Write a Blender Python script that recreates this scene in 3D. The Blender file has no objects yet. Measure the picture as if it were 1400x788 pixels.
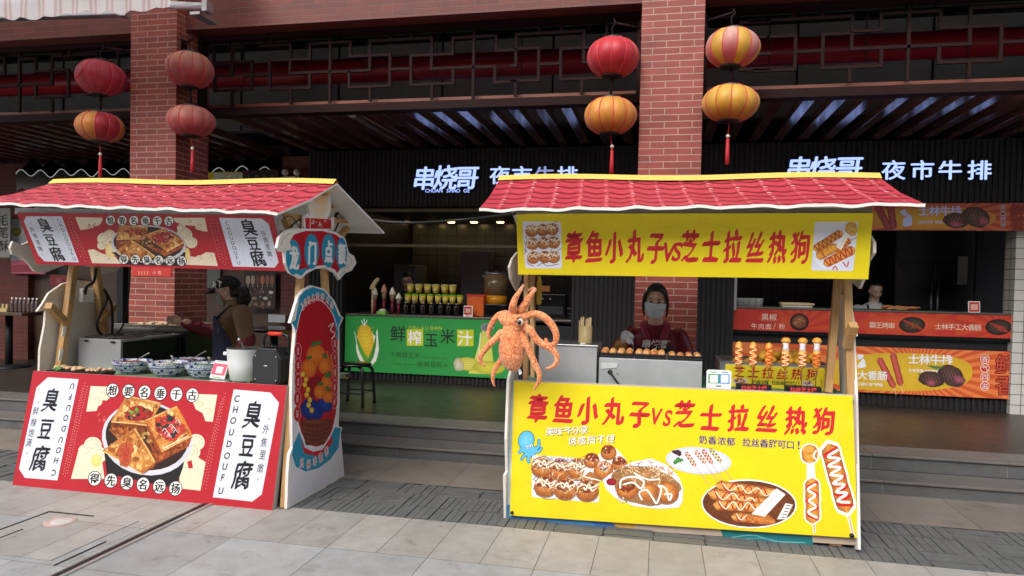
import bpy, math, random
from mathutils import Vector, Matrix, noise
R=math.radians; rnd=random.Random(11); PI=math.pi
sc=bpy.context.scene; COL=sc.collection
def lin(c): return tuple((x/255/12.92 if x<=10.3 else ((x/255+.055)/1.055)**2.4) for x in c)
# ---------------------------------------------------------------- camera
YAW,PIT,ROL,FPX,PPY,EYE=R(11.779),R(-1.442),R(1.193),968.57,412.16,1.5
_f=Vector((-math.sin(YAW)*math.cos(PIT),math.cos(YAW)*math.cos(PIT),math.sin(PIT)))
_r=Vector((math.cos(YAW),math.sin(YAW),0)); _u=_r.cross(_f)
CR=_r*math.cos(ROL)+_u*math.sin(ROL); CU=-_r*math.sin(ROL)+_u*math.cos(ROL); CF=_f
CAMP=Vector((0,0,EYE))
cd=bpy.data.cameras.new('camera'); cam=bpy.data.objects.new('camera',cd); COL.objects.link(cam)
m=Matrix((CR,CU,-CF)).transposed().to_4x4(); m.translation=CAMP; cam.matrix_world=m
cd.sensor_width=36; cd.lens=FPX/1400*36; cd.shift_y=(PPY-394)/1400; cd.clip_end=500; cd.clip_start=.05
sc.camera=cam
# ---------------------------------------------------------------- sky, sun, exposure
SUN_EL,SUN_AZ=R(47),R(200)      # azimuth measured from +Y clockwise: behind the camera, a little left
w=bpy.data.worlds.new('World'); sc.world=w; w.use_nodes=True
nt=w.node_tree; bg=nt.nodes['Background']; sky=nt.nodes.new('ShaderNodeTexSky')
sky.sky_type='NISHITA'; sky.sun_disc=False; sky.sun_elevation=SUN_EL; sky.sun_rotation=SUN_AZ
sky.air_density=1.0; sky.dust_density=3.0
hs=nt.nodes.new('ShaderNodeHueSaturation'); hs.inputs['Saturation'].default_value=.45
nt.links.new(sky.outputs[0],hs.inputs['Color']); nt.links.new(hs.outputs[0],bg.inputs[0])
bg.inputs[1].default_value=.15
sl=bpy.data.lights.new('sun','SUN'); sl.energy=.8; sl.angle=R(50); sl.color=(1,.97,.93)
so=bpy.data.objects.new('sun',sl); COL.objects.link(so); so.location=(0,-5,12)
d=Vector((math.sin(SUN_AZ)*math.cos(SUN_EL),math.cos(SUN_AZ)*math.cos(SUN_EL),math.sin(SUN_EL)))
so.rotation_euler=d.to_track_quat('Z','Y').to_euler()
vs=sc.view_settings; vs.view_transform='Standard'; vs.look='None'; vs.gamma=1; vs.use_curve_mapping=False
vs.exposure=1.08
# ---------------------------------------------------------------- helpers
def ray(x,y): return CR*((x-700)/FPX)-CU*((y-PPY)/FPX)+CF
def P(x,y,Y): d=ray(x,y); return CAMP+d*(Y/d.y)
def G(x,y,z=0): d=ray(x,y); return CAMP+d*((z-EYE)/d.z)
def PX(x,y,X): d=ray(x,y); return CAMP+d*(X/d.x)
V=Vector
def worldloc(o):
    p=V((0,0,0))
    while o: p=p+V(o.location); o=o.parent
    return p
def tag(o,label=None,cat=None,group=None,kind=None):
    if label: o['label']=label
    if cat: o['category']=cat
    if group: o['group']=group
    if kind: o['kind']=kind
    return o
def empty(name,loc,label,cat,group=None):
    o=bpy.data.objects.new(name,None); COL.objects.link(o); o.location=loc; o.empty_display_size=.1
    return tag(o,label,cat,group)
def dup(o,delta,label=None,parent=None):
    c=o.copy(); COL.objects.link(c)
    if parent is None: c.location=V(o.location)+V(delta)
    else: c.parent=parent
    if label: c['label']=label
    for ch in list(o.children): dup(ch,None,None,c)
    return c
class MB:
    def __init__(s): s.v=[];s.f=[];s.m=[];s.sm=[];s.c=[]
    def add(s,vs,fs,mat=0,smooth=False,cols=None):
        b=len(s.v); s.v+= [tuple(p) for p in vs]
        for f in fs:
            s.f.append(tuple(b+i for i in f)); s.m.append(mat); s.sm.append(smooth)
            s.c.append([cols[i] for i in f] if cols else None)
    def box(s,a,b,mat=0):
        x0,x1=sorted((a[0],b[0]));y0,y1=sorted((a[1],b[1]));z0,z1=sorted((a[2],b[2]))
        s.hexa([(x0,y0,z0),(x1,y0,z0),(x1,y1,z0),(x0,y1,z0)],[(x0,y0,z1),(x1,y0,z1),(x1,y1,z1),(x0,y1,z1)],mat)
    def hexa(s,lo,hi,mat=0):
        n=len(lo); fs=[tuple(reversed(range(n))),tuple(range(n,2*n))]+[(i,(i+1)%n,n+(i+1)%n,n+i) for i in range(n)]
        s.add(list(lo)+list(hi),fs,mat)
    def beam(s,p,q,w,h,mat=0,up=(0,0,1)):
        p=V(p);q=V(q);d=(q-p).normalized();u=V(up)
        if abs(d.dot(u))>.98: u=V((0,1,0))
        a=d.cross(u).normalized()*(w/2);b=a.cross(d).normalized()*(h/2)
        s.hexa([p-a-b,p+a-b,p+a+b,p-a+b],[q-a-b,q+a-b,q+a+b,q-a+b],mat)
    def prism(s,pts,off,mat=0):   # planar outline extruded by vector off
        pts=[V(p) for p in pts]; s.hexa(pts,[p+V(off) for p in pts],mat)
    def tube(s,pts,rad,seg=10,mat=0,cap=True,smooth=True,flat=1.0,closed=False):
        pts=[V(p) for p in pts]; n=len(pts)
        if not hasattr(rad,'__len__'): rad=[rad]*n
        t0=(pts[1]-pts[0]).normalized(); a=V((0,0,1)) if abs(t0.z)<.9 else V((0,1,0))
        u=t0.cross(a).normalized(); vs=[];fs=[]
        for i in range(n):
            t=((pts[(i+1)%n] if closed else pts[min(i+1,n-1)])-(pts[i-1] if (closed or i>0) else pts[0])).normalized()
            u=(u-t*u.dot(t)).normalized(); w=t.cross(u)
            for k in range(seg):
                an=2*PI*k/seg; vs.append(pts[i]+(u*math.cos(an)+w*math.sin(an)*flat)*rad[i])
        for i in range(n if closed else n-1):
            for k in range(seg):
                j=(i+1)%n; fs.append((i*seg+k,i*seg+(k+1)%seg,j*seg+(k+1)%seg,j*seg+k))
        if cap and not closed: fs+= [tuple(reversed(range(seg))),tuple(range((n-1)*seg,n*seg))]
        s.add(vs,fs,mat,smooth)
    def lathe(s,c,prof,seg=24,mat=0,smooth=True,lobe=None,sx=1,sy=1,cap=True):  # prof: (r,z)
        c=V(c);vs=[];fs=[];n=len(prof)
        for r,z in prof:
            for k in range(seg):
                a=2*PI*k/seg; q=r*(lobe(a) if lobe else 1)
                vs.append(c+V((q*math.cos(a)*sx,q*math.sin(a)*sy,z)))
        for i in range(n-1):
            for k in range(seg): fs.append((i*seg+k,i*seg+(k+1)%seg,(i+1)*seg+(k+1)%seg,(i+1)*seg+k))
        if cap:
            if prof[0][0]>1e-4: fs.append(tuple(reversed(range(seg))))
            if prof[-1][0]>1e-4: fs.append(tuple(range((n-1)*seg,n*seg)))
        s.add(vs,fs,mat,smooth)
    def ball(s,c,r,seg=16,rings=10,mat=0,fn=None,rot=None):
        c=V(c); r=r if hasattr(r,'__len__') else (r,r,r); vs=[];fs=[]
        for i in range(rings+1):
            th=PI*i/rings
            for k in range(seg):
                a=2*PI*k/seg; d=V((math.sin(th)*math.cos(a),math.sin(th)*math.sin(a),-math.cos(th)))
                p=V((d.x*r[0],d.y*r[1],d.z*r[2]))
                if fn: p=fn(d,p)
                if rot: p=rot@p
                vs.append(c+p)
        for i in range(rings):
            for k in range(seg): fs.append((i*seg+k,i*seg+(k+1)%seg,(i+1)*seg+(k+1)%seg,(i+1)*seg+k))
        s.add(vs,fs,mat,True)
    def build(s,name,mats,parent=None,bev=0,origin=None,sub=0):
        mats=mats if isinstance(mats,(list,tuple)) else [mats]
        if parent is not None: og=worldloc(parent)
        elif origin is not None: og=V(origin)
        else:
            xs,ys,zs=zip(*s.v); og=V(((min(xs)+max(xs))/2,(min(ys)+max(ys))/2,min(zs)))
        me=bpy.data.meshes.new(name); me.from_pydata([V(p)-og for p in s.v],[],s.f)
        for mm in mats: me.materials.append(mm)
        me.polygons.foreach_set('material_index',s.m); me.polygons.foreach_set('use_smooth',s.sm)
        uv=me.uv_layers.new(name='UVMap').data
        for p in me.polygons:
            n=p.normal; ax=max(range(3),key=lambda i:abs(n[i]))
            for li in p.loop_indices:
                q=s.v[me.loops[li].vertex_index]
                uv[li].uv=(q[1],q[2]) if ax==0 else (q[0],q[2]) if ax==1 else (q[0],q[1])
        if any(c for c in s.c):
            ca=me.color_attributes.new('Col','FLOAT_COLOR','CORNER'); k=0; buf=[]
            for f,c in zip(s.f,s.c):
                for i in range(len(f)): buf+= list(c[i]) if c else [.5,.5,.5,0]
            ca.data.foreach_set('color',buf)
        o=bpy.data.objects.new(name,me); COL.objects.link(o)
        if parent is not None: o.parent=parent
        else: o.location=og
        if bev:
            b=o.modifiers.new('bevel','BEVEL'); b.width=bev; b.segments=2; b.limit_method='ANGLE'; b.angle_limit=R(40)
        if sub:
            b=o.modifiers.new('sub','SUBSURF'); b.levels=sub; b.render_levels=sub
        return o
def smooth(pts,n=6):
    pts=[V(p) for p in pts]; out=[]
    for i in range(len(pts)-1):
        p0=pts[max(i-1,0)];p1=pts[i];p2=pts[i+1];p3=pts[min(i+2,len(pts)-1)]
        for k in range(n):
            t=k/n; out.append(.5*((2*p1)+(p2-p0)*t+(2*p0-5*p1+4*p2-p3)*t*t+(3*p1-p0-3*p2+p3)*t**3))
    out.append(pts[-1]); return out
def lerpl(rs,n,out):
    res=[]
    for i in range(out):
        x=i/(out-1)*(len(rs)-1); j=min(int(x),len(rs)-2); res.append(rs[j]+(rs[j+1]-rs[j])*(x-j))
    return res
# ---------------------------------------------------------------- materials
class NT:
    def __init__(s,name):
        s.m=bpy.data.materials.new(name); s.m.use_nodes=True; s.t=s.m.node_tree; s.b=s.t.nodes['Principled BSDF']
    def n(s,ty,**kw):
        o=s.t.nodes.new('ShaderNode'+ty)
        for k,v in kw.items():
            if k in o.inputs: o.inputs[k].default_value=v
            else: setattr(o,k,v)
        return o
    def l(s,a,b): s.t.links.new(a,b)
    def noise(s,vec,scale,detail=5,rough=.6):
        q=s.n('TexNoise'); q.inputs['Scale'].default_value=scale; q.inputs['Detail'].default_value=detail; q.inputs['Roughness'].default_value=rough
        if vec is not None: s.l(vec,q.inputs['Vector'])
        return q.outputs['Fac']
    def ramp(s,fac,stops):
        q=s.n('ValToRGB'); e=q.color_ramp.elements
        while len(e)<len(stops): e.new(.5)
        for i,(p,c) in enumerate(stops): e[i].position=p; e[i].color=(*c[:3],1)
        s.l(fac,q.inputs[0]); return q.outputs[0]
    def mix(s,fac,a,b,bt='MIX'):
        q=s.n('Mix',data_type='RGBA',blend_type=bt)
        for v,i in ((fac,0),(a,6),(b,7)):
            if hasattr(v,'is_linked') or hasattr(v,'links'): s.l(v,q.inputs[i])
            elif i==0: q.inputs[0].default_value=v
            else: q.inputs[i].default_value=(*v[:3],1)
        return q.outputs[2]
    def mth(s,op,a,b=0,c=0):
        q=s.n('Math',operation=op)
        for i,v in enumerate((a,b,c)):
            if hasattr(v,'links'): s.l(v,q.inputs[i])
            else: q.inputs[i].default_value=v
        return q.outputs[0]
    def bump(s,h,st=.3,dist=.01):
        q=s.n('Bump'); q.inputs['Strength'].default_value=st; q.inputs['Distance'].default_value=dist
        s.l(h,q.inputs['Height']); s.l(q.outputs[0],s.b.inputs['Normal'])
    def co(s,w='Object'): return s.n('TexCoord').outputs[w]
def mat(name,c,rough=.5,metal=0,var=.12,scale=14,bump=0,spec=.5,emit=None,es=0,coat=0,trans=0,hexc=True):
    c=lin(c) if hexc else c; t=NT(name); b=t.b
    co=t.co(); f=t.noise(co,scale); f2=t.noise(co,scale*7)
    col=t.ramp(f,[(.3,tuple(x*(1-var) for x in c)),(.7,tuple(min(1,x*(1+var)) for x in c))])
    col=t.mix(.5*min(1,var*3),col,t.ramp(f2,[(.35,tuple(x*(1-var) for x in c)),(.65,tuple(min(1,x*(1+var)) for x in c))]))
    t.l(col,b.inputs['Base Color'])
    t.l(t.mth('MULTIPLY_ADD',f,.25,rough-.125),b.inputs['Roughness'])
    b.inputs['Metallic'].default_value=metal; b.inputs['Specular IOR Level'].default_value=spec
    if bump: t.bump(f2,bump,.004)
    if emit: b.inputs['Emission Color'].default_value=(*lin(emit),1); b.inputs['Emission Strength'].default_value=es
    if coat: b.inputs['Coat Weight'].default_value=coat
    if trans: b.inputs['Transmission Weight'].default_value=trans
    return t.m
def mat_print(name='printed_vinyl',rough=.42,emis=0):
    t=NT(name); a=t.n('Attribute',attribute_name='Col'); co=t.co()
    n1=t.noise(co,55,6,.7); n2=t.noise(co,190,4,.7); n3=t.noise(co,4.5,6,.65)
    s1=t.mth('ADD',t.mth('MULTIPLY_ADD',n1,3.8,-1.9),t.mth('MULTIPLY_ADD',n2,3.2,-1.6))
    s1=t.mth('MULTIPLY_ADD',t.mth('MULTIPLY',s1,a.outputs['Alpha']),1,1)
    s1=t.mth('MULTIPLY',s1,t.mth('MULTIPLY_ADD',n3,.30,.84))
    s1=t.mth('MAXIMUM',s1,.12)
    vm=t.n('VectorMath',operation='SCALE'); t.l(a.outputs['Color'],vm.inputs[0]); t.l(s1,vm.inputs['Scale'])
    t.l(vm.outputs[0],t.b.inputs['Base Color']); t.b.inputs['Roughness'].default_value=rough
    t.bump(t.mth('ADD',t.noise(co,7,4),t.mth('MULTIPLY',t.noise(co,1.7,2),2.0)),.22,.012)
    if emis: t.l(vm.outputs[0],t.b.inputs['Emission Color']); t.b.inputs['Emission Strength'].default_value=emis
    return t.m
def mat_brick(name,brick,brick2,mortar,bw=.222,bh=.046,mo=.009):
    t=NT(name); uv=t.co('UV'); q=t.n('TexBrick'); q.offset=.5; t.l(uv,q.inputs['Vector'])
    for k,v in (('Scale',1),('Mortar Size',mo/2),('Mortar Smooth',.15),('Bias',0),('Brick Width',bw),('Row Height',bh+mo)): q.inputs[k].default_value=v
    q.inputs['Color1'].default_value=(*lin(brick),1); q.inputs['Color2'].default_value=(*lin(brick2),1); q.inputs['Mortar'].default_value=(*lin(mortar),1)
    n=t.noise(uv,5,6); n2=t.noise(uv,160,3)
    c=t.mix(.35,q.outputs[0],t.ramp(n,[(.3,(.25,.25,.25)),(.7,(1,1,1))]),'MULTIPLY')
    c=t.mix(.35,c,t.ramp(n2,[(.3,(.4,.4,.4)),(.7,(1,1,1))]),'MULTIPLY')
    t.l(c,t.b.inputs['Base Color']); t.b.inputs['Roughness'].default_value=.6
    h=t.mth('SUBTRACT',1,q.outputs['Fac']); t.bump(t.mth('MULTIPLY_ADD',n2,.15,h),.6,.006)
    return t.m
def mat_wood(name,c1,c2,rough=.55,axis=2,scale=1.0):
    t=NT(name); co=t.co(); mp=t.n('Mapping'); t.l(co,mp.inputs[0]); sc_=[22*scale]*3; sc_[axis]=1.6*scale; mp.inputs['Scale'].default_value=sc_
    n=t.noise(mp.outputs[0],1.6,6,.65); n2=t.noise(co,4,3)
    c=t.ramp(n,[(.28,lin(c1)),(.72,lin(c2))]); c=t.mix(.35,c,t.ramp(n2,[(.3,(.55,.55,.55)),(.7,(1,1,1))]),'MULTIPLY')
    t.l(c,t.b.inputs['Base Color']); t.b.inputs['Roughness'].default_value=rough; t.bump(n,.25,.004); return t.m
M={}
M['print']=mat_print()
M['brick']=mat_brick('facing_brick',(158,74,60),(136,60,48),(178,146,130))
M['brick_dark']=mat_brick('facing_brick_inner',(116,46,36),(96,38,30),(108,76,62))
M['iron']=mat('dark_brown_metal',(38,23,21),.6,0,.15,8,spec=.08)
M['board']=mat_wood('stained_board',(92,44,28),(128,64,40),.5,0)
M['slat']=mat_wood('glossy_brown_slat',(74,46,40),(96,62,54),.14,1)
M['black']=mat('black_paint',(20,20,22),.5,0,.2)
M['blackgloss']=mat('black_gloss',(14,14,16),.2,0,.2)
M['ribwall']=mat('charcoal_ribbed_panel',(38,36,36),.55,0,.12,5,spec=.3)
M['concrete']=mat('dark_ceiling',(44,44,46),.8,0,.15,3)
M['greypanel']=mat('grey_panel',(186,188,184),.7,0,.15,2)
M['redpipe']=mat('red_pipe_paint',(150,24,38),.35,0,.12,3)
M['wood']=mat_wood('raw_pine',(176,130,78),(212,172,118),.6,2)
M['woodh']=mat_wood('raw_pine_cross',(176,130,78),(208,168,112),.6,0)
M['whiteboard']=mat('foam_board_white',(226,222,214),.55,0,.05,5,.05)
M['creamboard']=mat('mdf_board_back',(214,206,192),.7,0,.08,9,.08)
M['roofred']=mat('roof_print_red',(178,54,66),.45,0,.12,6,.1)
M['yellowtrim']=mat('yellow_trim',(216,178,84),.5,0,.06,6)
M['steel']=mat('brushed_steel',(178,180,182),.34,.85,.08,5)
M['steeldull']=mat('dull_sheet_steel',(176,177,178),.5,.35,.1,6,.05)
M['steelgrime']=mat('greasy_steel',(112,108,100),.4,.7,.3,7,.1)
M['castiron']=mat('black_cast_iron',(24,23,22),.45,.2,.25,20,.1)
M['plasticblack']=mat('black_plastic',(26,27,29),.42,0,.15,12,.03)
M['plasticgrey']=mat('dark_grey_mesh',(38,39,41),.6,0,.2,200,.4)
M['plasticred']=mat('red_plastic',(226,58,40),.4,0,.06,9)
M['plasticwhite']=mat('white_plastic',(232,234,232),.35,0,.04,9)
M['cable']=mat('black_rubber',(18,18,19),.55,0,.1,9)
M['silver']=mat('aluminium',(190,192,194),.35,.8,.06,6)
M['zip']=mat('white_cable_tie',(235,235,232),.4)
M['skin']=mat('skin',(226,184,158),.5,0,.06,18)
M['hair']=mat('black_hair',(22,19,18),.45,0,.25,60,.3)
M['bamboo']=mat_wood('bamboo',(170,146,96),(196,176,128),.5,2,.6)
M['stick']=mat('pale_bamboo_stick',(224,200,150),.5,0,.08,30)
def P2(*a): return None
# ---------------------------------------------------------------- flat prints (paint layers a few hundredths of a millimetre apart)
_gc={}
def glyph(ch,off):
    k=(ch,round(off,4))
    if k not in _gc:
        c=bpy.data.curves.new('glyph','FONT'); c.body=ch; c.offset=off; c.resolution_u=3
        o=bpy.data.objects.new('glyph',c); me=o.to_mesh()
        _gc[k]=([(v.co.x,v.co.y) for v in me.vertices],[tuple(p.vertices) for p in me.polygons])
        o.to_mesh_clear(); bpy.data.objects.remove(o); bpy.data.curves.remove(c)
    return _gc[k]
class Pr:
    STEP=1.2e-5
    def __init__(s,O,A,B,C=None,mb=None,mat=0,n=None):   # O lower-left, A lower-right, B upper-left; prints face the viewer
        s.O=V(O); s.U=(V(A)-s.O); s.W=s.U.length; s.U.normalize()
        b=V(B)-s.O; s.Vv=(b-s.U*b.dot(s.U)); s.H=s.Vv.length; s.Vv.normalize()
        s.N=s.U.cross(s.Vv).normalized()
        s.mb=mb or MB(); s.mat=mat; s.k=1; s.grid={}; s.cell=max(s.W,s.H)/160
    def uv(s,x,y):
        d=ray(x,y); t=(s.O-CAMP).dot(s.N)/d.dot(s.N); q=CAMP+d*t-s.O
        return (q.dot(s.U),q.dot(s.Vv))
    def at(s,u,v,h=0): return s.O+s.U*u+s.Vv*v+s.N*(h)
    def _add(s,uvs,faces,cols):
        us=[q[0] for q in uvs]; vs_=[q[1] for q in uvs]; ce=s.cell; g=s.grid
        cells=[(i,j) for i in range(int(min(us)/ce),int(max(us)/ce)+1) for j in range(int(min(vs_)/ce),int(max(vs_)/ce)+1)]
        lv=1+max(g.get(c,0) for c in cells)
        for c in cells: g[c]=lv
        h=.0004+lv*s.STEP
        s.mb.add([s.at(u,v,h) for u,v in uvs],faces,s.mat,False,cols)
    def C(s,c,a=0): return (*lin(c[:3]),c[3] if len(c)>3 else a)
    def polyuv(s,uvs,c): s._add(uvs,[tuple(range(len(uvs)))],[s.C(c)]*len(uvs))
    def poly(s,pts,c): s.polyuv([s.uv(*p) for p in pts],c)
    def fill(s,c,m=0,mm=None): s.polyuv([(m,m),(s.W-m,m),(s.W-m,s.H-m),(m,s.H-m)],c)
    def gpoly(s,pts,cs): s._add([s.uv(*p) for p in pts],[tuple(range(len(pts)))],[s.C(c) for c in cs])
    def ell(s,x,y,rx,ry,c,c2=None,rot=0,seg=28,wob=0,sq=2.0,seed=None,hx=0,hy=0):
        c2=c2 or c; ca,sa=math.cos(rot),math.sin(rot); rr=random.Random(seed if seed is not None else int(x*7+y*13))
        ph=[rr.uniform(0,6.28) for _ in range(5)]; pts=[s.uv(x+hx*rx,y+hy*ry)]; cols=[s.C(c)]; fs=[]
        rings=(.6,1.0); mid=tuple((a*.55+b*.45) for a,b in zip((tuple(c)+(0,))[:4],(tuple(c2)+(0,))[:4]))
        for ri,q in enumerate(rings):
            for k in range(seg):
                a=2*PI*k/seg; w=1+wob*(math.sin(2*a+ph[0])+.7*math.sin(3*a+ph[1])+.5*math.sin(5*a+ph[2])+.4*math.sin(9*a+ph[3]))
                cx=abs(math.cos(a))**(2/sq)*math.copysign(1,math.cos(a)); sy=abs(math.sin(a))**(2/sq)*math.copysign(1,math.sin(a))
                ex,ey=cx*rx*w*q,sy*ry*w*q; k0=(1-q)
                pts.append(s.uv(x+ex*ca-ey*sa+hx*rx*k0,y+ex*sa+ey*ca+hy*ry*k0)); cols.append(s.C(mid if ri==0 else c2))
        for k in range(seg):
            k2=(k+1)%seg; fs+=[(0,1+k2,1+k),(1+k,1+k2,1+seg+k2,1+seg+k)]
        s._add(pts,fs,cols)
    def stroke(s,pts,w,c,sm=5,c2=None,taper=False):
        q=[V((p[0],p[1],0)) for p in pts]
        if sm and len(q)>2: q=smooth(q,sm)
        n=len(q); L=[];
        for i in range(n):
            t=(q[min(i+1,n-1)]-q[max(i-1,0)]); t=t.normalized() if t.length>1e-9 else V((1,0,0))
            nn=V((-t.y,t.x,0)); ww=(w[0]+(w[1]-w[0])*i/(n-1)) if hasattr(w,'__len__') else w
            if taper: ww*=max(.15,math.sin(PI*(i+.3)/(n-.4)))**.5
            L.append((q[i]+nn*ww/2,q[i],q[i]-nn*ww/2))
        uv=[s.uv(p.x,p.y) for t in L for p in t]; fs=[]; cols=[s.C(c2 or c),s.C(c),s.C(c2 or c)]*n
        for i in range(n-1):
            for j in (0,1): fs.append((3*i+j,3*i+j+1,3*i+j+4,3*i+j+3))
        s._add(uv,fs,cols)
    def rrect(s,x0,y0,x1,y1,r,c,quad=None):   # px; quad = four px corners TL,TR,BR,BL instead
        q=quad or [(x0,y0),(x1,y0),(x1,y1),(x0,y1)]; out=[]
        for i in range(4):
            p=V((*q[i],0)); a=V((*q[i-1],0)); b=V((*q[(i+1)%4],0))
            pa=p+(a-p).normalized()*r; pb=p+(b-p).normalized()*r
            for k in range(6):
                t=k/5; z=(1-t)**2*pa+2*t*(1-t)*p+t*t*pb; out.append((z.x,z.y))
        s.poly(out,c)
    def ch(s,ch,x,y,hpx,c,off=0,sx=1,rot=0,shear=0,warp=0,flip=False,sy=1,seed=0):
        vs,fs=glyph(ch,off)
        if not fs: return
        cjk=ord(ch)>0x2000
        u0,v0=s.uv(x,y); a=s.uv(x,y-hpx/2); b=s.uv(x,y+hpx/2); hm=math.dist(a,b)
        if cjk: cx,cy,em=.5,.385,.93
        else:
            xs=[p[0] for p in vs]; ys=[p[1] for p in vs]; cx=(min(xs)+max(xs))/2; cy=.36; em=.74
        k=hm/em; ca,sa=math.cos(rot),math.sin(rot); out=[]
        for px,py in vs:
            X=(px-cx);Y=(py-cy)
            if warp:
                n1=noise.noise((px*3.1+seed*7.3,py*3.1,seed*1.7)); n2=noise.noise((px*3.1,py*3.1+seed*5.1,9.7+seed))
                X+=warp*n1; Y+=warp*n2
            X=(X+shear*Y)*sx*k; Y=Y*sy*k
            if flip: X,Y=-X,-Y
            out.append((u0+X*ca-Y*sa,v0+X*sa+Y*ca))
        s._add(out,fs,[s.C(c)]*len(out))
    def line(s,txt,p0,p1,hpx,c,**kw):
        n=len(txt)
        for i,t in enumerate(txt):
            if t==' ': continue
            f=i/(n-1) if n>1 else 0
            s.ch(t,p0[0]+(p1[0]-p0[0])*f,p0[1]+(p1[1]-p0[1])*f,hpx,c,seed=i+1,**kw)
    def latin(s,txt,p0,p1,hpx,c,**kw):   # proportional
        ws=[]
        for t in txt:
            if t==' ': ws.append(.35); continue
            xs=[p[0] for p in glyph(t,0)[0]]; ws.append(max(xs)-min(xs)+.1)
        tot=sum(ws); acc=0
        for t,wd in zip(txt,ws):
            f=(acc+wd/2)/tot; acc+=wd
            if t!=' ': s.ch(t,p0[0]+(p1[0]-p0[0])*f,p0[1]+(p1[1]-p0[1])*f,hpx,c,**kw)
    def brush(s,t,x,y,hpx,c,sx=1.0,seed=1,off=.0,rot=.03,shear=.08,pen=.026):  # brush lettering: a warped glyph swept by a slanted pen
        for k in (-1,-.5,0,.5,1):
            s.ch(t,x+k*pen*hpx*sx*1.0,y-k*pen*.62*hpx,hpx,c,off=.002,sx=sx,rot=rot,shear=shear,warp=.055,seed=seed)
# ---------------------------------------------------------------- printed food
def dots(pr,x,y,rx,ry,n,cols,r0,r1,seed=1,el=1.6):
    q=random.Random(seed)
    for i in range(n):
        a=q.uniform(0,6.28); k=math.sqrt(q.random()); c=q.choice(cols); r=q.uniform(r0,r1)
        pr.ell(x+rx*k*math.cos(a),y+ry*k*math.sin(a),r*q.uniform(1,el),r,c,tuple(int(v*.7) for v in c[:3]),rot=q.uniform(0,3),seg=8,wob=.1,seed=i)
def flakes(pr,x,y,rx,ry,n,seed=1,cols=((226,190,140),(206,150,100),(238,214,176),(170,96,60)),L=6):
    q=random.Random(seed)
    for i in range(n):
        a=q.uniform(0,6.28); k=math.sqrt(q.random()); px=x+rx*k*math.cos(a); py=y+ry*k*math.sin(a); b=q.uniform(0,6.28); l=q.uniform(.4,1)*L
        pr.stroke([(px,py),(px+l*.5*math.cos(b)+q.uniform(-1,1),py+l*.5*math.sin(b)),(px+l*math.cos(b+.5),py+l*math.sin(b+.5))],q.uniform(.5,1.4),q.choice(cols),3,taper=True)
def tako(pr,x,y,r,seed=1,mayo=True,sauce=True):
    q=random.Random(seed)
    pr.ell(x,y+r*.18,r*1.06,r*.95,(120,70,40),(150,110,80),seg=20,seed=seed)
    pr.ell(x,y,r,r*.95,(232,160,80,.5),(158,80,30,.5),seg=24,wob=.02,hx=-.15,hy=-.3,seed=seed)
    if sauce:
        pr.ell(x+q.uniform(-.1,.1)*r,y-r*.28,r*.8,r*.52,(150,58,24,.5),(110,40,18,.5),seg=20,wob=.07,seed=seed+1)
        dots(pr,x,y-r*.2,r*.7,r*.5,7,[(196,50,40),(120,160,60),(232,180,96),(90,40,30)],r*.05,r*.13,seed)
    if mayo:
        pr.stroke([(x-r*.9,y-r*.1),(x-r*.5,y-r*.6),(x-r*.2,y),(x+r*.15,y-r*.55),(x+r*.4,y+.1*r),(x+r*.85,y-r*.3)],r*.15,(246,236,214),5)
    pr.ell(x-r*.35,y-r*.45,r*.16,r*.09,(255,240,215),(226,160,90),rot=-.5,seg=10)
def dog(pr,x0,y0,x1,y1,w,zig=((206,34,28),(250,244,232)),n=6,c=(226,160,64,.5),ce=(176,100,30,.5),seed=1,zw=.17):
    dx,dy=x1-x0,y1-y0; L=math.hypot(dx,dy); tx,ty=dx/L,dy/L; nx,ny=-ty,tx
    N=14; uv=[];cols=[];fs=[]
    q=random.Random(seed)
    prof=[]
    for i in range(N+1):
        t=i/N; e=min(t,1-t)*L/(w*.5); k=math.sqrt(max(0,1-(1-min(1,e))**2)) if e<1 else 1
        prof.append((t,max(.12,k)*(1+.05*q.uniform(-1,1))))
    for t,k in prof:
        for j,cc in ((-1,ce),(-.35,c),(.3,c),(1,ce)):
            uv.append(pr.uv(x0+dx*t+nx*w/2*k*j,y0+dy*t+ny*w/2*k*j)); cols.append(pr.C(cc))
    for i in range(N):
        for j in range(3): fs.append((4*i+j,4*i+j+1,4*i+j+5,4*i+j+4))
    pr._add(uv,fs,cols)
    for zi,zc in enumerate(zig):
        if not zc: continue
        pts=[]
        for i in range(n*2+1):
            t=.08+.84*i/(n*2); sgn=(1 if (i+zi)%2 else -1)*.42
            pts.append((x0+dx*t+nx*w*sgn,y0+dy*t+ny*w*sgn))
        pr.stroke(pts,w*zw*(1.0 if zi else .9),zc,4)
def dog_z(pr,x0,y0,x1,y1,w,c,n,zw):
    dx,dy=x1-x0,y1-y0; L=math.hypot(dx,dy); nx,ny=-dy/L,dx/L; q=random.Random(int(x0))
    pts=[(x0+dx*(.1+.8*i/(2*n))+nx*w*.4*(1 if i%2 else -1)*q.uniform(.5,1),y0+dy*(.1+.8*i/(2*n))+ny*w*.4*(1 if i%2 else -1)*q.uniform(.5,1)) for i in range(2*n+1)]
    pr.stroke(pts,w*zw,c,5)
def cloud(pr,pts,c=(240,224,194),ln=(190,156,110)):
    for x,y,r in pts: pr.ell(x,y,r,r*.95,c,c,seg=22,seed=3)
    for x,y,r in pts:
        pr.stroke([(x+r*.75*math.cos(a),y+r*.7*math.sin(a)) for a in (-2.6,-1.6,-.6,.4)],.6,ln,5); pr.stroke([(x+r*.4*math.cos(a),y+r*.4*math.sin(a)) for a in (-1.2,0,1.2,2.4)],.5,ln,5)
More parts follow.
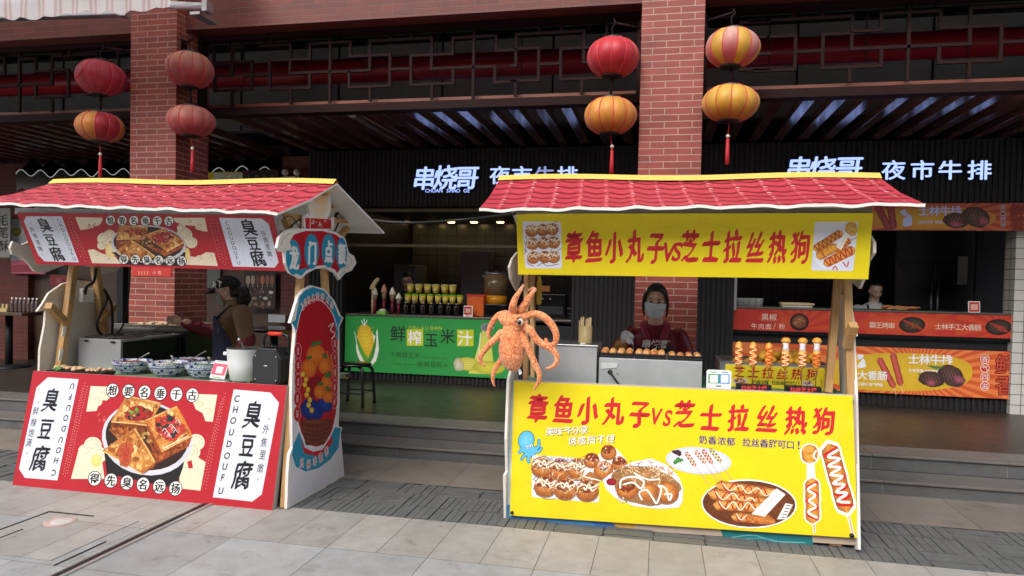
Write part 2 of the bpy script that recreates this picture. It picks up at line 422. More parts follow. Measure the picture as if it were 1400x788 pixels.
def inside(pt,poly):
    x,y=pt; r=False; j=len(poly)-1
    for i in range(len(poly)):
        if (poly[i][1]>y)!=(poly[j][1]>y) and x<(poly[j][0]-poly[i][0])*(y-poly[i][1])/(poly[j][1]-poly[i][1])+poly[i][0]: r=not r
        j=i
    return r
def mottle(pr,poly,n,cols,r0,r1,seed=1,a=.5):
    q=random.Random(seed); xs=[p[0] for p in poly]; ys=[p[1] for p in poly]
    for i in range(n):
        for _ in range(20):
            x,y=q.uniform(min(xs),max(xs)),q.uniform(min(ys),max(ys)); r=q.uniform(r0,r1)
            if all(inside((x+r*dx,y+r*dy),poly) for dx,dy in ((1.3,0),(-1.3,0),(0,1),(0,-1))): 
                c=q.choice(cols); pr.ell(x,y,r*q.uniform(.8,1.35),r*.8,(*c,a),(*c,a),rot=q.uniform(0,3),seg=9,wob=.16,seed=i); break
def tofu(pr,top,side,cs=((222,158,82,.5),(178,104,46,.5)),sd=(128,64,28,.5)):
    pr.gpoly(side,[sd]*len(side)); n=len(top)
    pr.gpoly(top,[cs[0] if i%2 else cs[1] for i in range(n)])
    cx=sum(p[0] for p in top)/n; cy=sum(p[1] for p in top)/n
    pr.gpoly([(cx+(p[0]-cx)*.82,cy+(p[1]-cy)*.82) for p in top],[(212,150,78,.5),(190,122,56,.5)]*(n//2)+[(204,140,70,.5)]*(n%2))
    sz=max(max(p[0] for p in top)-min(p[0] for p in top),8)
    mottle(pr,top,70,[(232,178,102),(190,116,52),(164,90,40),(214,148,76),(240,196,132),(198,126,60),(150,84,40)],sz*.02,sz*.07,int(cx))
    mottle(pr,side,40,[(120,54,22),(170,90,38),(96,42,20),(190,106,50)],sz*.015,sz*.05,int(cy))
    for i in range(n): pr.stroke([top[i],((top[i][0]+top[(i+1)%n][0])/2+.4,(top[i][1]+top[(i+1)%n][1])/2-.5),top[(i+1)%n]],sz*.022,(236,190,122,.5) if i%2==0 else (190,120,60,.5),3)
# ================================================================ SETTING: ground, steps, platform
def mat_slab(name,c1,c2,joint,bw,bh,ox,oy,off=.5,rough=.6,jw=.0045):
    t=NT(name); uv=t.co('UV'); mp=t.n('Mapping'); t.l(uv,mp.inputs[0]); mp.inputs['Location'].default_value=(-ox,-oy,0)
    q=t.n('TexBrick'); q.offset=off; t.l(mp.outputs[0],q.inputs['Vector'])
    for k,v in (('Scale',1),('Mortar Size',jw/2),('Mortar Smooth',.3),('Bias',0),('Brick Width',bw),('Row Height',bh)): q.inputs[k].default_value=v
    q.inputs['Color1'].default_value=(*lin(c1),1); q.inputs['Color2'].default_value=(*lin(c2),1); q.inputs['Mortar'].default_value=(*lin(joint),1)
    a=t.noise(uv,1.3,4); b=t.noise(uv,9,5); g=t.noise(uv,240,2); sp=t.noise(uv,26,2)
    st=t.noise(uv,3.4,7,.7); c=t.mix(.75,q.outputs[0],t.ramp(a,[(.3,(.76,.75,.73)),(.68,(1.0,1.0,1.0))]),'MULTIPLY'); c=t.mix(.8,c,t.ramp(st,[(.32,(.55,.54,.52)),(.43,(.95,.945,.94)),(.62,(1,1,1)),(.72,(.86,.85,.83))]),'MULTIPLY')
    c=t.mix(.5,c,t.ramp(b,[(.3,(.62,.6,.56)),(.65,(1,1,1))]),'MULTIPLY')
    c=t.mix(.7,c,t.ramp(g,[(.3,(.5,.5,.5)),(.7,(1,1,1))]),'MULTIPLY')
    c=t.mix(.55,c,t.ramp(sp,[(.24,(.18,.16,.14)),(.33,(1,1,1))]),'MULTIPLY')
    t.l(c,t.b.inputs['Base Color']); t.l(t.mth('MULTIPLY_ADD',b,.3,rough-.15),t.b.inputs['Roughness'])
    t.bump(t.mth('MULTIPLY_ADD',g,.25,t.mth('SUBTRACT',1,q.outputs['Fac'])),.5,.004); return t.m
M['slabgrey']=mat_slab('grey_granite_slab',(184,185,184),(168,170,169),(86,84,80),.59,.58,-1.203,3.64,.5)
M['slabtan']=mat_slab('tan_granite_slab',(184,180,173),(170,167,161),(86,83,78),.295,.6,-1.203,3.64,0)
M['slabback']=mat_slab('brown_granite_slab',(146,137,126),(132,123,113),(60,55,50),.59,.68,-1.5,4.97,0)
M['riser']=mat_slab('grey_step_stone',(112,114,113),(100,102,102),(150,148,142),.95,.8,-1.2,-.3,0,.5,.005)
M['tread']=mat_slab('worn_tread_stone',(128,124,118),(116,113,108),(58,54,50),.95,.6,-1.2,0,0,.45,.006)
M['floor']=mat_slab('platform_floor_stone',(66,61,54),(58,54,48),(32,30,27),.9,.6,-1.2,0,.5,.4,.006)
M['slate']=mat('split_slate',(92,93,91),.6,0,.3,9,.3)
M['slategap']=mat('slate_gap_dirt',(58,57,53),.9,0,.2,30)
M['groove']=mat('dark_groove',(22,21,20),.9)
def sheet(name,x0,x1,y0,y1,z,m,parts=1):
    b=MB(); b.add([(x0,y0,z),(x1,y0,z),(x1,y1,z),(x0,y1,z)],[(0,1,2,3)]); o=b.build(name,m,origin=(0,0,0)); return tag(o,kind='structure')
sheet('ground',-150,150,-150,150,-.02,M['slabgrey'])
sheet('street_paving',-16,12,-4,3.64,0,M['slabgrey'])
sheet('pavement_band',-16,12,3.64,4.23,0,M['slabtan'])
sheet('pavement_strip',-16,12,4.97,5.66,0,M['slabback'])
b=MB(); b.box((-16,4.23,-.019),(12,4.97,-.006),0)
q=random.Random(5); x=-9.0
while x<4.5:                                     # split slate laid in alternating bundles
    for y0,y1 in ((4.232,4.47),(4.472,4.73),(4.732,4.968)):
        wd=.30
        sh=q.choice((0,1)); xs=x+ (0.15 if y0>4.4 and y0<4.6 else 0)
        n=q.choice((5,6,7))
        if sh:
            for i in range(n):
                a=xs+wd*i/n; zz=q.uniform(-.004,.003); b.box((a+q.uniform(.001,.004),y0+q.uniform(0,.006),-.018),(a+wd/n-.003,y1-q.uniform(.002,.008),zz),1)
        else:
            for i in range(n):
                a=y0+(y1-y0)*i/n; zz=q.uniform(-.004,.003); b.box((xs+q.uniform(0,.01),a+.0015,-.018),(xs+wd-q.uniform(.002,.012),a+(y1-y0)/n-.0025,zz),1)
    x+=.30
tag(b.build('paving_strip_slate',[M['slategap'],M['slate']],origin=(0,0,0)),kind='structure')
# slot drain with steel edge, access cover
b=MB(); b.box((-2.905,1.5,.0),(-2.875,4.16,.004),0); b.box((-2.872,1.5,0),(-2.852,4.16,.009),2); b.box((-2.922,1.5,0),(-2.908,4.16,.006),1)
tag(b.build('slot_drain',[M['groove'],M['steelgrime'],M['silver']]),'steel edged slot drain running across the paving beneath the tofu stall','drain')
b=MB(); z=.004
b.box((-3.73,3.10,0),(-3.08,3.74,z),0)
for a,c in (((-3.732,3.35),(-3.718,3.745)),((-3.715,3.731),(-3.40,3.745)),((-3.615,3.10),(-3.605,3.44)),((-3.012,3.05),(-3.006,3.40)),): b.box((*a,z-.001),(*c,z+.0025),1)
root=b.build('access_cover',[M['slabtan'],M['groove']]); tag(root,'square paved access cover with dark edge gap in the paving before the tofu stall','manhole cover')
b=MB(); b.lathe((-3.51,3.6,.0045),[(.0,.003),(.085,.003),(.09,0)],24,0); b.lathe((-3.5,3.6,.0046),[(.02,.0045),(.06,.0045),(.062,.003)],20,1)
b.build('faded_sticker',[mat('faded_red_paint',(178,150,144),.8,0,.3,30),mat('worn_white_paint',(182,178,172),.8,0,.3,30)],root)
# steps
b=MB()
b.box((-16,5.66,-.1),(12,5.75,.083),0); b.box((-16,5.645,.0845),(12,5.97,.105),1)
tag(b.build('step',[M['riser'],M['tread']],origin=(0,0,0),bev=.004),kind='structure')
b=MB(); b.box((-16,5.965,.1065),(12,6.05,.209),0); b.box((-16,5.95,.2105),(12,6.3,.23),1)
tag(b.build('step',[M['riser'],M['tread']],origin=(0,0,0),bev=.004),kind='structure')
sheet('platform_floor',-16,12,6.3,14,.23,M['floor'])
b=MB(); b.box((-16,6.06,-.1),(12,13.9,.225)); tag(b.build('platform_base',M['concrete'],origin=(0,0,0)),kind='structure')
# unseen shops opposite, behind the camera, added to shade the arcade from low sky
ob_=empty('opposite_shade_building',(0,-9,0),'unseen plain brick shop row across the street, added to shade the arcade','building')
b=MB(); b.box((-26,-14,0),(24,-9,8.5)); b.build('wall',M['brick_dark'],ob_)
for k in range(9):
    b=MB(); b.box((-24+k*5.4,-8.99,.1),(-20+k*5.4,-8.9,2.9)); b.build('shop_window',M['blackgloss'],ob_)
    b=MB(); b.box((-23.5+k*5.4,-8.99,4.6),(-20.5+k*5.4,-8.9,6.4)); b.build('window',M['blackgloss'],ob_)
# ================================================================ ARCADE BUILDING
bld=empty('arcade_building',(0,9,0),'red brick shopping arcade with dark lattice screens and slatted ceiling behind the stalls','building')
PL=((-5.07,-4.565),(-.205,.302))
for i,(a,c) in enumerate(PL):
    b=MB(); b.box((a,6.0,.231),(c,6.5,5.2)); o=b.build('brick_pillar',M['brick'],bld,bev=.004)
bays=((-14,-5.07),(-4.565,-.205),(.302,7))
for a,c in bays:
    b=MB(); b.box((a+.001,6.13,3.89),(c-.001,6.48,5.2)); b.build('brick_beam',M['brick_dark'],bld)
b=MB(); b.box((-14,6.0,5.2),(7,14,5.4)); b.build('roof',M['concrete'],bld)  # unseen roof slab, put in to block the sky over the arcade
b=MB(); b.box((-14,13.0,.231),(7,13.2,5.2)); b.box((-14.2,6.5,.231),(-14,13,5.2)); b.box((7,6.5,.231),(7.2,13,5.2)); b.build('wall',M['concrete'],bld)  # unseen back and end walls, added to keep the interior dark
YL=6.36
def Lp(zx,zy,ox,oy=0,sc_=350/1103): return P(ox+zx*sc_,oy+zy*sc_,YL)
def lattice(lines,x0,x1,name='lattice_screen'):
    b=MB(); zt,zb=3.885,3.145
    b.box((x0,YL-.05,zt-.045),(x1,YL+.05,zt)); b.box((x0,YL-.07,zb-.03),(x1,YL+.06,zb+.028)); b.box((x0,YL-.085,zb-.05),(x1,YL+.05,zb-.031))
    b.box((x0,YL-.05,zb+.03),(x0+.04,YL+.05,zt-.046)); b.box((x1-.04,YL-.05,zb+.03),(x1,YL+.05,zt-.046))
    def mk(kx):
        return min(max(kx,x0+.012),x1-.012)
    for ox,L in lines:
        pts=[Lp(zx,zy,ox) for zx,zy in L]
        for i in range(len(pts)-1):
            p,r=pts[i],pts[i+1]
            if abs(p.x-r.x)>abs(p.z-r.z): z=(p.z+r.z)/2; p=V((mk(p.x),YL,z)); r=V((mk(r.x),YL,z)); d=V((.0125 if r.x>p.x else -.0125,0,0))
            else:
                x=mk((p.x+r.x)/2); cl=lambda z:min(max(z,zb),zt)
                p=V((x,YL+.0015,cl(p.z))); r=V((x,YL+.0015,cl(r.z))); d=V((0,0,.0125 if r.z>p.z else -.0125))
            if (p-r).length>.01: b.beam(p-d*.9,r+d*.9,.026,.025)
    return b.build(name,M['iron'],bld)
C0,C1,C2,C3=0,350,700,1050
lattice([(C1,[(320,140),(320,440)]),(C1,[(938,95),(938,425)]),(C1,[(68,140),(68,195)]),(C1,[(580,110),(580,170)]),(C1,[(668,105),(668,165)]),
 (C1,[(150,385),(150,445)]),(C1,[(492,375),(492,432)]),(C1,[(758,368),(758,425)]),
 (C1,[(-40,200),(150,197),(147,318),(320,310)]),(C1,[(-50,328),(60,322),(60,262),(232,255),(235,190),(410,182),(405,245),(578,237),(578,370),(402,378),(402,310),(320,312)]),
 (C1,[(60,322),(62,385),(235,380),(230,318)]),(C1,[(402,310),(492,302),(492,175),(760,168),(755,298),(938,290)]),
 (C1,[(578,300),(668,298),(668,240),(848,235),(848,165),(1035,155),(1035,220),(1120,217)]),(C1,[(668,298),(668,365),(850,362),(850,300)]),
 (C1,[(938,292),(1030,288),(1030,358),(1120,352)]),
 (C2,[(0,285),(18,283),(18,150),(310,135),(310,270),(330,268)]),(C2,[(18,212),(115,208),(115,345),(0,352)]),(C2,[(115,278),(210,275),(210,345),(390,335),(390,270),(500,262)]),
 (C2,[(210,275),(210,212),(330,206)]),(C2,[(118,80),(118,140)]),(C2,[(215,74),(215,135)]),(C2,[(408,66),(408,270)]),(C2,[(15,350),(15,412)]),(C2,[(300,340),(300,402)]),
 (C0,[(840,212),(922,210),(922,272),(1000,270),(1000,205),(1110,202)]),(C0,[(922,325),(1000,328),(1000,268),(1085,265),(1085,385),(925,393),(925,325)]),(C0,[(1000,393),(1000,460)]),(C0,[(985,140),(985,205)])],-4.56,-.21)
lattice([(C3,[(-80,92),(0,90),(365,70),(360,135),(485,132),(487,62),(745,48),(740,125),(1005,108),(1000,260),(735,272),(735,205)]),
 (C3,[(-60,162),(0,160),(118,155),(115,298),(-60,308)]),(C3,[(118,225),(235,220)]),(C3,[(360,145),(235,150),(235,295),(487,285),(487,210)]),
 (C3,[(360,135),(360,212),(605,203),(870,190),(870,35),(1110,25)]),(C3,[(605,0),(605,345)]),(C3,[(350,290),(350,350)]),(C3,[(865,270),(865,330)]),(C3,[(1010,185),(1110,178)]),
 (C3,[(235,0),(235,70)]),(C3,[(110,0),(110,80)]),(C2,[(985,102),(1110,92)]),(C2,[(1060,235),(1110,232)]),(C2,[(985,300),(1110,300)]),(C3,[(1110,178),(1250,172),(1250,60),(1400,50)]),(C3,[(1500,0),(1500,300)])],.307,7)
lattice([(C0,[(-300,262),(20,258),(20,320),(-100,327)]),(C0,[(85,200),(85,480)]),(C0,[(85,258),(155,252),(155,310),(225,305),(225,245),(420,235)]),
 (C0,[(-150,380),(85,370),(225,362),(225,305),(295,300),(295,415),(155,422),(155,370)]),(C0,[(225,430),(225,480)]),(C0,[(560,228),(510,230),(510,310),(560,308)]),(C0,[(370,340),(370,410),(440,405)]),(C0,[(300,190),(300,245)]),(C0,[(-200,200),(-200,490)])],-14,-5.075)
for a,c in bays:
    b=MB(); b.box((a+.01,6.42,3.15),(c-.01,6.45,3.235)); b.build('board_strip',M['board'],bld)
    b=MB(); x=a+.12
    while x<c-.06:
        b.box((x,6.46,3.135),(x+.1,9.9,3.22)); x+=.25
    b.build('slat_ceiling',M['slat'],bld,bev=.003)
b=MB(); b.tube([(-13.9,7.5,3.86),(6.9,7.5,3.86)],.13,20); b.build('red_pipe',M['redpipe'],bld)
b=MB(); b.box((-13.95,8.9,3.5),(6.95,8.95,5.15)); b.build('grey_bulkhead',M['greypanel'],bld)
b=MB(); b.box((-13.95,8.0,3.3),(6.95,12.9,3.33)); b.build('upper_ceiling',M['black'],bld)
b=MB()
for k in range(14):
    x=-13+k*1.45; b.box((x,8.88,3.52),(x+.02,8.899,5.1))
b.box((-13.9,8.6,4.55),(6.9,8.7,4.62)); b.build('conduit',M['black'],bld)
b=MB()
for x in (-4.3,-3.6,-2.95,-2.2,-1.35,-.6,.9,1.7,2.5):
    b.tube([(x,6.7,5.2),(x,6.7,3.5)],.006,6)
b.tube(smooth([(-4.5,6.7,3.62),(-3.6,6.72,3.6),(-2.4,6.7,3.66),(-1.2,6.72,3.69),(-.25,6.7,3.72)],6),.006,6)
b.build('hanger_wires',M['cable'],bld)
b=MB(); b.box((-3.05,6.9,3.19),(-2.98,8.1,3.215)); b.build('fluorescent_lamp',M['plasticwhite'],bld)
b=MB(); b.box((-9.0,6.9,3.19),(-8.95,8.3,3.215)); b.build('fluorescent_lamp',M['plasticwhite'],bld)
# ---------------------------------------------------------------- shop front: ribbed fascia and piers
sf=empty('steak_shop_front',(0,8.3,.23),'charcoal ribbed shop front with lit white lettering behind the stalls','shop front')
def ribs(b,x0,x1,z0,z1,Y,st=.055):
    b.box((x0,Y,z0),(x1,Y+.12,z1)); x=x0
    while x<x1-.03: b.box((x+.004,Y-.018,z0+.002),(x+.034,Y-.001,z1-.002)); x+=st
b=MB(); ribs(b,-4.39,5.2,2.42,3.115,8.3); b.build('fascia',M['ribwall'],sf)
b=MB(); ribs(b,-4.39,-3.93,.231,2.418,8.32); b.build('pier',M['ribwall'],sf)
b=MB(); ribs(b,-1.02,.82,.231,2.418,8.34); b.build('pier',M['ribwall'],sf)
b=MB(); b.box((.822,8.36,1.25),(.85,8.42,2.416)); b.build('pale_door_frame',M['silver'],sf)
def mat_tile(name,c,g,s=.1,rough=.25):
    t=NT(name); uv=t.co('UV'); q=t.n('TexBrick'); q.offset=0; t.l(uv,q.inputs['Vector'])
    for k,v in (('Scale',1),('Mortar Size',.004),('Bias',0),('Brick Width',s),('Row Height',s)): q.inputs[k].default_value=v
    q.inputs['Color1'].default_value=(*lin(c),1); q.inputs['Color2'].default_value=(*[x*.9 for x in lin(c)],1); q.inputs['Mortar'].default_value=(*lin(g),1)
    t.l(q.outputs[0],t.b.inputs['Base Color']); t.b.inputs['Roughness'].default_value=rough; return t.m
M['tilegrey']=mat_tile('grey_kitchen_tile',(84,88,87),(36,36,35),.16)
M['tilewhite']=mat_tile('white_pier_tile',(206,204,196),(90,88,84),.11)
b=MB(); b.box((-3.93,10.9,.232),(5.2,11.0,3.1)); b.build('kitchen_wall',M['tilegrey'],sf)
for a,c in ((-.98,-.9),(.74,.815)): b=MB(); b.box((a,8.47,.232),(c,10.89,3.1)); b.build('kitchen_partition',M['tilegrey'],sf)
b=MB(); b.box((-4.05,8.45,.232),(-3.935,10.89,3.1)); b.build('side_wall',M['black'],sf)
b=MB(); b.box((3.64,8.36,.232),(4.0,8.6,2.418)); b.build('tiled_pier',M['tilewhite'],sf)
for a,c in ((-3.93,-1.03),(.83,3.63)): b=MB(); b.box((a,8.45,2.43),(c,10.88,2.46)); b.build('soffit',M['black'],sf)
b=MB(); b.box((-3.92,8.44,1.93),(-1.03,8.5,1.965)); b.box((-3.92,8.35,2.36),(-1.03,8.44,2.4)); b.build('shutter_rail',mat('bronze_rail',(96,88,66),.4,.4),sf)
M['lamp']=mat('warm_downlight',(255,230,180),.4,emit=(255,214,140),es=6)
for x in (556,590,617,648,684):
    g=G(x,304,2.43); b=MB(); b.lathe((g.x,g.y,2.418),[(.0,0),(.045,0),(.06,.012)],16); b.build('downlight',M['lamp'],sf)
# lit lettering
M['lit']=mat('lit_sign_face',(225,232,255),.4,emit=(150,176,255),es=.72)
M['litdim']=mat('lit_sign_face_dim',(200,206,225),.4,emit=(150,170,240),es=.3)
M['backplate']=mat('black_sign_back',(10,11,14),.4)
def letters(name,items,Y,depth,mats,parent,label=None):  # items (ch,x,y,hpx,sx,off,shear)
    b=MB()
    for ch,x,y,h,sx,off,sh in items:
        c=P(x,y,Y); hm=(P(x,y-h/2,Y)-P(x,y+h/2,Y)).length
        vs,fs=glyph(ch,0); cjk=ord(ch)>0x2000
        if cjk: cx,cy,k=.5,.385,hm/.93
        else:
            xs=[p[0] for p in vs]; cx=(min(xs)+max(xs))/2; cy=.36; k=hm/.74
        ed={}
        for fa in fs:
            for i in range(len(fa)): ed[(fa[i],fa[(i+1)%len(fa)])]=1
        passes=[(dx*off,dz*off*.8,0,-depth-.0003*j,0.0) for j,(dx,dz) in enumerate(((-1,0),(1,0),(0,-1),(0,1)))]+[(dx*(off+.035),dz*(off+.03),1,.004+.0003*j,.035) for j,(dx,dz) in enumerate(((-1,-1),(1,-1),(-1,1),(1,1)))]
        for dx,dz,mi,yy0,yy1 in passes:
            f=[(c.x+((px+dx-cx)+sh*(py-cy))*k*sx,Y+yy0,c.z+(py+dz-cy)*k) for px,py in vs]
            bk=[(p[0],Y+yy1,p[2]) for p in f]; n=len(f)
            b.add(f+bk,list(fs),mi); b.add(f+bk,[(a,bb,bb+n,a+n) for (a,bb) in ed if (bb,a) not in ed],1)
    return b.build(name,mats,parent)
YS=8.26
for nm,it in (('lit_lettering',[('串',581,244,31,1.0,.024,.12),('烧',610,243,33,1.0,.024,.12),('哥',639,243,31,1.05,.024,.12)]),
              ('lit_lettering',[('串',1092,231,32,1.0,.024,.12),('烧',1124,231,33,1.0,.024,.12),('哥',1160,230,31,1.1,.024,.12)])):
    letters(nm,it,YS,.02,[M['lit'],M['backplate']],sf)
letters('lit_lettering',[(c,x,240,24,1.15,.02,0) for c,x in zip('夜市排',(684,714,776))],YS,.02,[M['lit'],M['backplate']],sf)
letters('lit_lettering',[('牛',745,240,24,1.15,.02,0)],YS,.02,[M['litdim'],M['backplate']],sf)
letters('lit_lettering',[(c,x,y,26,1.12,.02,0) for c,x,y in zip('夜市牛排',(1221,1260,1298,1338),(233,233,233,233))],YS,.02,[M['lit'],M['backplate']],sf)
letters('lit_lettering',[(c,584+ (x)*4.75,261,5.2,1.05,.01,0) for x,c in enumerate('CHUAN SHAO GE') if c!=' '],YS,.012,[M['lit'],M['backplate']],sf)
# ---------------------------------------------------------------- corn juice counter
cc=empty('juice_counter',(-2.5,8.6,.23),'shop counter with green corn juice sign under rows of yellow cups','counter')
b=MB(); b.box((-3.9,8.43,.34),(-1.03,9.0,1.0)); b.build('body',M['black'],cc)
b=MB(); ribs(b,-3.9,-1.03,.232,.338,8.44); b.build('plinth',M['ribwall'],cc)
b=MB(); b.box((-3.925,8.40,1.052),(-1.03,9.05,1.075)); b.build('counter_top',M['steelgrime'],cc,bev=.004)
pr=Pr((-3.915,8.398,.342),(-1.74,8.398,.342),(-3.915,8.398,1.048))
b=pr.mb; b.box((-3.92,8.3985,.34),(-1.735,8.43,1.05),1); 
M['printglow']=mat_print('glow_print_film',.62,.02)  # print film with a faint emission of its own colours added
pr.fill((40,150,64))
# corn cob drawing
pr.ell(502,476,15,25,(250,248,230),rot=-.1); 
pr.poly([(484,452),(489,480),(496,496),(503,503),(514,494),(518,478),(516,450),(510,468),(503,480),(494,472)],(244,246,232))
pr.ell(500,466,11,23,(250,224,60),(232,180,30),rot=-.12)
for i in range(-3,4): pr.stroke([(500+i*3-3,446),(500+i*3.1,466),(500+i*2.4+3,488)],.45,(214,160,30),5)
for j in range(8): pr.stroke([(490,449+j*5),(500,451+j*5),(511,448+j*5)],.4,(218,166,36),4)
pr.poly([(485,455),(490,478),(497,493),(504,501),(507,494),(499,484),(492,470)],(96,176,50)); pr.poly([(515,454),(514,474),(511,488),(504,501),(501,495),(507,482),(511,470)],(70,150,44))
pr.stroke([(486,457),(493,478),(504,500)],.6,(50,120,40),5); pr.stroke([(514,456),(511,478),(504,500)],.6,(40,110,36),5)
for a in ((494,438),(498,436),(502,438)): pr.stroke([(498,446),a],1.2,(226,232,238),0)
for t,x,y,h,c,bx in (('鲜',544,456,21,(18,30,20),0),('榨',567,462,19,(250,250,250),1),('玉',589.5,465,19,(18,30,20),0),('米',612,460,20,(18,30,20),0),('汁',636,462.5,20,(250,250,250),1)):
    if bx: pr.rrect(x-11,y-11.5,x+11.5,y+11,.6,(206,210,30))
    pr.ch(t,x,y,h,c,off=.012)
pr.latin('阿里山',(558,448),(574,448.3),5,(190,206,60)); pr.latin('A LI SHAN',(575,448.3),(604,449),5.2,(190,206,60))
pr.line('<鲜甜玉米',(537,484.5),(570,486.5),8,(16,40,22)); pr.latin('Fresh sweet corn',(576,488),(612,490),3.4,(16,60,30))
pr.latin('Freshly squeezed',(535,497),(571,498.5),3.4,(16,60,30)); pr.line('新鲜现榨>',(575,498),(609,499.5),8,(16,40,22))
# bottle and cobs
pr.poly([(660,448),(668,450),(672,470),(676,512),(640,511),(646,500),(655,470)],(216,214,90)); pr.ell(666,448,9,6,(90,96,100),(150,156,160)); pr.stroke([(657,455),(653,500)],1.4,(238,240,214),0)
pr.ell(640,498,17,9,(236,226,110),(200,190,60),rot=.1); pr.ell(627,499,7,9,(224,222,200),(170,160,120),wob=.1); pr.ell(668,503,22,9,(224,214,70),(186,180,50),rot=.06)
for i in range(6): pr.stroke([(628,493+i*2.6),(646,492+i*2.6),(656,496+i*1.6)],.5,(190,180,70),4)
o=b.build('sign_panel',[M['printglow'],M['black']],cc)
# ---------------------------------------------------------------- steak counter
M['orange']=None
sk=empty('steak_counter',(2.3,8.6,.23),'long shop counter with red and orange food signs right of the octopus ball stall','counter')
b=MB(); b.box((.83,8.46,.39),(3.64,9.0,1.24)); b.build('body',M['black'],sk)
b=MB(); ribs(b,.83,4.0,.232,.388,8.45); b.build('plinth',M['ribwall'],sk)
b=MB(); b.box((.82,8.40,1.272),(3.64,9.05,1.292)); b.build('counter_top',M['steelgrime'],sk,bev=.004)
b=MB(); b.box((.82,8.402,.99),(3.78,8.455,1.026)); b.build('black_ledge',M['blackgloss'],sk)
def burst(pr,cx,cy,n,r,ca,a0=0,a1=2*PI):
    # alternating rays clipped to the panel by Sutherland-Hodgman in uv
    def clip(poly):
        for ax,lim,sg in ((0,0,1),(0,pr.W,-1),(1,0,1),(1,pr.H,-1)):
            out=[]
            for i in range(len(poly)):
                p,q=poly[i],poly[(i+1)%len(poly)]; ip=(p[ax]-lim)*sg>=0; iq=(q[ax]-lim)*sg>=0
                if ip: out.append(p)
                if ip!=iq:
                    t=(lim-p[ax])/(q[ax]-p[ax]); out.append((p[0]+(q[0]-p[0])*t,p[1]+(q[1]-p[1])*t))
            poly=out
            if not poly: break
        return poly
    u0,v0=pr.uv(cx,cy); k0=pr.k
    for i in range(n):
        a=a0+(a1-a0)*i/n; bb=a0+(a1-a0)*(i+.5)/n
        pl=clip([(u0,v0),(u0+r*math.cos(a),v0+r*math.sin(a)),(u0+r*math.cos(bb),v0+r*math.sin(bb))])
        if len(pl)>2: pr.polyuv(pl,ca)
pr=Pr((.82,8.40,1.028),(3.78,8.40,1.028),(.82,8.40,1.268)); b=pr.mb; b.box((.82,8.4005,1.027),(3.78,8.455,1.27),1)
pr.fill((196,52,40)); 
for cx in (1093,1245,1370): burst(pr,cx,450,16,.45,(206,74,40))
pr.ell(1240,443,70,13,(214,92,44),(200,66,40)); pr.ell(1075,441,22,11,(206,82,44),(198,58,42))
pr.line('黑椒',(1046,433.5),(1057,433.8),9.5,(236,226,206)); pr.line('牛肉面',(1031,446),(1050.5,446.5),7.6,(236,226,206)); pr.stroke([(1057,450),(1060.5,442.5)],.7,(236,226,206),0); pr.ch('粉',1069,446.6,7.6,(236,226,206))
pr.ell(1093,440.5,13,12,(40,30,28),(28,22,20)); pr.ell(1093,440,10,9,(150,90,60,.6),(110,56,40,.6)); flakes(pr,1093,440,8,7,24,3,((176,120,80),(120,60,40),(200,150,100)),5)
pr.line('霸王烤串',(1193,444.5),(1219,445.5),8.4,(236,226,206)); pr.line('士林手工大香肠',(1283,446.5),(1337,448),8.4,(236,226,206))
for cx,cy in ((1247,444.5),(1365,447.5)):
    pr.ell(cx,cy,18,11,(46,34,30),(26,22,20)); pr.ell(cx,cy,15,8.5,(80,58,40),(56,44,36))
for i in range(5): dog(pr,1235+i*4,438+i*1.6,1252+i*2.4,448+i*.9,3.4,(None,),3,(176,60,40,.5),(110,30,22,.5))
dots(pr,1247,446,12,5,14,[(90,140,60),(200,70,50)],.5,1.1,4)
for i in range(3): dog(pr,1353+i*5,444+i*4-2,1377-3+i*2,450+i*2.4-1,3.2,(None,),3,(170,66,50,.4),(96,30,26,.4))
b.build('sign_panel',[M['print'],M['black']],sk)
def halo(pr,t,x,y,h,c,d):
    for k in range(6): pr.ch(t,x+d*h*math.cos(k*PI/3),y+d*h*math.sin(k*PI/3),h,c)
def steaks(pr,x,y,s,seed=2):
    for dx,dy,rx,ry,ro in ((-1,.28,1.05,.62,.1),(.62,0,1.15,.78,.45)):
        pr.ell(x+dx*s,y+dy*s,rx*s,ry*s,(120,84,74,.7),(64,44,42,.6),rot=ro,wob=.05,seed=seed)
        for k in range(-3,4):
            pr.stroke([(x+dx*s+k*.26*s-.2*s,y+dy*s-.5*s),(x+dx*s+k*.26*s+.2*s,y+dy*s+.45*s)],s*.06,(40,28,28),0)
        pr.ell(x+dx*s+.55*rx*s*(dx>0),y+dy*s+.3*s,rx*s*.45,ry*s*.4,(176,96,110,.6),(120,60,70,.5),rot=ro,seg=14,wob=.1)
def orange_sign(pr,x0,y0,sc_,full=True):
    pr.fill((226,110,50)); burst(pr,*full,40,4.0,(240,146,84))
O_=Pr((.82,8.40,.385),(3.765,8.40,.385),(.82,8.40,.888)); pr=O_; b=pr.mb; b.box((.82,8.4005,.383),(3.765,8.46,.89),1)
pr.fill((214,92,44)); burst(pr,1255,508,44,4.0,(236,130,70))
pr.ell(1230,509,100,26,(226,186,50),(222,176,44),sq=2.6)
for a in ((1201,489,1223,531),(1220,482,1232,528)): dog(pr,*a,9,(None,),3,(206,92,80,.3),(150,46,40,.3)); pr.stroke([(a[2],a[3]),(a[2]+2,a[3]+9)],.9,(236,210,150),0)
pr.line('大香肠',(1179,513),(1206.5,514),12,(245,245,250),off=.02); pr.latin('工福利 香气四溢',(1172,525),(1207,526.5),4.6,(245,245,250),off=.01)
pr.ell(1176,488,6,3,(245,245,250),seg=9,wob=.3); pr.poly([(1172,500),(1180,490),(1183,494),(1184,502),(1174,504)],(245,245,250))
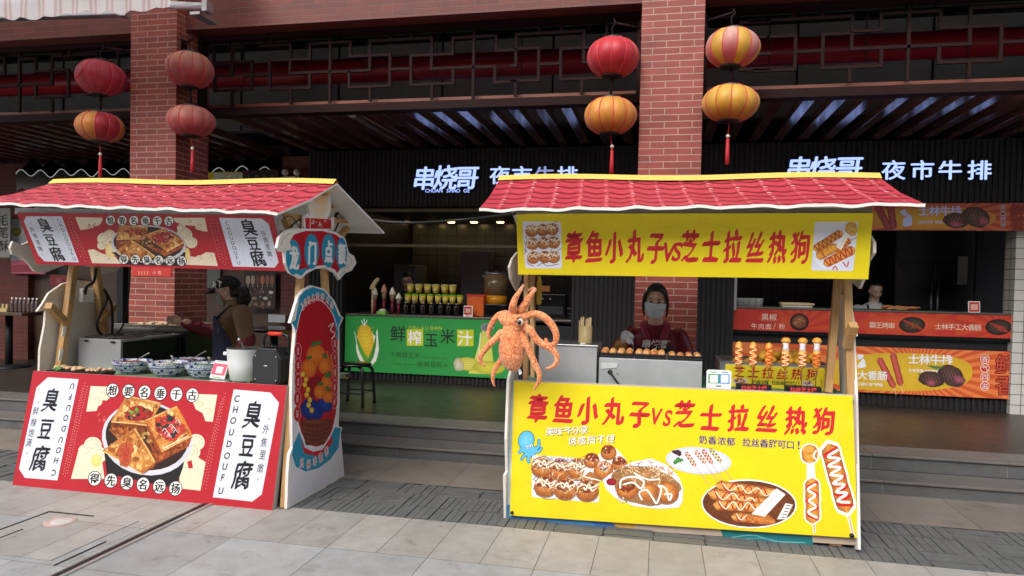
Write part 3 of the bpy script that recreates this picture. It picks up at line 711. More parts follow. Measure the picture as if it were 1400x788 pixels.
pr.line('士林牛排',(1249,491),(1294.5,492.5),13.5,(245,245,252),off=.02); pr.latin('外焦里嫩！肉质鲜嫩',(1242,506.5),(1284,508),4.4,(245,245,250),off=.01)
steaks(pr,1290,514,17); 
for k in range(5): pr.stroke([(1268,500),(1282+2*k,506-k)],1,(90,130,70),0)
for i,t in enumerate('香气四溢'):
    pr.ell(1346.5,491+i*12.3,6.2,6.2,(250,240,220)); pr.ell(1346.5,491+i*12.3,5.5,5.5,(206,60,50)); pr.ch(t,1346.5,491+i*12.3,8,(250,244,230))
for t,y in (('鲜',499),('香',527)):
    halo(pr,t,1376,y,27,(120,26,24),.05); pr.ch(t,1376,y,27,(206,84,54),off=.0)
b.build('sign_panel',[M['print'],M['black']],sk)
pr=Pr((.82,8.27,2.155),(3.80,8.27,2.155),(.82,8.27,2.44)); b=pr.mb
b.box((.82,8.2705,2.15),(3.80,8.298,2.445),1)
pr.fill((170,72,44)); burst(pr,1290,296,44,4.0,(196,104,70))
pr.ell(1270,299,92,15,(206,160,50),(190,130,50),sq=2.6)
for a in ((1199,281,1216,314),(1217,280,1222,314)): dog(pr,*a,10,(None,),3,(156,66,64,.3),(110,36,36,.3))
pr.ell(1236,291,7,4,(190,196,240),seg=9,wob=.3); pr.poly([(1234,308),(1235,299),(1243,293),(1247,297),(1247,308),(1238,310)],(190,196,240))
pr.line('士林牛排',(1263,288.5),(1307,288.5),13,(186,196,255),off=.02); pr.latin('肉质鲜嫩 香嫩可口',(1256,304),(1297,304),4.2,(180,190,240),off=.01)
steaks(pr,1324,297,17,5)
for i,t in enumerate('香气四溢'):
    pr.ell(1371.5,283+i*7.9,4.2,4.2,(226,190,190)); pr.ell(1371.5,283+i*7.9,3.7,3.7,(120,40,60)); pr.ch(t,1371.5,283+i*7.9,5,(240,226,220))
for t,y in (('鲜',288),('香',306)):
    halo(pr,t,1391,y,18,(110,24,24),.05); pr.ch(t,1391,y,18,(160,66,44))
tag(b.build('shop_sign',[M['print'],M['black']]),'orange steak sign board under the ribbed fascia at the upper right','sign')
# ================================================================ LEFT BAY: neighbouring shops
M['woodpanel']=mat_wood('brown_wood_panel',(70,52,42),(92,70,55),.5,0,.35)
M['woodpanelv']=mat_wood('dark_wood_panel',(58,44,38),(78,60,50),.45,0,.35)
nb=empty('neighbour_shop_front',(-7.5,8.8,.23),'brown wood clad shop front with posters in the left bay of the arcade','shop front')
b=MB(); b.box((-13.9,8.8,.232),(-8.62,8.95,3.3)); b.box((-8.42,8.8,.232),(-4.95,8.95,3.3)); b.build('wall',M['woodpanel'],nb)
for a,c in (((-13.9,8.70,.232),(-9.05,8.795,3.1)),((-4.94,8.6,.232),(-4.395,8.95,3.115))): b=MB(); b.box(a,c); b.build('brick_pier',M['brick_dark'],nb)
b=MB(); b.box((-8.615,8.75,.232),(-8.425,8.93,3.1)); b.box((-7.55,8.70,.232),(-7.45,8.795,2.9)); b.box((-6.62,8.7,.232),(-6.54,8.795,2.9)); b.build('post',M['black'],nb)
b=MB(); b.box((-9.0,8.74,2.35),(-4.95,8.79,3.1)); b.build('dark_fascia',M['blackgloss'],nb)
b=MB(); b.box((-6.5,8.75,1.35),(-5.95,8.79,2.2)); b.build('window',mat('pale_window',(120,124,122),.15,0,.1,3),nb)
# corrugated black eave with a wavy edge light
M['led']=mat('white_edge_light',(240,244,245),.4,emit=(235,240,240),es=.12)
for x0,x1,wv in ((-6.6,-5.0,.34),(-9.1,-6.75,.34)):
    b=MB(); n=60; top=[];bot=[];k=[]
    for i in range(n+1):
        x=x0+(x1-x0)*i/n; z=2.93+.05*math.sin(2*PI*(x-x0)/wv)+.012*math.sin(9*x)
        bot.append((x,8.55,z)); top.append((x,8.72,3.1+.05*math.sin(2*PI*(x-x0)/wv)))
    fs=[(i,i+1,n+2+i,n+1+i) for i in range(n)]
    b.add(bot+top,fs,0,True); b.add([(x,y+.01,z-.02) for x,y,z in bot]+[(x,y+.01,z-.02) for x,y,z in top],fs,0,True)
    b.add(bot+[(x,y,z-.26) for x,y,z in bot],fs,0); b.tube([(x,y-.012,z) for x,y,z in bot],.005,6,1)
    tag(b.build('shop_eave',[M['blackgloss'],M['led']]),'black corrugated eave edged with a wavy white light line, %s'%('right of the left brick pillar' if wv and x0>-7 else 'left of the left brick pillar'),'eave')
def board(name,x0,y0,x1,y1,Y,label,cat,draw,th=.015,frame=None):
    a=P(x0,y1,Y);c=P(x1,y1,Y);t=P(x0,y0,Y)
    pr=Pr((a.x,Y,a.z),(c.x,Y,a.z),(a.x,Y,t.z)); b=pr.mb; b.box((a.x-.004,Y+.0003,a.z-.004),(c.x+.004,Y+th,t.z+.004),1)
    draw(pr); return tag(b.build(name,[M['print'],frame or M['black']]),label,cat)
def d_brush(pr):
    pr.fill((150,148,142)); 
    for t,y in zip('毛笔酥',(301,318,336)): pr.brush(t,4.5,y,15,(26,24,24),sx=1.1)
board('hanging_sign',-8,285,14,352,8.5,'grey vertical sign board with black brush lettering at the far left','sign',d_brush)
def d_food1(pr):
    pr.fill((206,80,104)); pr.poly([(15,300),(60,296),(60,355),(15,357)],(206,208,214)); pr.ell(24,318,12,10,(240,240,236),(200,200,200)); pr.ell(22,317,7,6,(206,190,60),(150,150,40))
    pr.ell(45,345,17,12,(216,190,150,.5),(150,120,84,.5)); flakes(pr,44,344,14,9,20,4)
    pr.latin('特色小吃',(22,293),(44,293),4.5,(244,226,230)); pr.poly([(15,363),(60,361),(60,371),(15,373)],(150,30,56))
board('food_poster',15,289,62,374,8.64,'pink food poster with a white bowl behind the left stall sign','poster',d_food1)
def d_menu(pr):
    pr.fill((52,42,38)); q=random.Random(3)
    for i in range(6): pr.ell(339+i*6.6,383,2.7,6,q.choice([(150,96,76),(170,150,130),(110,60,50),(180,110,84)]),None,sq=3); pr.stroke([(339+i*6.6,389),(339+i*6.6,393)],.8,(190,170,140),0)
    for i in range(5): pr.ell(340+i*7.6,400+(i%2)*8,3.4,2.2,q.choice([(200,196,190),(150,120,90),(120,70,50)]),seg=10)
    for i in range(4): pr.ell(341+i*9,416,3,3.6,q.choice([(200,190,176),(160,120,84)]),(90,60,40),seg=10)
    dots(pr,356,408,18,14,26,[(190,180,170),(140,100,80),(96,60,46)],.5,1.3,3)
board('ice_lolly_menu',334,368,376,421,8.66,'dark menu board of ice lollies on the wall behind the woman at the tofu stall','poster',d_menu)
def d_yel(pr): pr.fill((226,196,40)); pr.poly([(292,237),(334,237),(334,248),(292,248)],(206,220,206)); flakes(pr,316,242,16,5,26,8,((170,160,60),(120,150,70),(226,200,90)),8)
board('product_poster',282,236,334,248,8.5,'yellow and pale green poster strip under the wavy eave','poster',d_yel)
def d_name(pr):
    pr.fill((26,22,22)); pr.line('工会百货',(340,241.5),(372,242),6,(150,130,112)); pr.stroke([(334,236),(379,234)],1.2,(120,30,40),0); pr.stroke([(335,236),(335,247)],1.2,(120,30,40),0); pr.stroke([(378,234),(378,247)],1.2,(120,30,40),0)
board('name_board',332,233,380,248,8.45,'small black name board framed in red under the wavy eave','sign',d_name)
def d_red(pr): pr.fill((130,22,34)); pr.line('米线',(80,384),(96,384),8,(176,110,100))
board('red_menu_board',68,376,104,391,8.69,'dark red menu board behind the white cut out of the tofu stall','sign',d_red)
def d_tag(pr): pr.fill((176,52,46)); [pr.stroke([(190+i*4,371),(190+i*4,376)],1,(214,160,110),0) for i in range(4)]; pr.latin('小吃',(207,373),(222,373),5,(230,190,180))
board('red_sign_tag',181,366,233,377,5.99,'red rounded tag fixed on the left brick pillar under the stall sign','sign',d_tag,.008,M['plasticred'])
# emergency lights
r=empty('emergency_light',P(396,246,8.58),'twin headed emergency light on the dark brick pier above the left stall roof','lamp')
b=MB(); c=P(396,245,8.58); b.box((c.x-.11,8.53,c.z-.03),(c.x+.11,8.595,c.z+.03)); b.build('housing',M['silver'],r)
for x in (390,406):
    b=MB(); c=P(x,236,8.5); b.ball(c,.046,14,8); b.tube([c,(c.x,8.56,c.z-.08)],.012,8); b.build('lamp_head',M['whiteboard'],r)
# tables and bottles at far left, dark table behind the woman
def table(x0,x1,y0,y1,zt,label,mt):
    r=empty('side_table',((x0+x1)/2,(y0+y1)/2,.23),label,'table')
    b=MB(); b.box((x0,y0,zt-.04),(x1,y1,zt)); b.build('table_top',mt,r,bev=.006)
    b=MB(); b.tube([((x0+x1)/2,(y0+y1)/2,.25),((x0+x1)/2,(y0+y1)/2,zt-.04)],.045,12); b.build('pedestal',M['black'],r)
    b=MB(); b.lathe(((x0+x1)/2,(y0+y1)/2,.23),[(.26,0),(.26,.015),(.05,.04)],20); b.build('base',M['black'],r)
    return r
a=P(-40,428,7.9); c=P(57,427,7.9)
table(a.x,c.x,7.6,8.3,c.z,'brown side table with rows of drink bottles at the far left',M['woodpanel'])
zt=c.z
bp=None
for k in range(14):
    x,y=P(17+ (k%7)*5.6,420,7.75+.14*(k//7)).x,7.75+.14*(k//7)
    b=MB(); b.lathe((x,y,zt),[(.024,0),(.026,.02),(.026,.1),(.022,.13),(.010,.155),(.010,.165)],12,0)
    o=b.build('drink_bottle',M['bottle'] if 'bottle' in M else M.setdefault('bottle',mat('smoky_bottle',(96,80,76),.15,0,.2)))
    tag(o,'small drink bottle in the rows on the brown side table','bottle','drink bottles on the side table')
    b=MB(); b.lathe((x,y,zt+.166),[(.013,0),(.013,.018)],10); b.build('cap',M['plasticwhite'],o)
b=MB(); c=P(5,418,7.75); b.box((c.x-.12,7.7,zt),(c.x+.1,7.86,zt+.05),0)
for i in range(4): b.box((c.x-.11+i*.05,7.71+.01*i,zt+.052),(c.x-.08+i*.05,7.8,zt+.10),0)
tag(b.build('condiment_caddy',M['bamboo']),'small wooden caddy beside the drink bottles on the side table','caddy')
a=P(348,450,7.6); c=P(402,450,7.6)
table(a.x,c.x,7.3,7.9,a.z+.02,'black topped table behind the woman at the tofu stall',M['blackgloss'])
b=MB(); c=P(391,440,8.55); e=P(378,432,8.55); b.box((e.x,8.35,c.z),(c.x+.1,8.59,c.z+.1)); tag(b.build('white_wall_shelf',M['silver']),'pale wall shelf under the dark brick pier behind the tofu stall','shelf')
b=MB(); c=P(195,478,7.9); b.box((c.x-.4,7.8,.231),(c.x+.9,8.3,c.z+.02),0); o=tag(b.build('low_cabinet',M['woodh']),'low orange wooden cabinet behind the fryer','cabinet')
# ================================================================ LANTERNS
def mat_cloth(name):
    t=NT(name); a=t.n('Attribute',attribute_name='Col'); co=t.co(); n=t.noise(co,7,5); n2=t.noise(co,420,2)
    c=t.mix(.55,a.outputs['Color'],t.ramp(n,[(.3,(.62,.6,.58)),(.65,(1,1,1))]),'MULTIPLY'); c=t.mix(.3,c,t.ramp(n2,[(.3,(.5,.5,.5)),(.7,(1,1,1))]),'MULTIPLY')
    t.l(c,t.b.inputs['Base Color']); t.b.inputs['Roughness'].default_value=.48; t.b.inputs['Sheen Weight'].default_value=.15
    tr=t.n('BsdfTranslucent'); t.l(c,tr.inputs[0]); mx=t.n('MixShader'); mx.inputs[0].default_value=.12
    t.l(t.b.outputs[0],mx.inputs[1]); t.l(tr.outputs[0],mx.inputs[2]); t.l(mx.outputs[0],t.t.nodes['Material Output'].inputs[0])
    t.bump(n,.25,.02); return t.m
M['cloth']=mat_cloth('lantern_silk'); M['cord']=mat('pink_red_cord',(196,60,64),.6); M['tassel']=mat('red_tassel',(186,36,44),.6,0,.2,90,.3)
def lantern(x,y,rx,ry,top,bot,seam,label,tilt=0,tassel=None,patch=None,ph=0,squash=1,Y=5.93):
    c=P(x,y,Y); dep=(c-CAMP).dot(CF); r=rx*dep/FPX*dep/(c-CAMP).length*1.04; h=ry*dep/FPX*.87
    root=empty('lantern',(c.x,c.y,c.z-h),label,'lantern','lanterns hanging beside the brick pillars')
    NP=11; seg=NP*6; n=16; b=MB(); vs=[];cols=[];fs=[]; Rm=Matrix.Rotation(tilt,3,'Y')
    qq=random.Random(int(x+y)); dent=qq.uniform(0,6.28)
    for i in range(n+1):
        th=.30+(PI-.60)*i/n
        for k in range(seg):
            a=2*PI*k/seg+ph; f=(k%6)/6; lob=1-.045*(abs(math.cos(PI*f))**5)
            dd=1-.05*max(0,math.cos(a-dent))**4*math.sin(th*2+1)
            rr=r*(math.sin(th)**.82)*lob*dd; p=Rm@V((rr*math.cos(a),rr*math.sin(a),-h*1.03*math.cos(th)))
            vs.append(c+p)
    for pn in range(NP):
        loc=[];lc=[];lf=[]
        pc=patch(pn) if patch else None
        for i in range(n+1):
            for k in range(7):
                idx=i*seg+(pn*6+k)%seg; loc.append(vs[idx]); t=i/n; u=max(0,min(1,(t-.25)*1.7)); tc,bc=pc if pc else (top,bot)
                lc.append((*lin(tuple(bc[j]+(tc[j]-bc[j])*u for j in range(3))),1))
        for i in range(n):
            for k in range(6): lf.append((i*7+k,i*7+k+1,(i+1)*7+k+1,(i+1)*7+k))
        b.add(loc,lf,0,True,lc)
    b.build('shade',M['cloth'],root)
    b=MB()
    for pn in range(NP):
        b.tube([vs[i*seg+pn*6]+(vs[i*seg+pn*6]-c)*.012 for i in range(n+1)],r*.018,5)
    b.build('seam_cords',seam,root)
    zr=h*1.03*math.cos(.30); r0=r*math.sin(.30)**.82*1.05
    for s in (-1,1): 
        b=MB(); o=Rm@V((0,0,s*zr)); b.lathe(c+o,[(r0*.9,-.012),(r0*1.04,-.008),(r0*1.04,.008),(r0*.9,.012)],28); b.build('rim',M['plasticblack'],root)
    if tassel:
        b=MB(); z=c.z-h; e=P(tassel[0],tassel[1],Y); top_=V((c.x,Y,z)); k=P((x+tassel[0])/2,tassel[1]-38,Y)
        b.tube([top_+V((0,0,.03)),(e.x,Y,e.z+.22)],.004,6,0); b.ball((e.x,Y,e.z+.225),.016,10,8,1); b.tube([(e.x,Y,e.z+.21),(e.x,Y,e.z+.19),(e.x,Y,e.z+.1),(e.x,Y,e.z)],[.007,.013,.016,.018],10,0)
        b.build('tassel',[M['tassel'],M['creamboard']],root)
    return root,c,r,h
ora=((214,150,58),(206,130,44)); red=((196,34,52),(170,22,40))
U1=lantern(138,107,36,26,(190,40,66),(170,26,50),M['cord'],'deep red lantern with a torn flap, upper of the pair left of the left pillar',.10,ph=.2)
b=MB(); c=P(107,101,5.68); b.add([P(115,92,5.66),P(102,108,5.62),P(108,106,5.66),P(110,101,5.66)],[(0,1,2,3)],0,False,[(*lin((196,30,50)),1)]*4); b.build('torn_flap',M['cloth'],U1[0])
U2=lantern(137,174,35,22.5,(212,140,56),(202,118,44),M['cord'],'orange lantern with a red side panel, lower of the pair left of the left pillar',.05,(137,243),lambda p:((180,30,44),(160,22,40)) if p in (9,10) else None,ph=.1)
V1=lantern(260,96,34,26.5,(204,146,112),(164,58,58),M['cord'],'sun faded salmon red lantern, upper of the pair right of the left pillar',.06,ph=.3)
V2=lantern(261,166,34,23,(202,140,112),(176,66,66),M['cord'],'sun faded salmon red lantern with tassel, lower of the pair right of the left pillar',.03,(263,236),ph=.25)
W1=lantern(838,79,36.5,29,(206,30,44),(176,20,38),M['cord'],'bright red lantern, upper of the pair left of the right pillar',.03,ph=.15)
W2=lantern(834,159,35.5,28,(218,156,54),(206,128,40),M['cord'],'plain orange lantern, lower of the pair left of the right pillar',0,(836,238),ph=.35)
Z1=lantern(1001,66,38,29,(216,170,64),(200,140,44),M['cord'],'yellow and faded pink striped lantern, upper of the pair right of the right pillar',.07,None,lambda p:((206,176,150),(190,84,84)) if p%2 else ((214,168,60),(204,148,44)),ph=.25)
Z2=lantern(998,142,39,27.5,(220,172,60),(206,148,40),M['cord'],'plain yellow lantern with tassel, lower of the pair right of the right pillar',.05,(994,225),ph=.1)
for (up,lo,px,side,lab) in ((U1,U2,-5.07,-1,'left of the left pillar'),(V1,V2,-4.565,1,'right of the left pillar'),(W1,W2,-.205,-1,'left of the right pillar'),(Z1,Z2,.302,1,'right of the right pillar')):
    c=up[1]; z=c.z+up[3]+.13
    b=MB(); b.tube([(px-side*.01,6.1,z),(c.x,5.95,z+.01)],.011,8); b.box((px,6.06,z-.08),(px+side*.012,6.14,z+.06))
    b.tube(smooth([(c.x,5.95,z+.04),(c.x+.015,5.94,z),(c.x-.012,5.93,z-.04),(c.x,5.93,z-.13)],5),.006,6)
    l=lo[1]; b.tube([(c.x,5.93,c.z-up[3]-.005),(l.x,5.93,l.z+lo[3]+.005)],.011,8); b.tube([(c.x,5.93,c.z+up[3]),(c.x,5.93,c.z-up[3])],.006,6); b.tube([(l.x,5.93,l.z+lo[3]),(l.x,5.93,l.z-lo[3])],.006,6)
    tag(b.build('lantern_bracket',M['iron']),'black iron arm and rod holding the lantern pair '+lab,'bracket')
# ================================================================ AWNING (upper left)
aw=empty('awning',(-4.9,5.5,3.7),'white and dusty pink striped awning with scalloped edge at the upper left corner','awning')
def mat_awn():
    t=NT('striped_awning_cloth'); uv=t.co('UV'); s=t.n('SeparateXYZ'); t.l(uv,s.inputs[0])
    f=t.mth('FRACT',t.mth('MULTIPLY',s.outputs[0],6.0)); k=t.mth('LESS_THAN',t.mth('ABSOLUTE',t.mth('SUBTRACT',f,.5)),.2)
    f2=t.mth('LESS_THAN',t.mth('ABSOLUTE',t.mth('SUBTRACT',f,.5)),.06)
    n=t.noise(uv,3,3); c=t.mix(k,lin((238,236,234)),lin((222,200,198))); c=t.mix(f2,c,lin((236,232,228))); c=t.mix(.3,c,t.ramp(n,[(.3,(.7,.7,.68)),(.7,(1,1,1))]),'MULTIPLY')
    t.l(c,t.b.inputs['Base Color']); t.b.inputs['Roughness'].default_value=.7
    tr=t.n('BsdfTranslucent'); t.l(c,tr.inputs[0]); mx=t.n('MixShader'); mx.inputs[0].default_value=.6; t.l(t.b.outputs[0],mx.inputs[1]); t.l(tr.outputs[0],mx.inputs[2]); t.l(mx.outputs[0],t.t.nodes['Material Output'].inputs[0])
    return t.m
M['awn']=mat_awn()
b=MB(); n=90; x0,x1=-8.0,-3.86; zf=3.80
top=[];mid=[];bot=[]
for i in range(n+1):
    x=x0+(x1-x0)*i/n; sc2=abs(math.sin(PI*(x-x0)/.21)); y=5.0+.012*math.sin(23*x)
    top.append((x,6.1,4.55)); mid.append((x,5.0,zf)); bot.append((x,y,zf-.15-.03*sc2-.012*math.sin(7*x)))
fs=[(i,i+1,n+2+i,n+1+i) for i in range(n)]
b.add(bot+mid,fs,0,True); b.add(mid+top,fs,0,True); b.build('cloth',M['awn'],aw)
b=MB(); b.tube([(x0,5.03,zf-.02),(x1,5.03,zf-.02)],.022,12); b.build('front_bar',M['silver'],aw)
a=P(0,23,5.7); c=P(160,17.5,5.7); e=P(285,12,5.7)
b=MB(); b.hexa([(-8,5.66,a.z+.02),(c.x,5.66,c.z-.03),(c.x,5.76,c.z-.03),(-8,5.76,a.z+.02)],[(-8,5.66,a.z+.11),(c.x,5.66,c.z+.05),(c.x,5.76,c.z+.05),(-8,5.76,a.z+.11)])
b.build('cassette_rail',M['silver'],aw,bev=.012)
b=MB(); p0=P(172,5,5.75); p1=P(283,13,5.75); b.tube([(p0.x,5.75,p0.z+.01),(p1.x,5.75,p1.z+.02)],.035,16); b.box((p0.x-.06,5.72,p0.z-.12),(p0.x+.02,5.79,p0.z+.04)); b.box((p1.x-.02,5.70,p1.z-.03),(p1.x+.03,5.80,p1.z+.07)); b.box((p1.x-.16,5.73,p1.z-.045),(p1.x-.06,5.998,p1.z-.02)); b.build('roller_arm',M['silver'],aw)
b=MB(); b.beam((-4.2,5.05,zf-.03),(-4.2,5.99,4.3),.03,.03); b.beam((-7,5.05,zf-.03),(-7,5.99,4.3),.03,.03); b.build('arm',M['silver'],aw)
# ================================================================ STALLS
class PU(Pr):
    def uv(s,x,y): return (x,y)
def roof(root,EL,ER,RR,RL,BR,BL,pitch,slant,rows=5,seed=1):
    EL,ER,RR,RL,BR,BL=map(V,(EL,ER,RR,RL,BR,BL)); th=.014
    pr=PU(EL,ER,RL); b=pr.mb; q=random.Random(seed)
    n=96; up=pr.N
    def wav(i): return (.0045*math.sin(2*PI*i/n*(ER-EL).length/(pitch*2)+seed)+.0025*math.sin(i*.9))
    e=[EL+(ER-EL)*(i/n)+V((0,0,wav(i)))+V((0,.004*math.sin(i*.5),0)) for i in range(n+1)]
    r=[RL+(RR-RL)*(i/n)+V((0,0,.012*math.sin(i*PI/n*3)-.006)) for i in range(n+1)]
    mid=[a*.5+c*.5+V((0,0,-.018)) for a,c in zip(e,r)]
    f=lambda:[(i,i+1,n+2+i,n+1+i) for i in range(n)]
    b.add(e+mid,f(),1,True); b.add(mid+r,f(),1,True)                        # printed top
    dn=V((0,0,-th)); b.add([p+dn for p in e]+[p+dn for p in mid],f(),2,True); b.add([p+dn for p in mid]+[p+dn for p in r],f(),2,True)
    b.add([p+V((0,-.002,-.015)) for p in e]+[p+V((0,-.003,.002)) for p in e],f(),2)  # pale cut edge
    for s in (0,n): b.add([e[s],mid[s],r[s],r[s]+dn,mid[s]+dn,e[s]+dn],[(0,1,2,3,4,5)],2)
    # back slope
    b.add([RL,RR,BR,BL],[(3,2,1,0)],1); b.add([p+dn for p in (RL,RR,BR,BL)],[(0,1,2,3)],2)
    b.add([BL,BR,BR+dn,BL+dn],[(0,1,2,3)],2); b.add([RR,BR,BR+dn,RR+dn],[(0,1,2,3)],2); b.add([RL,BL,BL+dn,RL+dn],[(0,1,2,3)],2)
    # printed tile courses follow the sagging sheet
    W,H=pr.W,pr.H
    def pt(u,v):
        t=max(0,min(1,v/H)); i=max(0,min(n-1e-6,u/W*n)); j=int(i); fr=i-j
        E_=e[j].lerp(e[j+1],fr);M_=mid[j].lerp(mid[j+1],fr);R_=r[j].lerp(r[j+1],fr)
        return E_.lerp(M_,t*2) if t<.5 else M_.lerp(R_,t*2-1)
    kk=[1]
    def quad(us,cols):
        kk[0]+=1; h=.0006+kk[0]*2e-6
        b.add([pt(u,v)+up*h for u,v in us],[tuple(range(len(us)))],0,False,[(*lin(c),.08) for c in cols])
    rh=H/rows; nc=int(W/pitch)+2
    for ri in range(rows):
        v0=ri*rh
        for ci in range(-1,nc):
            u=ci*pitch+slant*v0/H
            lo,hi=max(0.005,u),min(W-.005,u+pitch)
            if hi-lo<.03: continue
            sh=q.uniform(-8,8)
            # soft light streak of the round cover tile
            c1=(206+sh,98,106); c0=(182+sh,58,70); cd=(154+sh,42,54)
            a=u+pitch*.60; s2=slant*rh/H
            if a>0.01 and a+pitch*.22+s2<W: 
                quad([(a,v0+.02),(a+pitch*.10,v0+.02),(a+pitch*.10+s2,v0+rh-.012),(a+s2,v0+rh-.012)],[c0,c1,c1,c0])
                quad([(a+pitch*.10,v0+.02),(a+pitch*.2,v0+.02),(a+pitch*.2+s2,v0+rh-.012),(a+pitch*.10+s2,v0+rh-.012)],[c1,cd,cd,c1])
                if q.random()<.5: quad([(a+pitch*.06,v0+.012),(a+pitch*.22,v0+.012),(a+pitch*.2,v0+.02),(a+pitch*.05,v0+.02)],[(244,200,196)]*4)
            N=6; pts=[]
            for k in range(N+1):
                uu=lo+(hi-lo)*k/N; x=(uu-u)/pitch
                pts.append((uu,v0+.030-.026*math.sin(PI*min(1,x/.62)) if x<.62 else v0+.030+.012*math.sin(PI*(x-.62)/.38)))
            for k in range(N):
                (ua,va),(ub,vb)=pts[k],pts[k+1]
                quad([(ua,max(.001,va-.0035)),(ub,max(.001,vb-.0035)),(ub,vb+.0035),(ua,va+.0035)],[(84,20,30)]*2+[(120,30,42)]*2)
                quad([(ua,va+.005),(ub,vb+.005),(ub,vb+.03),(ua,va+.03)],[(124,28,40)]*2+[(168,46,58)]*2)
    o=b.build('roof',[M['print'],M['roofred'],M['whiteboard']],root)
    b=MB()
    p=[RL+V((0,-.05,-.014)),RL+V((0,0,.026)),RL+V((0,.05,-.012))]; d=RR-RL
    N=24; vs=[]
    for i in range(N+1):
        zz=V((0,0,.008*math.sin(i*PI/N*3)-.002)); vs+= [x+d*(i/N)+zz for x in p]
    b.add(vs,[(3*i+j,3*i+3+j,3*i+4+j,3*i+1+j) for i in range(N) for j in (0,1)],0)
    b.build('ridge_strip',M['yellowtrim'],o); return o
def panel(name,root,O,A,B,quadpx,th,back,draw,mats=None,bev=0):
    pr=Pr(O,A,B); uv=[pr.uv(*p) for p in quadpx]; pts=[pr.at(u,v,0) for u,v in uv]
    pr.mb.prism(pts,pr.N*-th,1); draw(pr); return pr.mb.build(name,mats or [M['print'],back],root)
def cut(name,root,X,px,th,m,draw=None,extra=None):   # cut-out board standing in a plane of constant X
    pts=[PX(x,y,X) for x,y in px]; pr=Pr((X,3,0),(X,6,0),(X,3,1)); b=pr.mb
    if pr.N.x<0: off=V((th,0,0))
    else: off=V((-th,0,0))
    b.prism(pts,off,1)
    if draw: draw(pr)
    return b.build(name,[M['print'],m],root)
RED=(182,34,46); WHT=(220,224,236); CRM=(238,222,192); INK=(24,22,26)
# ---------------------------------------------------------------- tofu stall (left)
LS=empty('food_stall',(-3.4,4.7,0),'red signed stinky tofu stall with a bowl of fried tofu pictured on its front','food stall')
def badges(pr,txt,p0,p1,rx,ry,h,rot=0):
    n=len(txt)
    for i,t in enumerate(txt):
        x=p0[0]+(p1[0]-p0[0])*i/(n-1); y=p0[1]+(p1[1]-p0[1])*i/(n-1)
        pr.ell(x,y,rx,ry,INK,INK,rot=rot,seg=24); pr.ell(x,y,rx*.88,ry*.9,(240,238,232),(240,238,232),rot=rot,seg=24); pr.ch(t,x-.025*h,y,h,INK,off=.012,shear=.06); pr.ch(t,x+.025*h,y,h,INK,off=.012,shear=.06)
def dotcol(pr,p0,p1,n,c,r=.6):
    for i in range(n): pr.ell(p0[0]+(p1[0]-p0[0])*i/(n-1),p0[1]+(p1[1]-p0[1])*i/(n-1),r,r,c,seg=6)
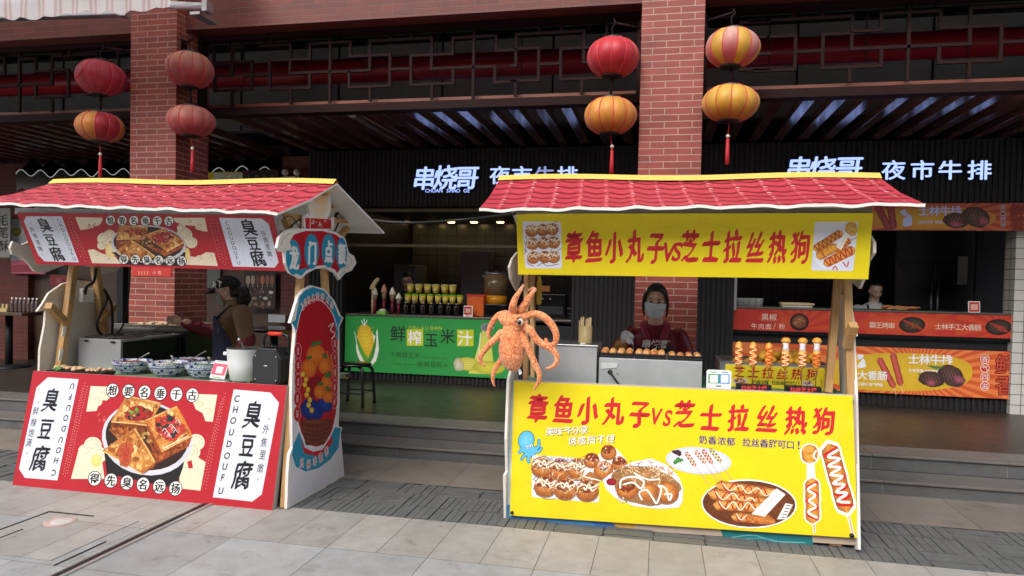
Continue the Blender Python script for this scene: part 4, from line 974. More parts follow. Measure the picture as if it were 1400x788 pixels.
def draw_low(pr):
    pr.poly(LQ,RED)
    pr.poly([(65.4,516),(107.5,518.7),(78.5,657),(34,653.5),(26,641),(50,530)],WHT)
    for t,x,y,h in (('臭',70,547,31),('豆',62.5,586.5,28),('腐',54.5,627,34)): pr.brush(t,x,y,h,INK,sx=.78,shear=.25,seed=ord(t)%9)
    for t,x,y in (('鲜',49,562),('辣',46,578),('饱',43,592),('满',39.6,605.4)): pr.ch(t,x,y,11.5,INK,sx=.8,shear=.2,off=.006)
    for x,y in ((52.7,550),(37,620)): pr.ell(x,y,.9,.9,INK,seg=8)
    for t,x,y in (('U',98.6,528.7),('F',96,543),('U',93.5,558),('O',90,572),('D',86.8,586.5),('U',83,602),('O',80,616),('H',76.7,630),('C',73.4,647)): pr.ch(t,x,y,8.5,INK,flip=True,shear=.2,off=.022,sx=.9)
    dotcol(pr,(92,524),(65,650),24,(120,124,140),.45)
    for a in ((116,524,89,651),(119.5,529,92.5,647),(113,530,86.5,648)): dotcol(pr,a[:2],a[2:],34,(240,196,190),.5)
    # clouds
    pr.poly([(124,528),(150,529),(153,541),(146,548),(138,546),(132,562),(118,563)],CRM); cloud(pr,[(142,541,7),(133,549,7)])
    pr.poly([(107,617),(138,618),(143,655),(97,655)],CRM); cloud(pr,[(127,609,12),(117,617,10),(136,622,11)]); pr.ell(132,630,7,9,(246,222,140),(240,206,110))
    pr.poly([(272,539),(297,540),(291,577),(281,576),(277,565),(268,560),(264,551)],CRM); cloud(pr,[(284,563,7),(273,554,7)])
    pr.poly([(245,642),(262,620),(281,632),(274,671),(246,668)],CRM); cloud(pr,[(268,605,12),(262,618,12),(254,636,10)]); pr.poly([(256,632),(262,629),(264,640),(258,641)],RED)
    flakes(pr,139,572,9,4,10,5,((240,120,100),(226,70,70)),6)
    # bowl of tofu
    pr.poly([(142,612),(152,640),(174,652),(200,657),(222,655),(240,646),(256,612)],(34,30,32))
    pr.poly([(141,606),(146,648),(240,668),(250,640),(258,606)],(34,30,32))
    pr.ell(201,600,62,50,(244,242,240),(206,206,214),rot=.16); pr.ell(201,598,57,45,(70,42,30),(44,28,24),rot=.16)
    tofu(pr,[(150,588),(170,574),(186,590),(166,606)],[(166,606),(186,590),(186,600),(168,616)],((176,104,48,.6),(150,80,34,.6)),(90,44,20,.5))
    tofu(pr,[(173.5,542),(220,552),(203,582),(152,577)],[(152,577),(203,582),(190,602),(151,591)])
    pr.ell(190,566,22,9,(186,40,40,.6),(150,36,30,.6),wob=.12)
    tofu(pr,[(200,575),(242,556),(263,596),(221,618)],[(221,618),(263,596),(258,611),(214,634),(203,602),(200,575)],((238,150,66,.5),(206,110,44,.5)),(150,70,32,.5))
    pr.ell(232,586,19,17,(204,50,50,.6),(180,60,40,.6),wob=.13)
    tofu(pr,[(184,586),(212,632),(194,648),(141,617)],[(184,586),(215,628),(212,638),(194,650),(212,632)],((206,140,64,.6),(180,104,46,.6)),(130,64,30,.5))
    pr.ell(172,620,11,17,(176,60,44,.6),(186,96,50,.6),wob=.15,rot=.4)
    dots(pr,190,566,19,8,26,[(206,36,48),(120,24,40),(90,150,60),(240,190,110),(50,40,40)],.9,2.4,1)
    dots(pr,232,584,17,15,46,[(210,36,56),(226,60,70),(150,26,46),(60,70,60),(246,190,150),(240,120,80)],1.0,2.8,2)
    dots(pr,202,598,8,6,14,[(232,190,110),(206,150,80),(196,60,50)],1,2.4,3)
    for x,y in ((234,573),(217,581),(240,590),(236,596)): pr.ell(x,y,4,3,(40,54,44),(24,30,28),rot=x)
    for x,y in ((180,564),(187,560)): pr.ell(x,y,3,2,(130,190,70),(80,140,40),rot=x)
    pr.stroke([(222,614),(238,606),(258,596)],1.4,(250,226,200),4)
    for i in range(7): pr.stroke([(222+3*i,590-2*i+(i%3)*6),(225+3*i,586-2*i+(i%3)*6),(229+3*i,590-2*i+(i%3)*6)],.7,(250,226,230),4)
    badges(pr,'想要名垂千古',(154,534),(263,540.5),9.0,10.2,13.5,.25)
    badges(pr,'得先臭名远扬',(129.5,654.5),(240,668),9.4,10.6,14,.25)
    # right plate
    pr.poly([(319.5,532.5),(370,537),(381.5,551),(358,676),(345,686),(291,680)],WHT)
    for t,x,y in (('C',324,545),('H',322,560),('O',319,575),('U',316.5,591),('D',313.5,607),('O',310.5,623),('U',307.5,638),('F',304.5,653),('U',302,671)): pr.ch(t,x,y,9.5,INK,shear=.18,off=.022,sx=.9)
    dotcol(pr,(335,541),(307,677),26,(120,124,140),.45)
    for t,x,y,h in (('臭',346,567,36),('豆',338.5,609,31),('腐',331.5,650,38)): pr.brush(t,x,y,h,INK,sx=.72,shear=.22,seed=ord(t)%9)
    for t,x,y in (('外',363.5,587),('焦',361,605),('里',359,622),('嫩',356,640)): pr.ch(t,x,y,13,INK,sx=.72,shear=.18,off=.006)
    for x,y in ((367.5,573),(352.5,655)): pr.ell(x,y,.9,1,INK,seg=8)
    for a in ((308,538,281,668),(304.5,545,278.5,662),(301.5,552,276,657)): dotcol(pr,a[:2],a[2:],30,(240,196,190),.5)
LQ=[(45.5,507),(392.5,527.5),(372,700),(17,663)]
LO,LA,LB=(-4.44,4.16,.01),(-2.39,4.14,.01),(-4.44,4.27,.80)
panel('front_panel',LS,LO,LA,LB,LQ,.055,M['steeldull'],draw_low)
def draw_up(pr):
    pr.poly(UQ,RED)
    pr.poly([(36,296),(84.5,296),(108,359),(61,357.5),(52.5,349),(32.5,302.5)],WHT)
    for t,x,y,h in (('臭',61,308,18),('豆',69,328,15.5),('腐',78,347.5,18)): pr.brush(t,x,y,h,INK,sx=1.0,shear=-.3,seed=ord(t)%9)
    for t,x,y in (('外',44,314),('焦',48.3,322.7),('里',52,331.5),('嫩',55,340)): pr.ch(t,x,y,6.6,INK,shear=-.3,off=.006)
    for x,y in ((41.5,306),(58,348)): pr.ell(x,y,.7,.7,INK,seg=8)
    for i,t in enumerate('CHOUDOUFU'): pr.ch(t,80.5+i*2.6,301.5+i*6.5,5,INK,shear=-.3,off=.004)
    dotcol(pr,(73,301),(92,351),15,(120,124,140),.4)
    for a in ((94.5,298.5,116.5,357),(92.5,304,110,351),(97.5,303,119,352)): dotcol(pr,a[:2],a[2:],14,(240,196,190),.45)
    pr.poly([(103,297),(140,298),(140,302),(136,308),(128,311),(122,313),(110,315)],CRM); dots(pr,128,309,9,3,14,[RED],.5,1,5)
    pr.poly([(120,342),(128,341),(140,347),(160,352),(175,361),(126,360)],CRM); cloud(pr,[(132,348,5),(146,354,6)])
    cloud(pr,[(142,327,9),(150,322,8),(139,336,6)]); pr.ell(152,342,8,10,(246,226,170),(240,210,140))
    pr.poly([(236,298),(280,298),(284,317),(275,316),(266,309),(252,308),(240,304)],CRM); cloud(pr,[(258,303,5),(272,310,5)])
    cloud(pr,[(252,322,11),(262,332,8),(248,312,6)]); pr.poly([(252,362),(256,350),(270,352),(282,345),(293,346),(298,364)],CRM); cloud(pr,[(272,354,5),(286,351,6)]); pr.ell(255,348,5,9,(246,222,150),(240,206,120))
    pr.poly([(158,352),(256,362),(250,364),(168,362)],(30,30,36)); pr.poly([(152,345),(175,361),(252,363),(254,345)],(30,30,36))
    pr.ell(203,334,51.5,26,(240,240,240),(206,206,212),rot=.06); pr.ell(203,333,48,23,(86,50,34),(52,32,28),rot=.06)
    tofu(pr,[(163,309),(202,311),(198,327),(159,328)],[(159,328),(198,327),(185,337),(158,340)])
    pr.ell(186,317,16,5,(186,60,40,.6),(170,90,50,.6),wob=.1)
    tofu(pr,[(198,322),(225,313),(252,331),(228,344)],[(228,344),(252,331),(251,338),(226,351),(196,334)],((236,150,70,.5),(206,110,50,.5)),(176,84,40,.5))
    pr.ell(222,325,15,7,(196,50,50,.6),(170,60,40,.6),wob=.13)
    tofu(pr,[(180,329),(214,352),(170,355),(160,343)],[(214,352),(170,355),(190,358)],((206,146,64,.6),(186,110,50,.6)),(130,64,30,.5))
    dots(pr,188,317,16,5,22,[(206,40,48),(120,24,40),(90,140,60),(240,190,110)],.6,1.6,1)
    dots(pr,222,324,14,6,34,[(210,36,56),(60,70,60),(150,26,46),(246,190,150)],.7,1.9,2); dots(pr,203,333,9,4,12,[(232,190,110),(206,150,80)],.7,1.6,3)
    pr.stroke([(228,344),(240,338),(252,331)],.9,(250,220,180),3)
    badges(pr,'想要名垂千古',(151,301.5),(231,302.5),7,7.4,9.6,.3); badges(pr,'得先臭名远扬',(169.5,354.5),(248.5,357),7,7.2,9.6,.3)
    pr.poly([(299.5,298),(357.5,299),(367.5,306.5),(381,359),(375.5,366),(318.5,364.5)],(222,226,240))
    for i,t in enumerate('CHOUDOUFU'): pr.ch(t,310.5+i*1.95,305.5+i*6.7,5.4,INK,shear=-.22,off=.004)
    for t,x,y,h in (('臭',340,311.5,22),('豆',346,333,18),('腐',353,353.5,21)): pr.brush(t,x,y,h,INK,sx=.95,shear=-.22,seed=ord(t)%9)
    for t,x,y in (('外',360.5,319.5),('焦',363.5,328.5),('里',366,337.5),('嫩',368.5,347)): pr.ch(t,x,y,8,INK,sx=.9,shear=-.2,off=.006)
    for x,y in ((358,310),(370,355.5)): pr.ell(x,y,.7,.7,INK,seg=8)
    dotcol(pr,(320.5,304),(336.5,361),15,(120,124,140),.4)
    for a in ((290,301,307,362),(286.5,306,301,355),(296.5,306,310,354)): dotcol(pr,a[:2],a[2:],14,(240,196,190),.45)
UQ=[(23,291),(374,294.5),(390.5,371),(50,361.5)]
panel('upper_sign',LS,(-4.43,4.24,1.56),(-2.35,4.20,1.553),(-4.43,4.12,1.93),UQ,.03,M['steeldull'],draw_up)
b=MB(); a=P(22,287,4.16); c=P(382,293,4.12); b.hexa([(a.x,4.15,a.z-.03),(c.x,4.10,c.z-.03),(c.x,4.16,c.z-.03),(a.x,4.21,a.z-.03)],[(a.x,4.15,a.z+.012),(c.x,4.10,c.z+.012),(c.x,4.16,c.z+.012),(a.x,4.21,a.z+.012)]); b.build('sign_rail',M['steeldull'],LS)
roof(LS,(-4.55,3.9,1.968),(-2.265,3.9,1.902),(-2.227,4.6,2.178),(-4.56,4.6,2.200),(-2.15,5.3,1.885),(-4.5,5.3,1.935),.150,.10,6,1)
def post(root,p,q,w=.05,d=.04,z0=.003,z1=None,m=None):
    p,q=V(p),V(q); dirv=(q-p)/(q.z-p.z); lo=p+dirv*(z0-p.z) if z0 is not None else p; hi=q if z1 is None else p+dirv*(z1-p.z)
    b=MB(); b.beam(lo,hi,w,d,up=(0,1,0)); return b.build('post',m or M['wood'],root,bev=.003)
XL=-4.47
post(LS,PX(82,500,XL),PX(100,370,XL),.05,.05,.003,1.93); post(LS,PX(142,450,XL),PX(130,365,XL),.05,.05,.003,1.95)
XR=-2.375
post(LS,PX(389,690,XR),PX(411,372,XR),.04,.05,.003,1.93); post(LS,PX(462,640,XR),PX(443,372,XR),.04,.05,.003,1.95)
def wbeam(root,name,p,q,w=.045,h=.04): b=MB(); b.beam(p,q,w,h); return b.build(name,M['wood'] if abs(V(p).z-V(q).z)>.2 else M['woodh'],root,bev=.003)
wbeam(LS,'tie_beam',PX(388,297,-2.40),PX(491,303,-2.40)); wbeam(LS,'rafter',PX(432,262,-2.40),PX(482,303,-2.41)); wbeam(LS,'brace',PX(481,303,-2.43),PX(464,325,-2.43)); wbeam(LS,'brace',PX(386,290,-2.41),PX(399,322,-2.41))
wbeam(LS,'ridge_beam',(-4.5,4.6,2.12),(-2.3,4.6,2.11)); wbeam(LS,'rail',(-4.44,5.2,.74),(-2.4,5.2,.74)); wbeam(LS,'rail',(-4.44,4.36,1.80),(-2.42,4.33,1.80))
wbeam(LS,'brace',PX(66,418,-4.40),PX(86,438,-4.46),.05,.05); wbeam(LS,'brace',PX(157,418,-4.45),PX(136,442,-4.45),.04,.04)
b=MB(); b.box((-4.42,4.33,.735),(-2.40,5.24,.765)); b.build('counter_board',mat('green_counter_cloth',(120,140,110),.5,0,.15,20),LS)
def cutL(px): return px
cut('side_board',LS,-4.53,[(54,507),(55,478),(61,446),(63,425),(51,426),(58,416),(67,401),(86,388),(107,383),(123,385),(148,398),(155,412),(163,423),(153.5,421),(152,455),(152,520),(150,570),(60,600)],.018,M['creamboard'])
cut('top_board',LS,-4.5,[(18,330),(14,339),(17,348),(30,352),(40,361),(47,371),(60,374),(80,366),(100,358),(128,366),(145,375),(160,372),(168,358),(150,335),(100,322),(60,322),(30,335)],.018,M['creamboard'])
TEAL=(40,146,176); ORG=(236,130,50)
def halo_ch(pr,t,x,y,h,c,d,rot=0,sx=1):
    for k in range(6): pr.ch(t,x+d*h*math.cos(k*PI/3),y+d*h*math.sin(k*PI/3),h,c,rot=rot,sx=sx)
def otext(pr,t,x,y,h,c,rot=0,sx=.75): halo_ch(pr,t,x,y,h,(244,240,232),.07,rot,sx); pr.ch(t,x,y,h,c,rot=rot,sx=sx); pr.ch(t,x+.02*h,y,h,c,rot=rot,sx=sx)
def draw_oval(pr):
    pr.poly([(394.5,690),(401,612),(402,545),(402,500),(405,455),(409,410),(417,399),(427,393),(442,397),(455,412),(463,432),(462.5,540),(461.5,585),(466,598),(469,648)],(222,220,222))
    # teal ribbons
    pr.poly([(398.5,441),(404,438),(409.5,406),(417,397.5),(427,392.5),(442,397),(455,411),(463,432),(467.5,434.5),(463,445),(462,470),(452,440),(433,420),(414,444),(405,475),(405,452)],TEAL)
    pr.poly([(401,608),(409,590),(418,615),(434,622),(447,608),(458,584),(466.5,586),(464.5,596),(463,612),(452,628),(436,640),(418,645),(404,638),(399,622)],TEAL)
    pr.ell(432.5,508,29.5,103,(186,26,40),(176,22,38),sq=2.5)
    pr.stroke([(405,455),(412,425),(425,411),(440,412),(455,430),(462,452)],.8,(244,238,226),6)
    pr.stroke([(404,560),(410,592),(424,611),(438,610),(452,594),(460,570)],.8,(244,238,226),6)
    pr.poly([(409,595),(416,612),(428,618),(441,615),(453,596),(455,604),(447,616),(434,624),(416,620)],(196,30,44))
    for t,x,y,r in (('2',413.6,418.5,.5),('0',417.7,413.5,.4),('2',422.3,410,.3),('4',427.8,408,.15),('龙',434,405.5,0),('年',441,406.5,-.15),('大',448,410,-.35),('吉',454,417,-.5)): otext(pr,t,x,y,11,(190,30,46),r)
    for t,x,y in zip('龙年龙献瑞',(407.3,407.6,407.6,406.6,406.3),(480,500.5,522,545,566)):
        pr.ell(x,y,5.0,11,(226,170,160),(226,170,160),seg=20); pr.ell(x,y,4.5,10.3,(180,24,40),(180,24,40),seg=20); pr.ch(t,x,y,11,(240,214,206),sx=.6)
    for t,x,y in zip('瑞气满神州',(457.5,457.7,457.7,457.5,457),(470,490.5,510,530,549.5)):
        pr.ell(x,y,4.4,10,(226,170,160),(226,170,160),seg=20); pr.ell(x,y,3.9,9.3,(180,24,40),(180,24,40),seg=20); pr.ch(t,x,y,10.5,(240,214,206),sx=.6)
    for t,x,y,r in (('五',412.5,633,-.1),('谷',422,634.5,0),('丰',430.5,631,.15),('登',438.5,625.5,.3),('吉',446.5,617,.4)): otext(pr,t,x,y,12.5,(190,30,46),r)
    # harvest basket still life
    pr.stroke([(449,447),(456,442),(452,452),(458,456),(453,464)],1.2,(240,226,214),6)
    pr.poly([(410,577),(455,573),(448,600),(442,608),(418,609)],(112,50,36)); 
    for i in range(6): pr.stroke([(413+i*7,579),(418+i*4.6,606)],.8,(80,34,26),0)
    for j in range(4): pr.stroke([(412+j*1.5,584+j*6),(432,587+j*6),(453-j*1.8,582+j*6)],.7,(150,84,60),4)
    pr.ell(432,577,22,4,(146,80,56),(96,44,32))
    pr.ell(426,560,15,15,(30,62,150),(22,40,110),wob=.08); pr.ell(444,552,10,12,(36,70,160),(22,44,120),wob=.08)
    pr.ell(433,530,13,16,(160,26,40),(130,20,36),wob=.05)
    for x,y,rx,ry in ((446,524,7.5,10),(437,536,8,10),(448,542,7,9),(432,486,13,15),(444,500,9,12),(423,503,10,13)):
        pr.ell(x,y,rx,ry,(240,140,50),(206,96,34)); pr.stroke([(x-2,y-ry*.7),(x-1,y),(x-2,y+ry*.7)],.5,(190,84,30),4); pr.stroke([(x+2,y-ry*.7),(x+2.5,y),(x+2,y+ry*.7)],.5,(190,84,30),4)
    for x,y in ((446,513),(450,512),(438,525),(448,532),(432,470),(428,471),(436,469),(444,487),(423,489)): pr.ell(x,y,4,2.4,(70,140,60),(40,96,44),rot=x*1.7)
    for i in range(8): pr.ell(414+i*1.3+(i%2)*3,512+i*7,3.2,4,(240,206,70),(206,156,40),seg=14)
    for a in ((447,480,452,508),(452,484,456,512)): pr.stroke([a[:2],a[2:]],3,(226,120,60),0,(190,84,44))
cut('mascot_board',LS,-2.335,[(392.5,696),(394,650),(396,622),(400,612),(399,547),(400,497),(404,455),(402,438.6),(397,442),(408,405),(415.6,396),(426,390.5),(443,395),(457,411),(466,432),(469.5,434.4),(464,447),(464.5,547),(463,583),(468,585),(466,593),(471,652)],.02,M['whiteboard'],draw_oval)['label']='oval white edged board with red panel, basket of orange fruit and teal ribbons'
def draw_plq(pr):
    pr.poly([(391,341),(397,322),(418,316),(441,316),(459,321),(470,329),(475,347),(471,372),(464,378),(458,369),(444.6,362.5),(431,364),(420,369),(411.4,377),(397.5,370),(392,359)],(186,30,42))
    for x,y,rx,ry in ((401,352,10,24),(426,344,10,24),(449,343,9.5,23),(467,347,7.4,22)): pr.ell(x,y,rx,ry,TEAL,TEAL)
    pr.poly([(391.5,352),(399,362),(410,369),(419,366),(420,369),(411.4,377.5),(397.5,370.5)],TEAL); pr.poly([(463,368),(468,366),(473,360),(471,372),(464,378)],TEAL)
    for t,x,y,h in (('龙',402.5,353,32),('门',427,346,31),('点',449.5,344,30),('额',467.5,347,28)): halo_ch(pr,t,x,y,h,(240,238,232),.03,0,.72)
    pr.poly([(380,338),(383,326),(391,317),(400,314),(407,316),(401,322),(396,331),(398,338),(403,341),(392,343),(383,342)],(232,224,206)); pr.stroke([(384,336),(388,325),(398,319)],.6,(120,116,96),5)
    pr.poly([(475,347),(483,351),(486,360),(480,368),(470,371),(463,379),(461,374),(466,367),(475,364),(479,358)],(232,226,212)); pr.stroke([(476,350),(481,357),(477,364),(466,370)],.6,(120,116,96),5)
cut('name_plaque',LS,-2.325,[(379,339),(382,325),(391,315.5),(401,312.5),(418,313),(442,313),(460.6,318),(472,326),(477,346),(484,350),(487.5,360),(481,370),(471.5,374),(464,383),(458,373.5),(444.6,366.5),(431,368),(420.6,373.5),(411.4,381.5),(396.6,373.6),(390.5,360),(389,345),(383,344)],.018,M['whiteboard'],draw_plq)
def draw_top(pr):
    pr.ell(437.5,282,13.4,22,(236,206,170),(240,226,206),wob=.03); pr.ell(440,272,10,10,(240,190,130),(236,206,170)); 
    for x in (433,438,443,448): pr.ell(x,263,3,6,(226,180,96),(236,200,130),rot=.2)
    pr.poly([(417,298),(453,300),(453,313),(418,313)],(190,36,44)); dots(pr,436,306,15,5,12,[(240,226,210)],.8,1.4,4); pr.stroke([(424,299),(424,313)],.8,(240,226,210),0)
cut('top_figure_board',LS,-2.33,[(416,314),(416,296),(421,291),(424,297),(422,280),(425,266),(432,259),(441,257.5),(449,262),(453,272),(452,290),(448,299),(453,300),(456,297),(457,304),(455,314)],.018,M['whiteboard'],draw_top)
for px,ph in (((92,449),(89,470)),): pass
b=MB()
for a,c in (((89,447),(87,460)),((85,478),(82,493))): b.prism([PX(a[0]-3,a[1],-4.44),PX(a[0]+1.5,a[1],-4.44),PX(c[0]+1.5,c[1],-4.44),PX(c[0]-3,c[1],-4.44)],(.004,0,0))
b.build('white_tape',M['zip'],LS)
b=MB()
for z,y0,y1,X in ((1.22,4.4,5.0,XL),(1.05,4.35,5.1,XL)):
    pass
pz=PX(95,407,XL+.03); b.tube([V((XL+.03,pz.y-.04,pz.z)),V((XL+.03,pz.y+.05,pz.z))],.003,6); pz=PX(133,408,XL+.03); b.tube([V((XL+.03,pz.y-.05,pz.z)),V((XL+.03,pz.y+.05,pz.z))],.003,6)
b.build('cable_tie',M['zip'],LS)
# cables and socket
b=MB(); 
b.tube(smooth([PX(131,368,-4.44),PX(128,385,-4.42),PX(119,392,-4.44),PX(116,402,-4.5)],6),.012,8)
b.tube(smooth([PX(142,395,-4.42),PX(146,410,-4.42),PX(137,430,-4.41),PX(133,447,-4.41),PX(139,458,-4.42)],6),.010,8); b.tube(smooth([PX(144,398,-4.42),PX(152,415,-4.42),PX(154,440,-4.42),PX(153,458,-4.42)],6),.010,8)
b.tube(smooth([P(178,365,5.1),P(176,400,5.1),P(170,440,5.1),P(160,457,5.05),P(154,466,5.0)],6),.007,8)
tag(b.build('power_cables',M['cable']),'black power cables looping down the left posts of the tofu stall','cable')
b=MB(); c=PX(116,404,-4.525); b.box((-4.528,c.y-.06,c.z-.055),(-4.49,c.y+.06,c.z+.055)); o=b.build('wall_socket',M['plasticwhite'],bev=.006); tag(o,'white socket box fixed on the cream side board of the tofu stall','socket')
b=MB(); b.tube(smooth([PX(385,300,-2.39),PX(398,296,-2.36),PX(410,312,-2.36),PX(412,318,-2.36)],6),.003,6,0); b.tube(smooth([PX(396,312,-2.38),PX(410,300,-2.38),PX(425,305,-2.38)],6),.006,6,0); b.tube(smooth([PX(460,300,-2.38),PX(463,292,-2.4),PX(500,300,-2.4),P(560,305,5.6),P(640,300,5.8),P(704,292,4.9)],8),.011,8,0); b.tube(smooth([PX(458,316,-2.38),PX(464,302,-2.4),PX(470,297,-2.41)],6),.007,6,0)
tag(b.build('overhead_cable',M['cable']),'black cable running from the tofu stall roof towards the yellow stall','cable')
# ---------------------------------------------------------------- octopus ball stall (right)
RS=empty('food_stall',(.12,4.8,0),'yellow signed stall selling octopus balls and cheese corn dogs under a red roof','food stall')
YEL=(236,214,18); RD=(206,34,44)
def heading(pr,items,h,sx,seed=0):
    for i,(t,x,y) in enumerate(items):
        if t in 'VS': pr.ch(t,x,y,h*.62,RD,off=.012,sx=.8,shear=.25,warp=.05,seed=i); pr.ch(t,x+.4,y,h*.62,RD,off=.02,sx=.75,shear=.2,warp=.05,seed=i)
        else: pr.brush(t,x,y,h,RD,sx=sx,seed=i+seed,rot=.02,shear=.1,pen=.050)
def takoplate(pr,quad,balls,r,lines):
    pr.rrect(0,0,0,0,4,(226,228,240),quad)
    for i,pts in enumerate(lines): pr.stroke(pts,.8,(40,40,52),4)
    for i,(x,y) in enumerate(balls): tako(pr,x,y,r,i+3)
    for i,(x,y) in enumerate(balls): flakes(pr,x,y-r*.3,r*1.15,r*.8,22,i,L=r*.85); dots(pr,x,y-r*.2,r*.9,r*.6,10,[(150,60,30),(240,220,190),(200,90,50)],r*.04,r*.1,i); pr.stroke([(x-r*.9,y-r*.2),(x-r*.3,y-r*.5),(x+r*.2,y-r*.15),(x+r*.9,y-r*.45)],r*.13,(246,234,210),5)
def draw_rlow(pr):
    pr.poly(RQ,YEL)
    for a in ([(702,545),(720,523),(760,525),(702,590)],[(1080,600),(1150,560),(1168,580),(1100,640)]): pr.poly(a,(238,214,34))
    heading(pr,[('章',735.5,558),('鱼',770.5,560),('小',804,561.5),('丸',839,562),('子',874.5,566),('V',896.6,568.5),('S',912.8,571.5),('芝',935.5,566.5),('士',971.5,571),('拉',1009.5,571.5),('丝',1048.5,574),('热',1088,575),('狗',1126.5,576)],37,.73)
    for i,(t,x,y) in enumerate([(c,752+i*11.6,590-i*.5) for i,c in enumerate('美味齐分享')]+[(c,782.5+i*13,603-i*.8) for i,c in enumerate('诱惑挡不住')]+[('!',838.5,599.5)]):
        pr.ch(t,x+.7,y+.6,11.5,(96,84,60),off=.02,rot=.04,shear=.1); pr.ch(t,x,y,11.5,(246,242,226),off=.012,rot=.04,shear=.1)
    pr.stroke([(768,596),(790,592),(816,593)],.9,(190,150,40),5,taper=True)
    # small blue octopus motif
    for o,c in ((1.6,(30,60,80)),(0,(96,190,232))):
        for L in ([(722,618),(714,617),(708,620)],[(722,620),(716,624),(712,630)],[(725,621),(722,628),(724,634)],[(729,620),(730,627),(736,629)],[(731,617),(737,617),(741,611)],[(731,614),(736,611),(737,600)],[(720,616),(714,613),(711,615)]):
            pr.stroke(L,(5+o,2+o),c,5)
        pr.ell(719.5,602,10.6+o*.5,12.4+o*.5,c if o else (120,206,240),c if o else (84,180,226),rot=.3)
        pr.ell(725,615,7+o*.5,6.5+o*.5,c,c,rot=.3)
    for x,y in ((721.5,611.5),(726.5,609.5)): pr.ell(x,y,2.3,2.6,(30,40,60)); pr.ell(x,y,1.9,2.2,(246,246,246)); pr.ell(x+.3,y+.3,.9,1,(30,30,40))
    # plate of six
    takoplate(pr,[(727.5,622.5),(818,628.5),(819,687.5),(727,680)],[(742,638),(766,641),(790,641),(807,648),(746,664),(773,668),(803,670)],15.2,[[(729,640),(733,650),(730,655)],[(728,655),(735,660),(731,668)],[(729,668),(737,672),(744,682),(760,682)],[(733,676),(741,680)]])
    pr.latin('Takoyaki',(741,626),(782,628),7,(150,170,190))
    # boat of three
    pr.poly([(797,652),(800,640),(812,628),(828,612),(842,613),(856,628),(862,646),(846,656),(820,658)],(246,240,226))
    pr.poly([(799,651),(806,645),(840,655),(868,640),(872,634),(860,652),(840,659),(815,655)],(176,110,60,.3))
    for i,(x,y) in enumerate(((809,629),(847,634),(832,618))): tako(pr,x,y,10.5,i+30,False); flakes(pr,x,y-2,8,6,8,i+4,((240,230,214),(150,70,90),(206,140,90)),5)
    tako(pr,825,643,13,44,False,False); pr.ell(826,638,9,8,(236,226,206,.3),(206,150,100,.3),wob=.1); dots(pr,826,637,7,6,18,[(90,140,60),(150,60,110),(240,236,226),(206,80,70)],.7,1.8,6)
    # round white dish
    pr.poly([(824,656),(840,644),(864,632),(890,627),(912,636),(928,652),(934,668),(933,686),(928,694),(900,696),(866,692),(840,680),(828,668)],(226,230,242))
    pr.ell(882,664,46,27,(176,130,80,.6),(150,110,64,.6),rot=.1,wob=.06); flakes(pr,880,655,40,18,70,21,((196,120,60),(226,170,110),(150,80,40),(240,210,160)),12)
    pr.ell(836,659,7,5,(170,30,40),(120,20,34)); flakes(pr,890,642,36,11,60,9,L=10); flakes(pr,905,646,22,9,40,12,((240,226,200),(206,150,96),(176,100,60)),9)
    for i,(x,y,r) in enumerate(((858,669,14.5),(886,673,13.5),(912,673,15.5))): tako(pr,x,y,r,i+60,False,i==0)
    pr.stroke([(848,668),(850,656),(866,652),(880,658),(876,668),(866,660),(854,662)],2.6,(248,246,240),5)
    pr.stroke([(878,684),(874,674),(884,670),(893,682),(898,688),(904,670),(900,664),(910,668),(915,684),(918,676),(908,676)],2.4,(248,246,240),5); pr.stroke([(866,646),(876,652),(888,656),(902,655)],2.2,(244,238,226),5)
    dots(pr,850,684,8,4,8,[(120,150,70),(236,240,226)],.8,1.8,8)
    # skewer plate
    pr.ell(955,630,45,18.5,(222,228,244),(206,214,236),rot=.08); pr.ell(955,630,40,15,(232,236,248),(226,230,244),rot=.08)
    for i,(x0,y0,x1,y1,cc) in enumerate(((937,618,951,638,(206,150,96,.5)),(950,616,965,634,(226,160,130,.5)),(960,615,974,634,(236,110,70,.5)),(970,613,986,632,(190,180,80,.5)))):
        pr.stroke([(x0,y0),(x1+18-i,y1+25)],.9,(206,170,150),0); dog(pr,x0,y0,x1,y1,6,((120,50,40),(250,240,226)),4,cc,tuple(int(v*.7) for v in cc[:3])+(.5,),seed=i,zw=.14)
    pr.ell(926,619,6,4,(84,40,44),(60,24,34),wob=.2); pr.ell(927,630,6,4,(80,150,60),(60,120,50),wob=.25); dots(pr,935,634,6,3,10,[(246,246,250),(226,226,236)],.5,1,4)
    pr.line('奶香浓郁',(961.3,601.5),(999.3,604),11.3,(70,40,130),off=.02,sx=.95); pr.line('拉丝香甜可口',(1020.8,605),(1080.5,608.3),11.3,(70,40,130),off=.02,sx=.95); pr.ch('!',1092,608.5,11.5,(70,40,130),off=.02)
    # oval photo
    pr.ell(1024,689,65.5,33.5,(246,244,236),rot=.04); K=pr.k; pr.ell(1024,689,63.5,31.5,(120,62,26,.5),(104,54,24,.5),rot=.04)
    for i,(x0,y0,x1,y1,w_) in enumerate(((978,663,1068,676,14),(968,674,1060,690,15),(975,690,1050,694,15),(1000,706,1058,712,13))):
        dog(pr,x0,y0,x1,y1,w_,((176,40,24),None),4,(232,164,84,.6),(150,80,30,.6),seed=i,zw=.15); dog_z(pr,x0,y0,x1,y1,w_,(250,238,220),3,.09)
    pr.poly([(1062,668),(1074,676),(1046,706),(1030,712),(1026,704)],(246,240,232)); pr.stroke([(1066,672),(1034,706)],2,(226,214,206),0); pr.stroke([(1058,684),(1040,708)],1,(255,252,246),0)
